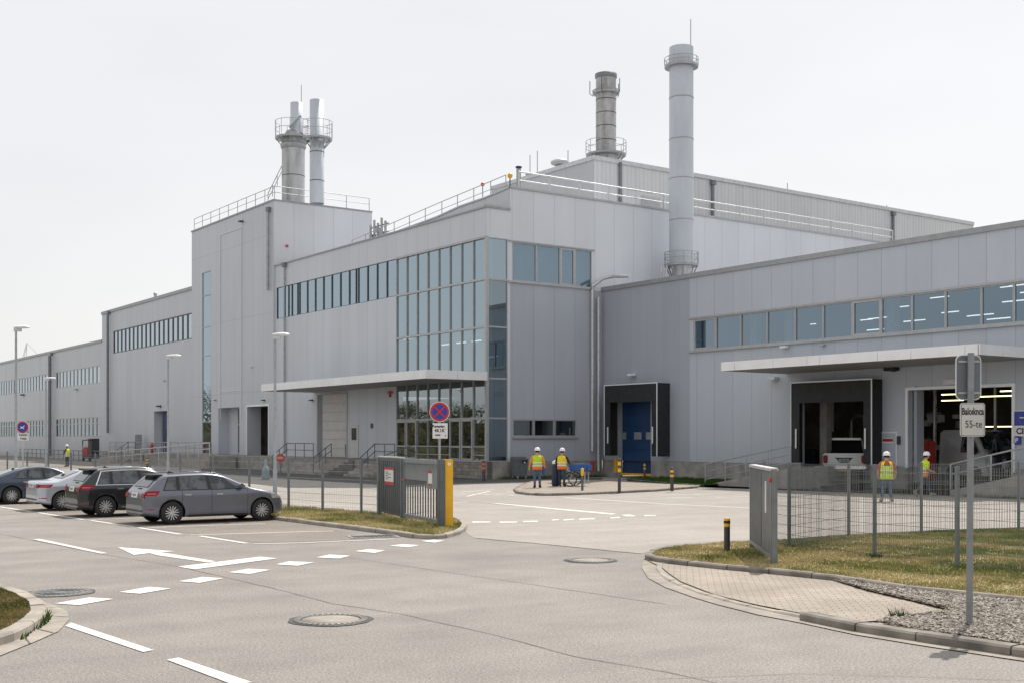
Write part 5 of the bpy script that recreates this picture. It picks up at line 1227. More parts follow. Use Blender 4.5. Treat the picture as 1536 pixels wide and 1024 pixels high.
# foreground sign
P = G(1454, 936, .07); D = P.y; s = D/FX; t = thing('road_sign', 'foreground grey sign post with blank sign back over a plate reading Balokirca', 'sign', P, math.radians(-4)); zb_ = P.z
def zz2(py): return H+(YH-py)*s-zb_
mb = MB(); mb.tube([(0,0,-.1),(.02,0,zz2(529))], 4.8*s, 12); mb.build('pole', mat('sign_post_steel', (.24,.25,.26), .5, .4, var=.15, scale=6), t)
x0, x1 = -17.5*s, 20*s; za, zb2 = zz2(599), zz2(531)
def rrect(x0, x1, z0, z1, r, y0, y1, name, m, parent, n=6):
    pts = []
    for cx, cz, a0 in ((x1-r,z1-r,0),(x0+r,z1-r,PI/2),(x0+r,z0+r,PI),(x1-r,z0+r,1.5*PI)):
        for k in range(n+1): a = a0+PI/2*k/n; pts.append((cx+math.cos(a)*r, cz+math.sin(a)*r))
    mb = MB(); N_ = len(pts); mb.add([(x,y0,z) for x,z in pts]+[(x,y1,z) for x,z in pts], [tuple(range(N_))[::-1], tuple(range(N_,2*N_))]+[(k,(k+1)%N_,N_+(k+1)%N_,N_+k) for k in range(N_)])
    return mb.build(name, m, parent)
b = rrect(x0, x1, za, zb2, 9*s, .07, .085, 'sign_back', M['signwhite'], t); rrect(x0+1.3*s, x1-1.3*s, za+1.3*s, zb2-1.3*s, 8*s, .064, .0695, 'back_field', mat('sign_back_grey', (.14,.155,.17), .5, .2), b)
mb = MB(); mb.box((x0+3*s,.045,zz2(543)),(x1-3*s,.063,zz2(540))); mb.build('mounting_rail', M['galv'], t); mb = MB(); mb.box((x0+3*s,.045,zz2(590)),(x1-3*s,.063,zz2(587))); mb.build('mounting_rail', M['galv'], t)
xa, xb, z0, z1 = -16*s, 20*s, zz2(654), zz2(604)
b = rrect(xa, xb, z0, z1, 4*s, -.075, -.062, 'text_plate', M['signwhite'], t)
rrect(xa+.8*s, xb-.8*s, z0+.8*s, z1-.8*s, 3.4*s, -.078, -.0755, 'plate_border', M['ink'], b); rrect(xa+1.6*s, xb-1.6*s, z0+1.6*s, z1-1.6*s, 2.8*s, -.081, -.0785, 'plate_field', mat('plate_face', (.52,.51,.48), .5, var=.08), b)
text_mesh('Baloıknca', .095, M['ink'], b, ((xa+xb)/2,-.0835,zz2(617)), bold=.003).scale = (.74,1.25,1); text_mesh('55-te', .11, M['ink'], b, ((xa+xb)/2+.01,-.0850,zz2(636)), bold=.0).scale = (.9,1.15,1)
# ================================================================ CARS
def paint(name, col, metal=.5, rough=.28):
    m, nt, bs = new_mat(name); n = noise(nt, 2.5, 4); c = ramp(nt, n, [(.3, tuple(x*.94 for x in col)), (.7, tuple(min(1,x*1.05) for x in col))])
    # road dust low on the body
    tc = nt.nodes.new('ShaderNodeTexCoord'); sp = nt.nodes.new('ShaderNodeSeparateXYZ'); nt.links.new(tc.outputs['Object'], sp.inputs[0])
    d = mth(nt, 'MAXIMUM', mth(nt, 'SUBTRACT', .16, mth(nt, 'MULTIPLY', sp.outputs['Z'], .40)), 0.0)
    c = mixc(nt, d, c, (.16,.145,.13)); nt.links.new(c, bs.inputs['Base Color'])
    bs.inputs['Metallic'].default_value = metal; bs.inputs['Roughness'].default_value = rough
    bs.inputs['Coat Weight'].default_value = .6; bs.inputs['Coat Roughness'].default_value = .04; return m
M['tyre'] = mat('tyre_rubber', (.02,.02,.021), .75, var=.3, scale=8)
M['rim'] = mat('alloy_rim', (.55,.56,.57), .35, .5, var=.06)
M['carglass'] = glass_mat('car_glass', tint=(.10,.13,.14), refl=(.55,.62,.66), base=.14)
M['chrome'] = mat('chrome', (.75,.76,.77), .15, .9, var=.04)
M['tail'] = mat('tail_lamp', (.30,.006,.010), .25, var=.2, scale=20, spec=.3)
M['lampstripe'] = mat('lamp_stripe', (.62,.22,.20), .3, var=.1)
M['headlamp'] = mat('head_lamp', (.62,.66,.70), .12, .4, var=.05, coat=1)
M['seat'] = mat('car_interior', (.045,.045,.05), .8, var=.3)
STY = {
 'wagon': dict(top=[(0,.50),(.008,.62),(.015,.72),(.05,.90),(.14,.985),(.30,1.13),(.50,1.33),(.62,1.375),(1.1,1.405),(1.75,1.42),(2.1,1.395),(2.35,1.34),(2.75,1.165),(3.08,1.01),(3.2,.975),(3.6,.90),(3.95,.80),(4.12,.70),(4.21,.56),(4.25,.42)],
   rearglass=(.20,.50), screen=(2.38,3.05), doors=(1.08,1.94,3.02), win=[((.58,.74),(.93,.93)),((1.02,1.03),(1.84,1.79)),((1.93,1.88),(2.98,2.30))], spoiler=True, lamp=(.05,.46,.81,.94), plate=(.018,.046)),
 'sedan': dict(top=[(0,.50),(.008,.62),(.015,.76),(.045,.93),(.10,1.0),(.35,1.015),(.62,1.02),(.80,1.07),(1.2,1.24),(1.5,1.34),(1.8,1.39),(2.1,1.375),(2.35,1.32),(2.75,1.15),(3.08,1.0),(3.2,.965),(3.6,.89),(3.95,.80),(4.12,.70),(4.21,.56),(4.25,.42)],
   rearglass=(.84,1.45), screen=(2.38,3.05), doors=(1.15,1.98,3.02), win=[((1.02,1.30),(1.36,1.46)),((1.42,1.53),(1.9,1.86)),((1.98,1.94),(2.98,2.30))], spoiler=False, lamp=(.06,.5,.80,.90), plate=(.018,.042)),
 'fastback': dict(top=[(0,.50),(.008,.62),(.015,.76),(.045,.92),(.10,.99),(.3,1.02),(.55,1.10),(.95,1.24),(1.35,1.345),(1.8,1.39),(2.1,1.375),(2.35,1.32),(2.75,1.15),(3.08,1.0),(3.2,.965),(3.6,.89),(3.95,.80),(4.12,.70),(4.21,.56),(4.25,.42)],
   rearglass=(.4,1.2), screen=(2.38,3.05), doors=(1.15,1.98,3.02), win=[((.86,1.12),(1.30,1.34)),((1.36,1.44),(1.9,1.86)),((1.98,1.94),(2.98,2.30))], spoiler=False, lamp=(.06,.42,.80,.92), plate=(.018,.042)),
}
def car(name, label, P, yaw, style, body, H_=1.42, chrome=False, plate='BA-714'):
    S = STY[style]; L = 4.25; Wd = 1.78; sz = H_/1.42
    t = thing(name, label, 'car', P, yaw)
    def topz(x):
        tp = S['top']
        for (a, za), (b, zb) in zip(tp, tp[1:]):
            if a <= x <= b: return (za + (zb-za)*(x-a)/(b-a))*sz
        return tp[-1][1]*sz
    def tz(x):
        r = .05 if x > .3 and x < 3.9 else .003
        return sum(topz(min(L, max(0, x+q*r))) for q in (-2,-1,0,1,2))/5
    def hw(x):
        e0 = [(0,.80),(.03,.86),(.10,.925),(.25,.97),(.6,.995),(1.2,1),(3.1,1),(3.7,.975),(3.95,.92),(4.13,.83),(4.21,.74),(4.25,.66)]
        for (a, wa_), (b, wb_) in zip(e0, e0[1:]):
            if a <= x <= b: return (wa_+(wb_-wa_)*(x-a)/(b-a))*Wd/2
        return Wd/2*.6
    def fz(z):
        z = z/sz
        if z < .34: return .955+.035*(z-.2)/.14
        if z < .62: return .99 - .012*math.sin((z-.34)/.28*PI)
        if z < .80: return .99+.01*(z-.62)/.18
        if z < .93: return 1.0-.035*((z-.80)/.13)**2
        return .965-(z-.93)*.40
    def ys(x, z): return hw(x)*fz(z)
    def zbot(x): return .19+ (.10*max(0,(.5-x)/.5) if x < .5 else 0) + (.06*max(0,(x-3.85)/.4) if x > 3.85 else 0)
    xs = [0,.004,.008,.012,.016,.024,.032,.04,.05,.065,.08,.10,.13,.16,.2] + [.25+.07*k for k in range(53)] + [3.95,4.01,4.07,4.12,4.16,4.20,4.23,4.25]
    xs = sorted(set(round(x,3) for x in xs)); rings = []
    for x in xs:
        zt_ = tz(x); zb_ = zbot(x); R = []
        crn = min(.10, (zt_-zb_)*.3); zs = [zb_+.05+(zt_-crn-zb_-.05)*k/12 for k in range(13)]
        R.append((0,zb_)); R.append((ys(x,zb_+.05)*.8, zb_)); R.append((ys(x,zb_+.05)*.96, zb_+.015))
        for z in zs: R.append((ys(x,z), z))
        ye = ys(x, zt_-crn)
        for k in range(1,6):
            a = PI/2*k/5; R.append((ye-crn*1.25*(1-math.cos(a)), zt_-crn+crn*math.sin(a)*.93))
        yl = R[-1][0]
        for k in range(1,5):
            q = 1-k/4; R.append((yl*q, zt_-crn*.07 + .07*crn*(1-q*q)))
        rings.append([(x, -y, z) for y, z in R] + [(x, y, z) for y, z in R[-2:0:-1]])
    n = len(rings[0]); mb = MB(); vs = [v for r_ in rings for v in r_]; fs = []
    for i in range(len(rings)-1):
        for k in range(n): fs.append((i*n+k, (i+1)*n+k, (i+1)*n+(k+1)%n, i*n+(k+1)%n))
    mb.add(vs, fs, 0, True); mb.add(rings[0], [tuple(range(n))], 0, False); mb.add(rings[-1], [tuple(range(n))[::-1]], 0, False)
    mb.m = [0]*len(mb.f)
    bo = mb.build('body', [body, M['black_gl']], t)
    bm = bmesh.new(); bm.from_mesh(bo.data); bmesh.ops.remove_doubles(bm, verts=bm.verts, dist=1e-5); bmesh.ops.recalc_face_normals(bm, faces=bm.faces); bm.to_mesh(bo.data); bm.free()
    RX, FXX, RW, AR = .80, .80+2.68, .325, .372
    cutters = []
    for x in (RX, FXX):
        for sgn in (-1, 1):
            c = MB(); c.lathe([(AR,0),(AR,.5)], (x, sgn*(Wd/2-.27) if sgn > 0 else -(Wd/2-.27)-.5, RW+.005), 28, 1, axis='y', smooth=False)
            co_ = c.build('cut', [body, M['black_gl']]); co_.parent = t
            bm = bmesh.new(); bm.from_mesh(co_.data); bmesh.ops.remove_doubles(bm, verts=bm.verts, dist=1e-6); bmesh.ops.recalc_face_normals(bm, faces=bm.faces); bm.to_mesh(co_.data); bm.free()
            cutters.append(co_); md = bo.modifiers.new('b','BOOLEAN'); md.operation = 'DIFFERENCE'; md.object = co_; md.solver = 'EXACT'
    bpy.context.view_layer.update(); me = bpy.data.meshes.new_from_object(bo.evaluated_get(bpy.context.evaluated_depsgraph_get()))
    bo.modifiers.clear(); bo.data = me
    for c in cutters: bpy.data.objects.remove(c)
    # patches laid on the side surface
    def sidepatch(nm, m_, xb, xt, z0, z1, off_, nx=10, nz=5, lim=.075, parent=None, both=True):
        for sgn in ((-1,1) if both else (-1,)):
            mb = MB(); V_ = []
            for j in range(nz+1):
                q = j/nz
                for i in range(nx+1):
                    p = i/nx; x = (xb[0]+(xb[1]-xb[0])*p)*(1-q) + (xt[0]+(xt[1]-xt[0])*p)*q
                    zz_ = z0 + (min(z1, tz(x)-lim) - z0)*q; V_.append((x, sgn*(ys(x, zz_)+off_), zz_))
            fs = [(j*(nx+1)+i, j*(nx+1)+i+1, (j+1)*(nx+1)+i+1, (j+1)*(nx+1)+i) for j in range(nz) for i in range(nx)]
            mb.add(V_, fs, 0, True); ob_ = mb.build(nm, m_, parent or t)
        return ob_
    def toppatch(nm, m_, xa, xb, wa_, wb_, off_=.006, y0=None, nx=8, ny=8, parent=None):
        mb = MB(); V_ = []
        for i in range(nx+1):
            x = xa+(xb-xa)*i/nx; w = wa_+(wb_-wa_)*i/nx
            for j in range(ny+1):
                y = (-w + 2*w*j/ny) if y0 is None else y0[0]+(y0[1]-y0[0])*j/ny
                V_.append((x - off_*.7, y, tz(x)+off_*1.0 - .006*(y/.7)**2))
        fs = [(i*(ny+1)+j, (i+1)*(ny+1)+j, (i+1)*(ny+1)+j+1, i*(ny+1)+j+1) for i in range(nx) for j in range(ny)]
        mb.add(V_, fs, 0, True); return mb.build(nm, m_, parent or t)
    zb0 = .955*sz; zt1 = 1.335*sz
    w0, w1 = S['win'][0], S['win'][-1]
    if chrome: sidepatch('window_trim', M['chrome'], (w0[0][0]-.09, w1[1][0]+.07), (w0[0][1]-.06, w1[1][1]+.06), zb0-.028, zt1+.03, .003, 30, lim=.05)
    sidepatch('window_surround', M['black_gl'], (w0[0][0]-.045, w1[1][0]+.03), (w0[0][1]-.03, w1[1][1]+.03), zb0-.012, zt1+.01, .006, 30, lim=.068)
    for a in S['win']: sidepatch('side_window', M['carglass2'], (a[0][0], a[1][0]), (a[0][1], a[1][1]), zb0+.01, zt1, .010)
    ra, rb = S['rearglass']; toppatch('rear_window', M['carglass2'], ra, rb, .60, .50, .012)
    sa, sb = S['screen']; toppatch('windscreen', M['carglass2'], sa, sb, .54, .66, .010)
    # lamps, plate, trim
    a, b, c, d = S['lamp']
    lp = sidepatch('tail_lamp', M['tail'], (.03,b-.10), (.06,b), c*sz, d*sz, .008, 8, 3, lim=.0); sidepatch('lamp_stripe', M['lampstripe'], (.10,b-.14), (.10,b-.10), (c+.045)*sz, (c+.065)*sz, .012, 6, 1, lim=.0)
    for sg in (-1,1): toppatch('tail_lamp', M['tail'], .020, .044, 0, 0, .010, (sg*.56, sg*.80))
    sidepatch('head_lamp', M['headlamp'], (3.78,4.16), (3.74,4.08), .66*sz, .78*sz, .010, 6, 3, lim=.03)
    p0, p1 = S['plate']; pt = toppatch('number_plate', M['signwhite'], p0, p1, .26, .26, .014); 
    tx = text_mesh(plate, .10, M['ink'], pt, (p0*.5+p1*.5-.028, 0, tz((p0+p1)/2)+.006), (math.radians(80),0,-PI/2), bold=.002); tx.scale = (.9,1,1)
    mb = MB(); mb.bbox((-.02,-.72,.36),(.10,.72,.42),.02); mb.bbox((-.012,-.6,.24),(.2,.6,.34),.03); mb.build('bumper_insert', M['black_gl'], t)
    sidepatch('sill', M['black_gl'], (1.25,3.02), (1.25,3.02), .195, .255, .006, 10, 2)
    sidepatch('sill_crease', M['chrome'] if chrome else body, (1.25,3.02), (1.3,3.0), .30, .312, .012, 10, 1)
    for x in S['doors']:
        sidepatch('door_gap', M['ink'], (x-.006,x+.006), (x-.006,x+.006), .27, zb0, .0025, 1, 8)
    sidepatch('rear_reflector', M['tail'], (.06,.30), (.06,.30), .42, .45, .008, 3, 1)
    for x in (S['doors'][1]-.16, S['doors'][2]-.98+.72-.55 if False else S['doors'][1]+.12+.62):
        pass
    for x in (S['doors'][1]-.80, S['doors'][2]-.95):
        for sgn in (-1,1):
            mb = MB(); y = ys(x, .84*sz)*sgn; mb.bbox((x, min(y, y+sgn*.035), .80*sz),(x+.20, max(y, y+sgn*.035), .835*sz), .012)
            mb.build('door_handle', M['chrome'] if chrome or True else body, t)
    for sgn in (-1,1):
        mb = MB(); y = ys(2.80, zb0)*sgn; mb.bbox((2.74, min(y+sgn*.03,y+sgn*.22), zb0+.0),(2.88, max(y+sgn*.03,y+sgn*.22), zb0+.15), .045); mb.box((2.79,min(y-sgn*.02,y+sgn*.05),zb0),(2.83,max(y-sgn*.02,y+sgn*.05),zb0+.04)); mb.build('mirror', body, t)
    if S['spoiler']:
        mb = MB(); w = .56; mb.bbox((.36,-w,1.335*sz),(.66,w,1.385*sz),.02); mb.build('spoiler', M['black_gl'], t)
        for sgn in (-1,1):
            mb = MB(); mb.tube([(.75+.2*k, sgn*(ys(.75+.2*k, 1.33*sz)-.10), tz(.75+.2*k)+.015) for k in range(9)], .014, 6); mb.build('roof_rail', M['chrome'] if chrome else body, t)
        mb = MB(); mb.bbox((.13,-.25,.985*sz),(.20,.05,1.01*sz),.008); mb.build('rear_wiper', M['black_gl'], t)
    mb = MB(); mb.add([(.95,-.012,tz(.95)),(1.15,-.012,tz(1.15)),(1.0,0,tz(1.0)+.07),(.95,.012,tz(.95)),(1.15,.012,tz(1.15))],[(0,1,2),(3,2,4)]); mb.build('roof_aerial', M['black_gl'], t)
    # wheels
    for x in (RX, FXX):
        for sgn in (-1, 1):
            y = sgn*(Wd/2-.135); w = thing('wheel', None, None, (x, y, RW)); w.parent = t
            wm = MB(); pr = [(.20,-.10),(.30,-.105),(.318,-.085),(RW,-.05),(RW,.05),(.318,.085),(.30,.105),(.235,.10)]
            wm.lathe(pr, n=36, axis='y', cap=False); wm.lathe([(.235,.0),(.01,.0)], (0, sgn*.03, 0), 24, axis='y', cap=False)
            bpy.data.objects.remove(w); w = wm.build('wheel', M['tyre'], t); w.location = (x, y, RW)
            rm = MB(); o = sgn*.085
            rm.lathe([(.212, o-sgn*.03),(.232, o),(.226, o+sgn*.012),(.205,o)], n=36, axis='y', cap=False)
            for k in range(7):
                for dd in (-.13,.13):
                    a = 2*PI*k/7+.3; a1 = a+dd*.5; a2 = a+dd*1.7; tw = .012
                    p1_ = Vector((math.cos(a1)*.04,0,math.sin(a1)*.04)); p2_ = Vector((math.cos(a2)*.212,0,math.sin(a2)*.212)); dr = (p2_-p1_).normalized(); nn = Vector((-dr.z,0,dr.x))*tw
                    v_ = [p1_-nn,p2_-nn*1.2,p2_+nn*1.2,p1_+nn]; rm.add([Vector((q.x,o+sgn*.004,q.z)) for q in v_]+[Vector((q.x,o-sgn*.03,q.z)) for q in v_],[(0,1,2,3),(4,5,6,7),(0,1,5,4),(2,3,7,6)])
            rm.lathe([(.05,o+sgn*.006),(.001,o+sgn*.008)], n=16, axis='y', cap=False); rm.build('rim', M['rim'], w)
            dk = MB(); dk.lathe([(.21,o-sgn*.05),(.001,o-sgn*.05)], n=24, axis='y', cap=False); dk.build('brake_disc', M['black_gl'], w)
    return t
def opaque_glass():
    m, nt, bs = new_mat('tinted_car_glass'); n = noise(nt, 2.2, 3); c = ramp(nt, n, [(.45,(.008,.011,.013)),(.56,(.075,.09,.095))])
    nt.links.new(c, bs.inputs['Base Color']); bs.inputs['Roughness'].default_value = .04; bs.inputs['IOR'].default_value = 1.7; return m
M['carglass2'] = opaque_glass()
YAW = math.atan2(.5787, .8155)
def place(px, py, yaw=YAW):
    """origin of a car whose near rear wheel touches the ground at the pixel"""
    c, s = math.cos(yaw), math.sin(yaw); w = G(px, py); lx, ly = .80, -(1.78/2-.02)
    return Vector((w.x - (c*lx - s*ly), w.y - (s*lx + c*ly), 0))
car('parked_car', 'metallic grey estate car, nearest and rightmost of the parked row', place(258.7,786.2), YAW, 'wagon', paint('car_paint_grey', (.15,.163,.198), .45), 1.43, False, 'BR-704')
car('parked_car', 'black estate car with chrome window trim, second in the parked row', place(159,775), YAW, 'wagon', paint('car_paint_black', (.016,.018,.021), .1, .22), 1.50, True, 'BX-421')
car('parked_car', 'pale silver saloon car between the black estate and the dark blue car', place(94.5,765.7), YAW, 'sedan', paint('car_paint_silver', (.52,.55,.62), .5), 1.40, False, 'BK-883')
car('parked_car', 'dark blue-grey fastback car at the left edge of the picture', place(18,755.8), YAW, 'fastback', paint('car_paint_blue', (.055,.075,.11), .5), 1.41, False, 'BL-190')

# ---- pickup in the dock
Pp = W(on_y(1234, YB+.9), YB+.9, .33); yaw = math.atan2(Pp.y, Pp.x)
t = thing('pickup_truck', 'silver pickup truck seen from behind inside the left dock opening', 'pickup', Pp, yaw-.05); t.scale = (1.08,1.13,1.02)
sil = paint('pickup_silver', (.50,.52,.54), .4)
mb = MB(); mb.bbox((0,-1.95,.62),(2.0,0,1.28),.06); mb.build('cargo_bed', sil, t)
mb = MB(); mb.add([(0.35,-1.85,1.2),(0.35,-.1,1.2),(.95,-.25,1.98),(.95,-1.7,1.98),(3,-1.85,1.2),(3,-.1,1.2),(2.6,-.25,1.98),(2.6,-1.7,1.98)],[(0,1,2,3),(1,5,6,2),(5,4,7,6),(4,0,3,7),(3,2,6,7)]); mb.build('cab', M['black_gl'], t)
mb = MB(); mb.bbox((.85,-1.72,1.95),(2.7,-.23,2.06),.05); mb.tube([(.36,-1.85,1.26),(.93,-1.71,2.0)],.045,6); mb.tube([(.36,-.1,1.26),(.93,-.24,2.0)],.045,6); mb.build('roof', sil, t)
mb = MB(); mb.bbox((-.03,-1.7,.70),(.0,-.25,1.20),.02); tg = mb.build('tailgate', sil, t)
mb = MB(); mb.box((-.06,-1.35,1.02),(-.031,-.55,1.06)); mb.add([(-.045,-1.30,1.02),(-.045,-.6,1.02),(-.045,-.75,.80),(-.045,-1.15,.80)],[(0,1,2,3)]); mb.build('handle_recess', M['black_gl'], tg)
mb = MB(); mb.box((-.06,-1.18,.84),(-.05,-.72,1.0)); mb.build('number_plate', M['galv'], tg); text_mesh('TK-83', .13, M['ink'], tg, (-.063,-.95,.92), (PI/2,0,-PI/2), bold=.003)
for a, b in ((-1.93,-1.72),(-.23,-.02)): mb = MB(); mb.bbox((-.05,a,.78),(.2,b,1.18),.03); mb.build('tail_lamp', M['tail'], t)
mb = MB(); mb.bbox((-.15,-1.95,.48),(.1,-0,.66),.05); mb.build('bumper', M['chrome'], t); mb = MB(); mb.box((-.16,-1.1,.36),(-.1,-.7,.5)); mb.build('tow_plate', M['yellow'], t)
for y in (-1.75,-.2):
    mb = MB(); mb.lathe([(.2,-.12),(.36,-.12),(.38,-.08),(.38,.08),(.36,.12),(.2,.12)], (.9,y,.38), 24, axis='y'); mb.build('wheel', M['tyre'], t)
# ---- van and dark truck in the right opening
def van(name, label, px, py, yaw_off, col, L=4.2, hh=2.35, wd=1.9, y0=3.0):
    xx = on_y(px, YB+y0); P = W(xx, YB+y0, .33); t = thing(name, label, 'van', P, math.atan2(P.y, P.x)-PI+yaw_off)
    # nose towards the viewer, +x forward
    prof = [(0,.35),(0,hh-.1),(.15,hh),(L-1.6,hh),(L-1.2,hh-.06),(L-.55,hh*.60),(L-.12,hh*.50),(L,hh*.36),(L,.32),(L-.1,.28),(0,.30)]
    mb = MB(); n = len(prof); w = wd/2
    def row(y, sc_): return [(x, y*(1 if z < hh*.55 else .9), z) for x, z in prof]
    ys_ = [(-w,0),(-w*.9,0),(w*.9,0),(w,0)]
    V_ = []
    for i, yy in enumerate((-w, -w*.88, w*.88, w)):
        edge = i in (0,3)
        V_ += [(x-(.06 if edge and x > L-.5 else 0), yy*(1 if z < hh*.55 else .88), z-(.06 if edge and z > hh*.45 else 0)) for x, z in prof]
    fs = [(r_*n+k, r_*n+(k+1)%n, (r_+1)*n+(k+1)%n, (r_+1)*n+k) for r_ in range(3) for k in range(n)] + [tuple(range(n)), tuple(range(3*n,4*n))[::-1]]
    mb.add(V_, fs); mb.build('body', col, t)
    mb = MB(); mb.quad((L-1.14,-w*.76,hh-.12),(L-1.14,w*.76,hh-.12),(L-.56,w*.86,hh*.62),(L-.56,-w*.86,hh*.62)); o = mb.build('windscreen', M['carglass2'], t); o.location = (.03,0,.02)
    for sg in (-1,1):
        mb = MB(); y1, y2 = sg*(w*.90+.0), sg*(w+.012)
        mb.quad((L-2.0,y1*.985,hh-.25),(L-1.3,y1*.985,hh-.25),(L-.75,y2,hh*.56),(L-2.0,y2,hh*.56)); mb.build('side_window', M['carglass2'], t)
        mb = MB(); mb.bbox((L-.12,sg*w*.86-.2,hh*.30),(L+.02,sg*w*.86+.12,hh*.40),.03); mb.build('head_lamp', M['headlamp'], t)
        mb = MB(); mb.bbox((L-.15,sg*w*.88-.08,hh*.24),(L+.03,sg*w*.88+.08,hh*.28),.02); mb.build('indicator', M['yellow'], t)
        mb = MB(); mb.bbox((L-.95,min(sg*w,sg*(w+.22)),hh*.52),(L-.85,max(sg*w,sg*(w+.22)),hh*.66),.03); mb.build('mirror', M['black_gl'], t)
        for x in (.9, L-.9):
            mb = MB(); mb.lathe([(.15,-.12),(.34,-.12),(.36,-.08),(.36,.08),(.34,.12),(.15,.12)], (x,sg*(w-.1),.36), 22, axis='y'); mb.build('wheel', M['tyre'], t)
    mb = MB(); mb.bbox((L-.02,-w*.7,.42),(L+.04,w*.7,.72),.02); mb.build('grille', M['black_gl'], t)
    return t
van('delivery_van', 'pale grey van with black windows parked inside the right workshop opening', 1432, 690, .7, paint('van_grey', (.5,.51,.52), .1), 3.6, 2.5, 2.0, 4.6)
van('service_truck', 'dark truck partly hidden behind the foreground sign post in the workshop opening', 1492, 690, .35, paint('truck_black', (.02,.022,.03), .2), 3.8, 2.3, 1.9, 4.8)
P = W(on_y(1381,YB+2.2), YB+2.2, .33); t = thing('tool_cabinet', 'red tool cabinet standing just inside the right workshop opening', 'cabinet', P, TH)
mb = MB(); mb.bbox((-.45,0,0),(.45,.6,1.95),.04); mb.build('casing', M['red'], t); mb = MB(); mb.box((-.25,-.02,1.1),(.25,-.001,1.5)); mb.build('panel', M['galv_lt'], t)
P = W(on_y(1210,YB+2.2), YB+2.2, .33); t = thing('workshop_trolley', 'dark equipment trolley beside the pickup inside the left dock opening', 'trolley', P, TH)
mb = MB(); mb.bbox((-.5,0,.2),(.6,.6,1.0),.05); mb.bbox((-.3,.1,1.0),(.4,.5,1.5),.08); mb.tube([(-.5,0,.9),(-.8,-.1,1.4),(-.3,.0,1.8)],.04,6); mb.tube([(.6,0,.9),(.9,0,1.5),(.5,.2,1.7)],.04,6); mb.build('frame', M['dark'], t)

# ================================================================ PEOPLE
def mmat(name, c, v=.15, s=14): return mat(name, c, .85, var=v, scale=s, bmp=.008)
M['jeans'] = mmat('denim', (.075,.12,.19), .3); M['jeans_dk'] = mmat('dark_denim', (.03,.05,.09), .3); M['skin'] = mat('skin', (.50,.30,.21), .55, var=.06); M['hair'] = mmat('dark_hair', (.02,.016,.012))
M['boot'] = mmat('work_boot', (.03,.025,.022)); M['boot_tan'] = mmat('tan_shoe', (.33,.25,.17)); M['sl_or'] = mmat('orange_sleeve', (.72,.26,.04)); M['sl_bk'] = mmat('black_sleeve', (.02,.02,.024)); M['sl_red'] = mmat('red_shirt', (.50,.075,.03)); M['sl_lime'] = mmat('lime_shirt', (.60,.75,.03)); M['helmet'] = mat('white_helmet', (.80,.80,.80), .25, var=.03)
M['strip'] = mat('reflective_strip', (.70,.70,.66), .4, var=.08)
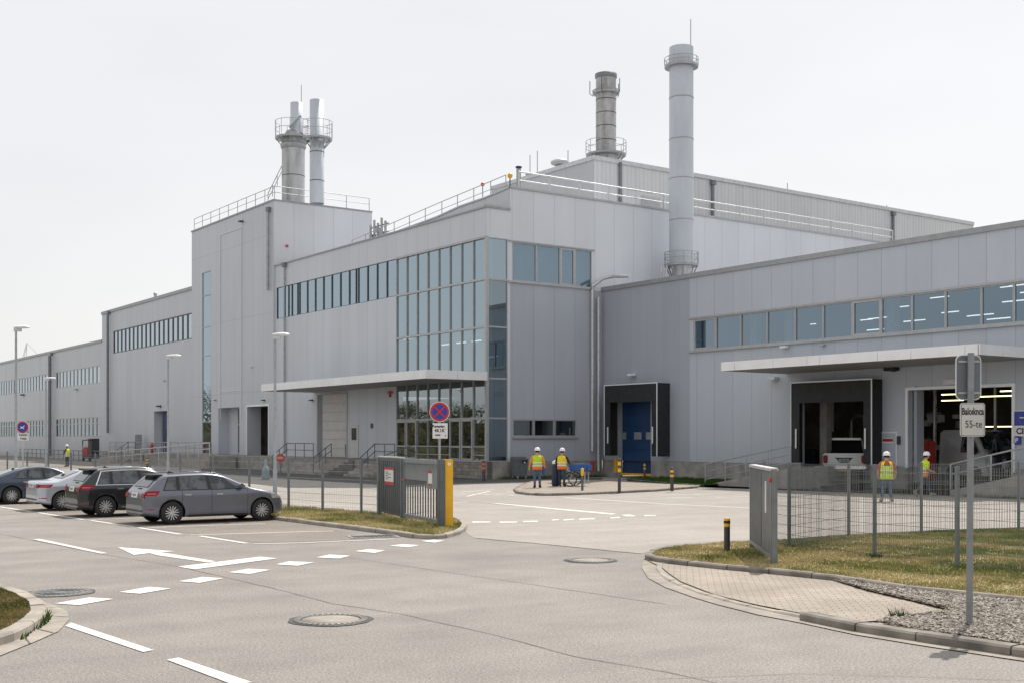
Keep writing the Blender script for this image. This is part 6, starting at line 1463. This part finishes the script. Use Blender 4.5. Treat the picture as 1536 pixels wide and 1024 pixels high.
def person(name, label, P, yaw, J, sleeve, legs, vtop, vbot, zsplit, boot='boot', hair=True, vopen=False, helmet_m='helmet', scale=1.0, extra=None, fore='same'):
    t = thing(name, label, 'person', P, yaw); t.scale = (scale*1.08, scale*1.2, scale*1.03)
    base = dict(pel=(0,0,.95), wst=(0,0,1.08), chs=(0,0,1.28), nkb=(0,0,1.44), nk=(0.01,0,1.52), hd=(.02,0,1.60),
        hL=(0,.09,.91), kL=(.02,.10,.50), aL=(0,.10,.09), tL=(.15,.11,.04), hR=(0,-.09,.91), kR=(.02,-.10,.50), aR=(0,-.10,.09), tR=(.15,-.11,.04),
        sL=(0,.185,1.40), eL=(-.02,.25,1.13), wL=(.05,.26,.90), sR=(0,-.185,1.40), eR=(-.02,-.25,1.13), wR=(.05,-.26,.90))
    base.update(J); B = {k: Vector(v) for k, v in base.items()}
    rad = dict(pel=(.115,.145), wst=(.10,.135), chs=(.115,.15), nkb=(.07,.10), nk=(.055,.055), hd=(.06,.06), hL=(.09,.09), hR=(.09,.09), kL=(.065,.062), kR=(.065,.062), aL=(.047,.047), aR=(.047,.047), tL=(.038,.045), tR=(.038,.045),
        sL=(.065,.062), sR=(.065,.062), eL=(.047,.045), eR=(.047,.045), wL=(.030,.030), wR=(.030,.030))
    ed = [('pel','wst'),('wst','chs'),('chs','nkb'),('nkb','nk'),('nk','hd'),('pel','hL'),('hL','kL'),('kL','aL'),('aL','tL'),('pel','hR'),('hR','kR'),('kR','aR'),('aR','tR'),('nkb','sL'),('sL','eL'),('eL','wL'),('nkb','sR'),('sR','eR'),('eR','wR')]
    ks = list(B); me = bpy.data.meshes.new('body'); me.from_pydata([tuple(B[k]) for k in ks], [(ks.index(a), ks.index(b)) for a, b in ed], [])
    ob = bpy.data.objects.new('tmpbody', me); COL.objects.link(ob)
    sk = ob.modifiers.new('s','SKIN'); 
    lay = me.skin_vertices[0].data if me.skin_vertices else None
    if lay is None:
        bm = bmesh.new(); bm.from_mesh(me); bm.verts.layers.skin.verify(); bm.to_mesh(me); bm.free(); lay = me.skin_vertices[0].data
    for i, k in enumerate(ks):
        lay[i].radius = rad[k]; lay[i].use_root = (k == 'pel')
    sb = ob.modifiers.new('d','SUBSURF'); sb.levels = 2; sb.render_levels = 2
    bpy.context.view_layer.update(); bme = bpy.data.meshes.new_from_object(ob.evaluated_get(bpy.context.evaluated_depsgraph_get())); bpy.data.objects.remove(ob)
    # material slots: 0 sleeve 1 legs 2 skin 3 boot
    segm = {('wst','chs'):0,('chs','nkb'):0,('pel','wst'):1,('nkb','nk'):2,('nk','hd'):2,('pel','hL'):1,('hL','kL'):1,('kL','aL'):1,('aL','tL'):3,('pel','hR'):1,('hR','kR'):1,('kR','aR'):1,('aR','tR'):3,('nkb','sL'):0,('sL','eL'):0,('eL','wL'):0 if fore == 'same' else 2,('nkb','sR'):0,('sR','eR'):0,('eR','wR'):0 if fore == 'same' else 2}
    mb = MB(); vs = [v.co.copy() for v in bme.vertices]
    def dist(p, a, b):
        ab = b-a; q = max(0, min(1, (p-a).dot(ab)/ab.length_squared)); return (p-a-ab*q).length
    for f in bme.polygons:
        c = sum((vs[i] for i in f.vertices), Vector())/len(f.vertices)
        best = min(segm, key=lambda e: dist(c, B[e[0]], B[e[1]]) / (1.4 if e[0] in ('wst','chs','pel') and e[1] in ('chs','nkb','wst') else 1)); mi = segm[best]
        if (c-B['aL']).length < .085 or (c-B['aR']).length < .085: mi = 3
        mb.f.append(tuple(f.vertices)); mb.m.append(mi); mb.sm.append(True)
    mb.v = [tuple(v) for v in vs]
    # head: shaped sphere with brow, nose, chin, ears
    H0 = B['hd'] + Vector((.012,0,.055)); hyaw = J.get('_hy', 0) if isinstance(J, dict) else 0
    bm = bmesh.new(); bmesh.ops.create_uvsphere(bm, u_segments=20, v_segments=14, radius=1)
    for v in bm.verts:
        x, y, z = v.co; r_ = Vector((x*.098, y*.077, z*.122))
        if z < -.1: r_.x += .016*(x > 0)*min(1,(-z)); r_.y *= 1-.22*(-z)
        if x > .8 and abs(y) < .25 and -.35 < z < .1: r_.x += .024*(1-abs(y)*3)
        if x > .7 and abs(abs(y)-.4) < .16 and .0 < z < .3: r_.x -= .010
        if x > .7 and abs(y) < .3 and -.62 < z < -.42: r_.x += .006
        if abs(y) > .93 and abs(z) < .25 and abs(x) < .3: r_.y *= 1.14
        v.co = r_
    Rh = Matrix.Rotation(hyaw, 4, 'Z'); bm.verts.index_update()
    mb.add([H0 + (Rh @ v.co) for v in bm.verts], [[v.index for v in f.verts] for f in bm.faces], 2, True); bm.free()
    # hands
    for sd_, e, w in ((1,'eL','wL'),(-1,'eR','wR')):
        d = (B[w]-B[e]).normalized(); side = Vector((0,sd_,0)); pn = d.cross(side).normalized(); wd_ = d.cross(pn).normalized()
        W0 = B[w]
        mb.tube([W0-d*.01, W0+d*.03, W0+d*.085], [.026,.036,.030], 8, 2)
        fwd = Vector((1,0,0)); fwd = (fwd - d*fwd.dot(d)).normalized() if abs(d.x) < .9 else Vector((0,0,-1))
        for k in range(4):
            o = (k-1.5)*.019; L_ = (.062,.075,.078,.066)[3-k]; b0 = W0+d*.075+fwd*o
            b1 = b0+d*L_*.5-side*.006; b2 = b1+(d*.6-side*.8).normalized()*L_*.35; b3 = b2+(-side).normalized()*L_*.2
            mb.tube([b0,b1,b2,b3],[.0095,.009,.008,.006],6,2)
        th = W0+d*.03+fwd*.03; mb.tube([th, th+fwd*.025+d*.025, th+fwd*.02+d*.06-side*.012],[.012,.011,.008],6,2)
    # boots
    for a, tt in (('aL','tL'),('aR','tR')):
        d = (B[tt]-B[a]); d.z = 0; d = d.normalized() if d.length > .01 else Vector((1,0,0)); dv = (B[tt]-B[a]).normalized()
        mb.tube([B[a]-dv*.05-Vector((0,0,.02)), B[a]+dv*.02-Vector((0,0,.02)), B[tt]+Vector((0,0,-.0)), B[tt]+dv*.06],[.05,.056,.05,.025],8,3)
    body_ = mb.build('body', [M[sleeve], M[legs], M['skin'], M[boot]], t)
    # eyes and mouth small detail stay on the head: dark inserts
    eb = MB()
    for y in (-.032,.032): 
        p = H0 + (Rh @ Vector((.090,y,.012))); eb.lathe([(.001,-.006),(.009,0),(.001,.006)], p, 8)
    eb.build('eyes', M['ink'], t)
    if hair:
        hb = MB(); prof = [(.098,-.045),(.104,.0),(.102,.05),(.08,.1),(.03,.125),(.001,.128)]
        V_ = []; n = 16
        for r_, z in prof:
            for k in range(n):
                a = 2*PI*k/n; x = math.cos(a)*r_*.99; 
                if x > 0: x *= .55
                V_.append(H0 + (Rh @ Vector((x-.012, math.sin(a)*r_*.80, z + (0 if x < 0 else .04)*(1 if z < .03 else 0)))))
        hb.add(V_, [(i*n+k,i*n+(k+1)%n,(i+1)*n+(k+1)%n,(i+1)*n+k) for i in range(len(prof)-1) for k in range(n)], 0, True)
        hb.build('hair', M['hair'], t)
    # helmet
    hm = MB(); prof = [(.150,.035),(.126,.045),(.125,.07),(.118,.115),(.088,.158),(.045,.178),(.001,.182)]; V_ = []; n = 22
    for i, (r_, z) in enumerate(prof):
        for k in range(n):
            a = 2*PI*k/n; x = math.cos(a)*r_*1.05; y = math.sin(a)*r_*.90
            if i == 0: x = x*(1.12 if x > 0 else .9); y *= .92
            V_.append(H0 + (Rh @ Vector((x, y, z))))
    hm.add(V_, [(i*n+k,i*n+(k+1)%n,(i+1)*n+(k+1)%n,(i+1)*n+k) for i in range(len(prof)-1) for k in range(n)], 0, True)
    hm.tube([H0+(Rh@Vector((-.10,0,.155))), H0+(Rh@Vector((0,0,.186))), H0+(Rh@Vector((.10,0,.155)))], .014, 6)
    hm.build('helmet', M[helmet_m], t)
    # vest shell
    vm = MB(); bz = B['pel'].z; secs = [(bz-.13,.150,.200),(bz-.02,.152,.195),(bz+.12,.148,.188),(bz+.25,.155,.192),(bz+.36,.158,.200),(bz+.44,.142,.196),(bz+.50,.105,.150),(bz+.535,.075,.085)]
    n = 28; V_ = []
    ctr = lambda z: B['pel'].lerp(B['nkb'], max(-.3, min(1, (z-B['pel'].z)/(B['nkb'].z-B['pel'].z))))
    for z, rx, ry in secs:
        c = ctr(z)
        for k in range(n):
            a = 2*PI*k/n; wob = 1+.025*math.sin(a*5+z*20); V_.append(Vector((c.x+math.cos(a)*rx*wob, c.y+math.sin(a)*ry*wob, z)))
    fs = []
    for i in range(len(secs)-1):
        for k in range(n):
            a = 2*PI*(k+.5)/n
            if i in (3,4,5) and abs(math.sin(a)) > .93 and i >= 4: continue      # arm holes
            if vopen and i >= 4 and math.cos(a) < -.86: continue
            fs.append((i*n+k,i*n+(k+1)%n,(i+1)*n+(k+1)%n,(i+1)*n+k))
    vm.add(V_, fs, 0, True); vs_ = vm.build('vest', vestmat('vest_cloth', vtop, vbot, zsplit), t); so_ = vs_.modifiers.new('t','SOLIDIFY'); so_.thickness = .008
    for z0 in (bz+.03, bz+.17):
        st = MB(); V_ = []; c = ctr(z0)
        for z in (z0, z0+.05):
            for k in range(n):
                a = 2*PI*k/n; wob = 1+.025*math.sin(a*5+z*20); V_.append(Vector((c.x+math.cos(a)*.160*wob, c.y+math.sin(a)*.204*wob, z)))
        st.add(V_, [(k,(k+1)%n,n+(k+1)%n,n+k) for k in range(n)], 0, True); st.build('reflective_band', M['strip'], vs_)
    return t
up = math.atan2(.998,.06)
lime = (.50,.68,.03); yel = (.82,.62,.02); org = (.85,.20,.02)
P = G(806, 731, .1); P.z = .1
person('person', 'worker in lime vest with orange hem and jeans standing left of the cart, back turned', P, up+.05, dict(kL=(.04,.10,.50), aL=(-.02,.10,.09), tL=(.13,.12,.04), kR=(.03,-.09,.50), aR=(.10,-.10,.09), tR=(.25,-.12,.04), eL=(-.05,.27,1.15), wL=(.02,.31,.91), eR=(-.02,-.26,1.14), wR=(.10,-.28,.93)), 'sl_or', 'jeans', lime, org, .97, scale=1.0)
P2 = G(843, 729, .1); P2.z = .1
person('person', 'worker in orange-yellow vest and black sleeves pushing the blue hand cart', P2, up-.25, dict(kL=(.10,.11,.51), aL=(.14,.12,.09), tL=(.29,.13,.04), kR=(-.02,-.10,.50), aR=(-.14,-.12,.10), tR=(.0,-.13,.04), eL=(.05,.27,1.14), wL=(.22,.24,1.0), eR=(.10,-.27,1.15), wR=(.33,-.26,1.05)), 'sl_bk', 'jeans_dk', yel, org, .97, scale=.98)
P3 = G(1330, 751.5, .0)
person('person', 'worker in lime vest over a red shirt seen from behind through the fence', P3, up-.15, dict(kL=(.03,.12,.50), aL=(-.02,.15,.09), tL=(.13,.17,.04), kR=(.05,-.11,.50), aR=(.08,-.16,.09), tR=(.22,-.20,.04), eL=(.0,.27,1.15), wL=(.12,.25,.93), eR=(.0,-.27,1.15), wR=(.14,-.27,.94)), 'sl_red', 'jeans', (.62,.80,.03), (.62,.80,.03), .5, vopen=True, scale=1.01, fore='skin', boot='boot_tan')
P4 = G(1386, 744.5, .0)
person('person', 'worker in lime shirt and orange vest striding to the right behind the fence', P4, .12, dict(pel=(0,0,.92), hL=(0,.09,.88), hR=(0,-.09,.88), kL=(.22,.09,.52), aL=(.34,.09,.12), tL=(.49,.10,.10), kR=(-.10,-.10,.50), aR=(-.42,-.10,.22), tR=(-.34,-.10,.07), wst=(.01,0,1.05), chs=(.03,0,1.25), nkb=(.05,0,1.41), nk=(.07,0,1.49), hd=(.09,0,1.57), sL=(.05,.18,1.37), sR=(.05,-.18,1.37), eL=(.03,.23,1.11), wL=(.27,.17,1.03), eR=(.0,-.24,1.11), wR=(.25,-.20,1.02)), 'sl_lime', 'jeans_dk', (.62,.80,.03), (.80,.32,.05), 1.14, scale=1.0, fore='skin', boot='boot_tan')
P5 = G(101, 699, 0)
person('person', 'far worker in yellow vest and white helmet before the low hall at left', P5, PI*.9, dict(eL=(.05,.27,1.15), wL=(.15,.25,.95)), 'sl_bk', 'jeans_dk', (.75,.72,.04), (.75,.72,.04), .5, scale=1.0)
# items held / pushed
Pq = P + Vector((.30,.15,.62)); t = thing('cloth_bundle', 'blue cloth bundle hanging at the right hand of the lime-vest worker', 'cloth', Pq)
mb = MB(); mb.lathe([(.03,.42),(.07,.36),(.10,.2),(.085,.05),(.02,0)], n=12); mb.build('cloth', M['blue'], t)
Pc = P2 + Vector((.62,.55,0)); t = thing('hand_cart', 'blue hand cart with bicycle style wheel pushed by the orange-vest worker', 'cart', Pc, up-.25-PI/2)
mb = MB(); mb.bbox((-.15,-.4,.72),(.75,.5,1.08),.05); mb.build('tray', M['blue'], t)
mb = MB()
for a, b in (((-.1,-.38,.72),(-.62,-.75,1.05)),((-.1,.4,.72),(-.62,-.2,1.05)),((-.62,-.75,1.05),(-.62,-.2,1.05)),((.6,-.3,.72),(.6,-.3,.08)),((.0,-.3,.72),(-.15,-.2,.35)),((.6,.4,.72),(.6,.4,.08))): mb.tube([a,b], .022, 6)
mb.build('frame', M['galv_lt'], t)
for y in (-.45,.5):
    w = MB(); w.lathe([(.30,-.025),(.345,-.025),(.345,.025),(.30,.025)], (-.1,y,.345), 28, axis='y', cap=False); wo = w.build('wheel', M['tyre'], t)
    w = MB()
    for k in range(8):
        a = 2*PI*k/8; w.tube([(-.1,y,.345),(-.1+math.cos(a)*.31,y,.345+math.sin(a)*.31)], .008, 4)
    w.build('spokes', M['rim'], wo)
Pn = P2 + Vector((-.30,.42,0)); t = thing('waste_sack', 'dark navy upright bag with white top left of the orange-vest worker', 'bag', Pn)
mb = MB(); mb.lathe([(.15,0),(.19,.1),(.18,.6),(.17,.95),(.14,1.1)], n=14); mb.build('sack', M['navy'], t); mb = MB(); mb.lathe([(.16,1.08),(.17,1.18),(.05,1.25)], n=14); mb.build('top', M['signwhite'], t)
# belt pouch of worker 3 drawn as part of a thing it hangs from
# wheelie bin
Pb = W(.75, on_x(779, .75), 0); t = thing('waste_bin', 'large grey four wheeled waste bin against the plinth beside the glazed corner', 'bin', Pb, TH+PI/2); t.scale = (.68,.85,1.0)
mb = MB(); a, b = .52, .62
V_ = []
for z, s_ in ((.18,.84),(.5,.9),(1.15,1.0)):
    V_ += [(-a*s_*1.1,-.42*s_,z),(a*s_*1.1,-.42*s_,z),(a*s_*1.1,.42*s_,z),(-a*s_*1.1,.42*s_,z)]
mb.add(V_, [(0,1,2,3)]+[(i*4+k,i*4+(k+1)%4,(i+1)*4+(k+1)%4,(i+1)*4+k) for i in range(2) for k in range(4)]); bn = mb.build('bin_body', mat('bin_grey', (.13,.15,.16), .55), t)
mb = MB(); mb.bbox((-.62,-.47,1.13),(.62,.47,1.22),.03); mb.bbox((-.6,-.2,1.2),(.6,.46,1.32),.04); mb.build('lid', mat('bin_lid', (.16,.18,.19), .5), t)
mb = MB(); mb.bbox((-.1,-.475,.98),(.45,-.44,1.12),.01); mb.build('lid_opening', M['ink'], t); mb = MB(); mb.box((.05,-.485,.96),(.25,-.476,1.02)); mb.build('label_sticker', M['signwhite'], t)
for x in (-.42,.42):
    for y in (-.3,.3): mb = MB(); mb.lathe([(.04,-.03),(.1,-.03),(.1,.03),(.04,.03)], (x,y,.1), 14, axis='y'); mb.build('wheel', M['galv'], t)
# drum in the tower doorway
P = W(on_y(388, 1.8), 1.8, 1.0); t = thing('storage_drum', 'dark blue drum inside the open doorway of the tower', 'drum', P); mb = MB(); mb.lathe([(.55,0),(.58,.1),(.58,.75),(.6,.8),(.58,.85),(.58,1.45),(.5,1.5),(.45,1.52)], n=24); mb.build('drum', M['navy'], t); mb = MB(); mb.lathe([(.45,1.52),(.3,1.6),(.01,1.62)], n=20); mb.build('lid', M['blue'], t)
# red hose reel / lifebuoy-like disc by stairs
P = G(421, 713, 0); P.z = 0; D = P.y; s = D/FX; zc = H+(YH-686)*s
t = thing('hose_reel', 'red round hose reel on a post beside the steps, right of the lamp post', 'hose reel', P); mb = MB(); mb.tube([(0,0,0),(0,0,zc)], .05, 6); mb.build('post', M['post'], t)
mb = MB(); mb.lathe([(.02,-.06),(6.2*s,-.06),(6.2*s,.06),(.02,.06)], (0,-.08,zc), 24, axis='y', cap=False, smooth=False); mb.build('reel', M['red'], t)
mb = MB(); mb.lathe([(3.2*s,-.001),(3.6*s,-.001)], (0,-.145,zc), 20, axis='y', cap=False); mb.box((-4.5*s,-.15,zc-.06),(4.5*s,-.145,zc+.08)); mb.build('marking', mat('faded_red', (.62,.30,.27), .6), t)
P = G(398.5, 719, 0); t = thing('covered_gas_bottle', 'pale grey upright gas bottle standing left of the red hose reel', 'gas bottle', P); s = P.y/FX
mb = MB(); mb.lathe([(5.5*s,0),(5.8*s,2*s),(5.2*s,16*s),(3.6*s,20*s),(2.0*s,22*s),(2.2*s,28*s),(.6*s,31*s)], n=18); mb.build('bottle', mat('bottle_grey', (.24,.30,.34), .5), t)
# pallet cart far left
P = W(on_y(124,-3.2), -3.2, 0); t = thing('pallet_cart', 'dark equipment cart with red box before the low hall, right of far worker', 'cart', P, TH); s = P.y/FX
mb = MB(); mb.bbox((0,0,.3),(3.0,1.0,.55),.05); mb.box((1.6,0.1,.55),(2.9,.9,2.4)); mb.tube([(0,0,.3),(0,0,2.2),(2.9,0,2.3)],.06,6); mb.build('frame', M['dark'], t)
mb = MB(); mb.bbox((-.3,.1,.56),(1.5,.9,1.5),.1); mb.build('red_box', M['red'], t)
for x in (.3,2.6): mb = MB(); mb.lathe([(.1,-.06),(.28,-.06),(.28,.06),(.1,.06)], (x,0,.28), 14, axis='y'); mb.build('wheel', M['tyre'], t)

# ================================================================ TREES (seen mirrored in the entrance glass)
def tree_mesh(seed):
    rnd = random.Random(seed); tb = MB(); leaves = []
    def grow(p, d, L, r, lv):
        q = p + d*L*.5 + Vector((rnd.uniform(-1,1),rnd.uniform(-1,1),0))*L*.05; e = q + (d+Vector((rnd.uniform(-.2,.2),rnd.uniform(-.2,.2),0))).normalized()*L*.5
        tb.tube([p,q,e], [r,r*.85,r*.66], 5 if lv < 3 else 3, caps=False)
        if lv >= 5: return
        if lv >= 3: leaves.append(e)
        for k in range(3 if lv < 4 else 2):
            a = rnd.uniform(0,2*PI); el = rnd.uniform(.35,.85); u = Vector((math.cos(a),math.sin(a),0)); nd = (d*math.cos(el)+u*math.sin(el)+Vector((0,0,.12))).normalized(); grow(e, nd, L*rnd.uniform(.6,.8), r*.6, lv+1)
    grow(Vector((0,0,0)), Vector((0,0,1)), 3.0, .2, 0)
    lb = MB()
    for c in leaves:
        if rnd.random() < .55: continue
        for _ in range(16):
            o = c + Vector((rnd.gauss(0,.4),rnd.gauss(0,.4),rnd.gauss(0,.35))); s_ = rnd.uniform(.05,.11); u = Vector((rnd.uniform(-1,1),rnd.uniform(-1,1),rnd.uniform(-1,1))).normalized(); v = u.orthogonal().normalized()
            lb.add([o-u*s_, o+v*s_, o+u*s_, o-v*s_], [(0,1,2,3)])
    return tb, lb
M['bark'] = mat('bark', (.10,.085,.07), .9, var=.3, scale=6); M['leaf'] = mat('olive_leaves', (.10,.12,.04), .8, var=.5, scale=2)
src = []
for sd_ in (1, 2, 3):
    tb, lb = tree_mesh(sd_); t = thing('bare_tree', 'half bare roadside tree mirrored in the entrance glass', 'tree', (0,0,0), 0, 'roadside trees mirrored in the entrance glass'); tb.build('trunk', M['bark'], t); lb.build('crown', M['leaf'], t); src.append(t)
rnd = random.Random(11); k = 0
for i in range(16):
    for row in range(2):
        x = -62 - row*7 + rnd.uniform(-2,2) - i*.6; y = 62 + i*5.0 + rnd.uniform(-2,2)
        o = src[k] if k < 3 else copy_tree(src[k % 3]); o.location = (x, y, 0); o.rotation_euler = (0,0,rnd.uniform(0,6)); s_ = rnd.uniform(.62,1.0); o.scale = (s_,s_,s_); k += 1
mb = MB(); rnd = random.Random(4)
for _ in range(26000):
    q = rnd.random(); o = Vector((-64 - q*12 + rnd.gauss(0,1.6), 55 + q*90, min(5.6,abs(rnd.gauss(0,2.6))))); s_ = rnd.uniform(.10,.22); u = Vector((rnd.uniform(-1,1),rnd.uniform(-1,1),rnd.uniform(-1,1))).normalized(); v = u.orthogonal().normalized()
    mb.add([o-u*s_, o+v*s_, o+u*s_, o-v*s_], [(0,1,2,3)])
mb.box((-78,50,0),(-74,150,4.4)); mb.box((-74,50,0),(-69,150,3.2)); mb.box((-69,50,0),(-66,150,1.6))
tag(mb.build('hedge', mat('hedge_leaves', (.16,.145,.075), .85, var=.6, scale=.5)), 'olive brown hedge under the trees mirrored in the entrance glass', 'hedge', kind='stuff')
# ================================================================ CAMERA, LIGHT, WORLD
cam = bpy.data.cameras.new('camera'); co = bpy.data.objects.new('camera', cam); COL.objects.link(co)
co.location = (0,0,H); co.rotation_euler = (PI/2,0,0); cam.sensor_width = 36; cam.sensor_fit = 'HORIZONTAL'
cam.lens = FX/1536*36; cam.shift_y = 145/1536; cam.clip_end = 3000; cam.clip_start = .1
scene.camera = co
sd = Vector((.46*math.cos(math.radians(57))/.993, .88*math.cos(math.radians(57))/.993, math.sin(math.radians(57))))
sun = bpy.data.lights.new('sun','SUN'); sun.energy = 4.7; sun.angle = math.radians(.6); sun.color = (1,.95,.88)
so = bpy.data.objects.new('sun', sun); COL.objects.link(so); so.rotation_euler = sd.to_track_quat('Z','Y').to_euler(); so.location = (0,0,60)
wd = bpy.data.worlds.new('World'); scene.world = wd; wd.use_nodes = True; nt = wd.node_tree
bg = nt.nodes['Background']; out = nt.nodes['World Output']
sky = nt.nodes.new('ShaderNodeTexSky'); sky.sky_type = 'NISHITA'; sky.sun_disc = False
sky.sun_elevation = math.radians(57); sky.sun_rotation = math.atan2(.46,.88); sky.dust_density = 3; sky.air_density = 1.0
nt.links.new(sky.outputs[0], bg.inputs[0]); bg.inputs[1].default_value = .022
bg2 = nt.nodes.new('ShaderNodeBackground')
tc = nt.nodes.new('ShaderNodeTexCoord'); n = nt.nodes.new('ShaderNodeTexNoise'); n.inputs['Scale'].default_value = 1.3; n.inputs['Detail'].default_value = 4
mp = nt.nodes.new('ShaderNodeMapping'); mp.inputs['Scale'].default_value = (1,1,4); nt.links.new(tc.outputs['Generated'], mp.inputs[0]); nt.links.new(mp.outputs[0], n.inputs['Vector'])
rr = nt.nodes.new('ShaderNodeValToRGB'); nt.links.new(n.outputs['Fac'], rr.inputs[0])
rr.color_ramp.elements[0].position = .3; rr.color_ramp.elements[0].color = (.715,.71,.708,1); rr.color_ramp.elements[1].position = .7; rr.color_ramp.elements[1].color = (.845,.838,.83,1)
nt.links.new(rr.outputs[0], bg2.inputs[0]); bg2.inputs[1].default_value = 1.0
ad = nt.nodes.new('ShaderNodeAddShader'); nt.links.new(bg.outputs[0], ad.inputs[0]); nt.links.new(bg2.outputs[0], ad.inputs[1]); nt.links.new(ad.outputs[0], out.inputs[0])
scene.view_settings.view_transform = 'Standard'; scene.view_settings.look = 'None'; scene.view_settings.exposure = 0
scene.cycles.max_bounces = 8; scene.cycles.transparent_max_bounces = 16
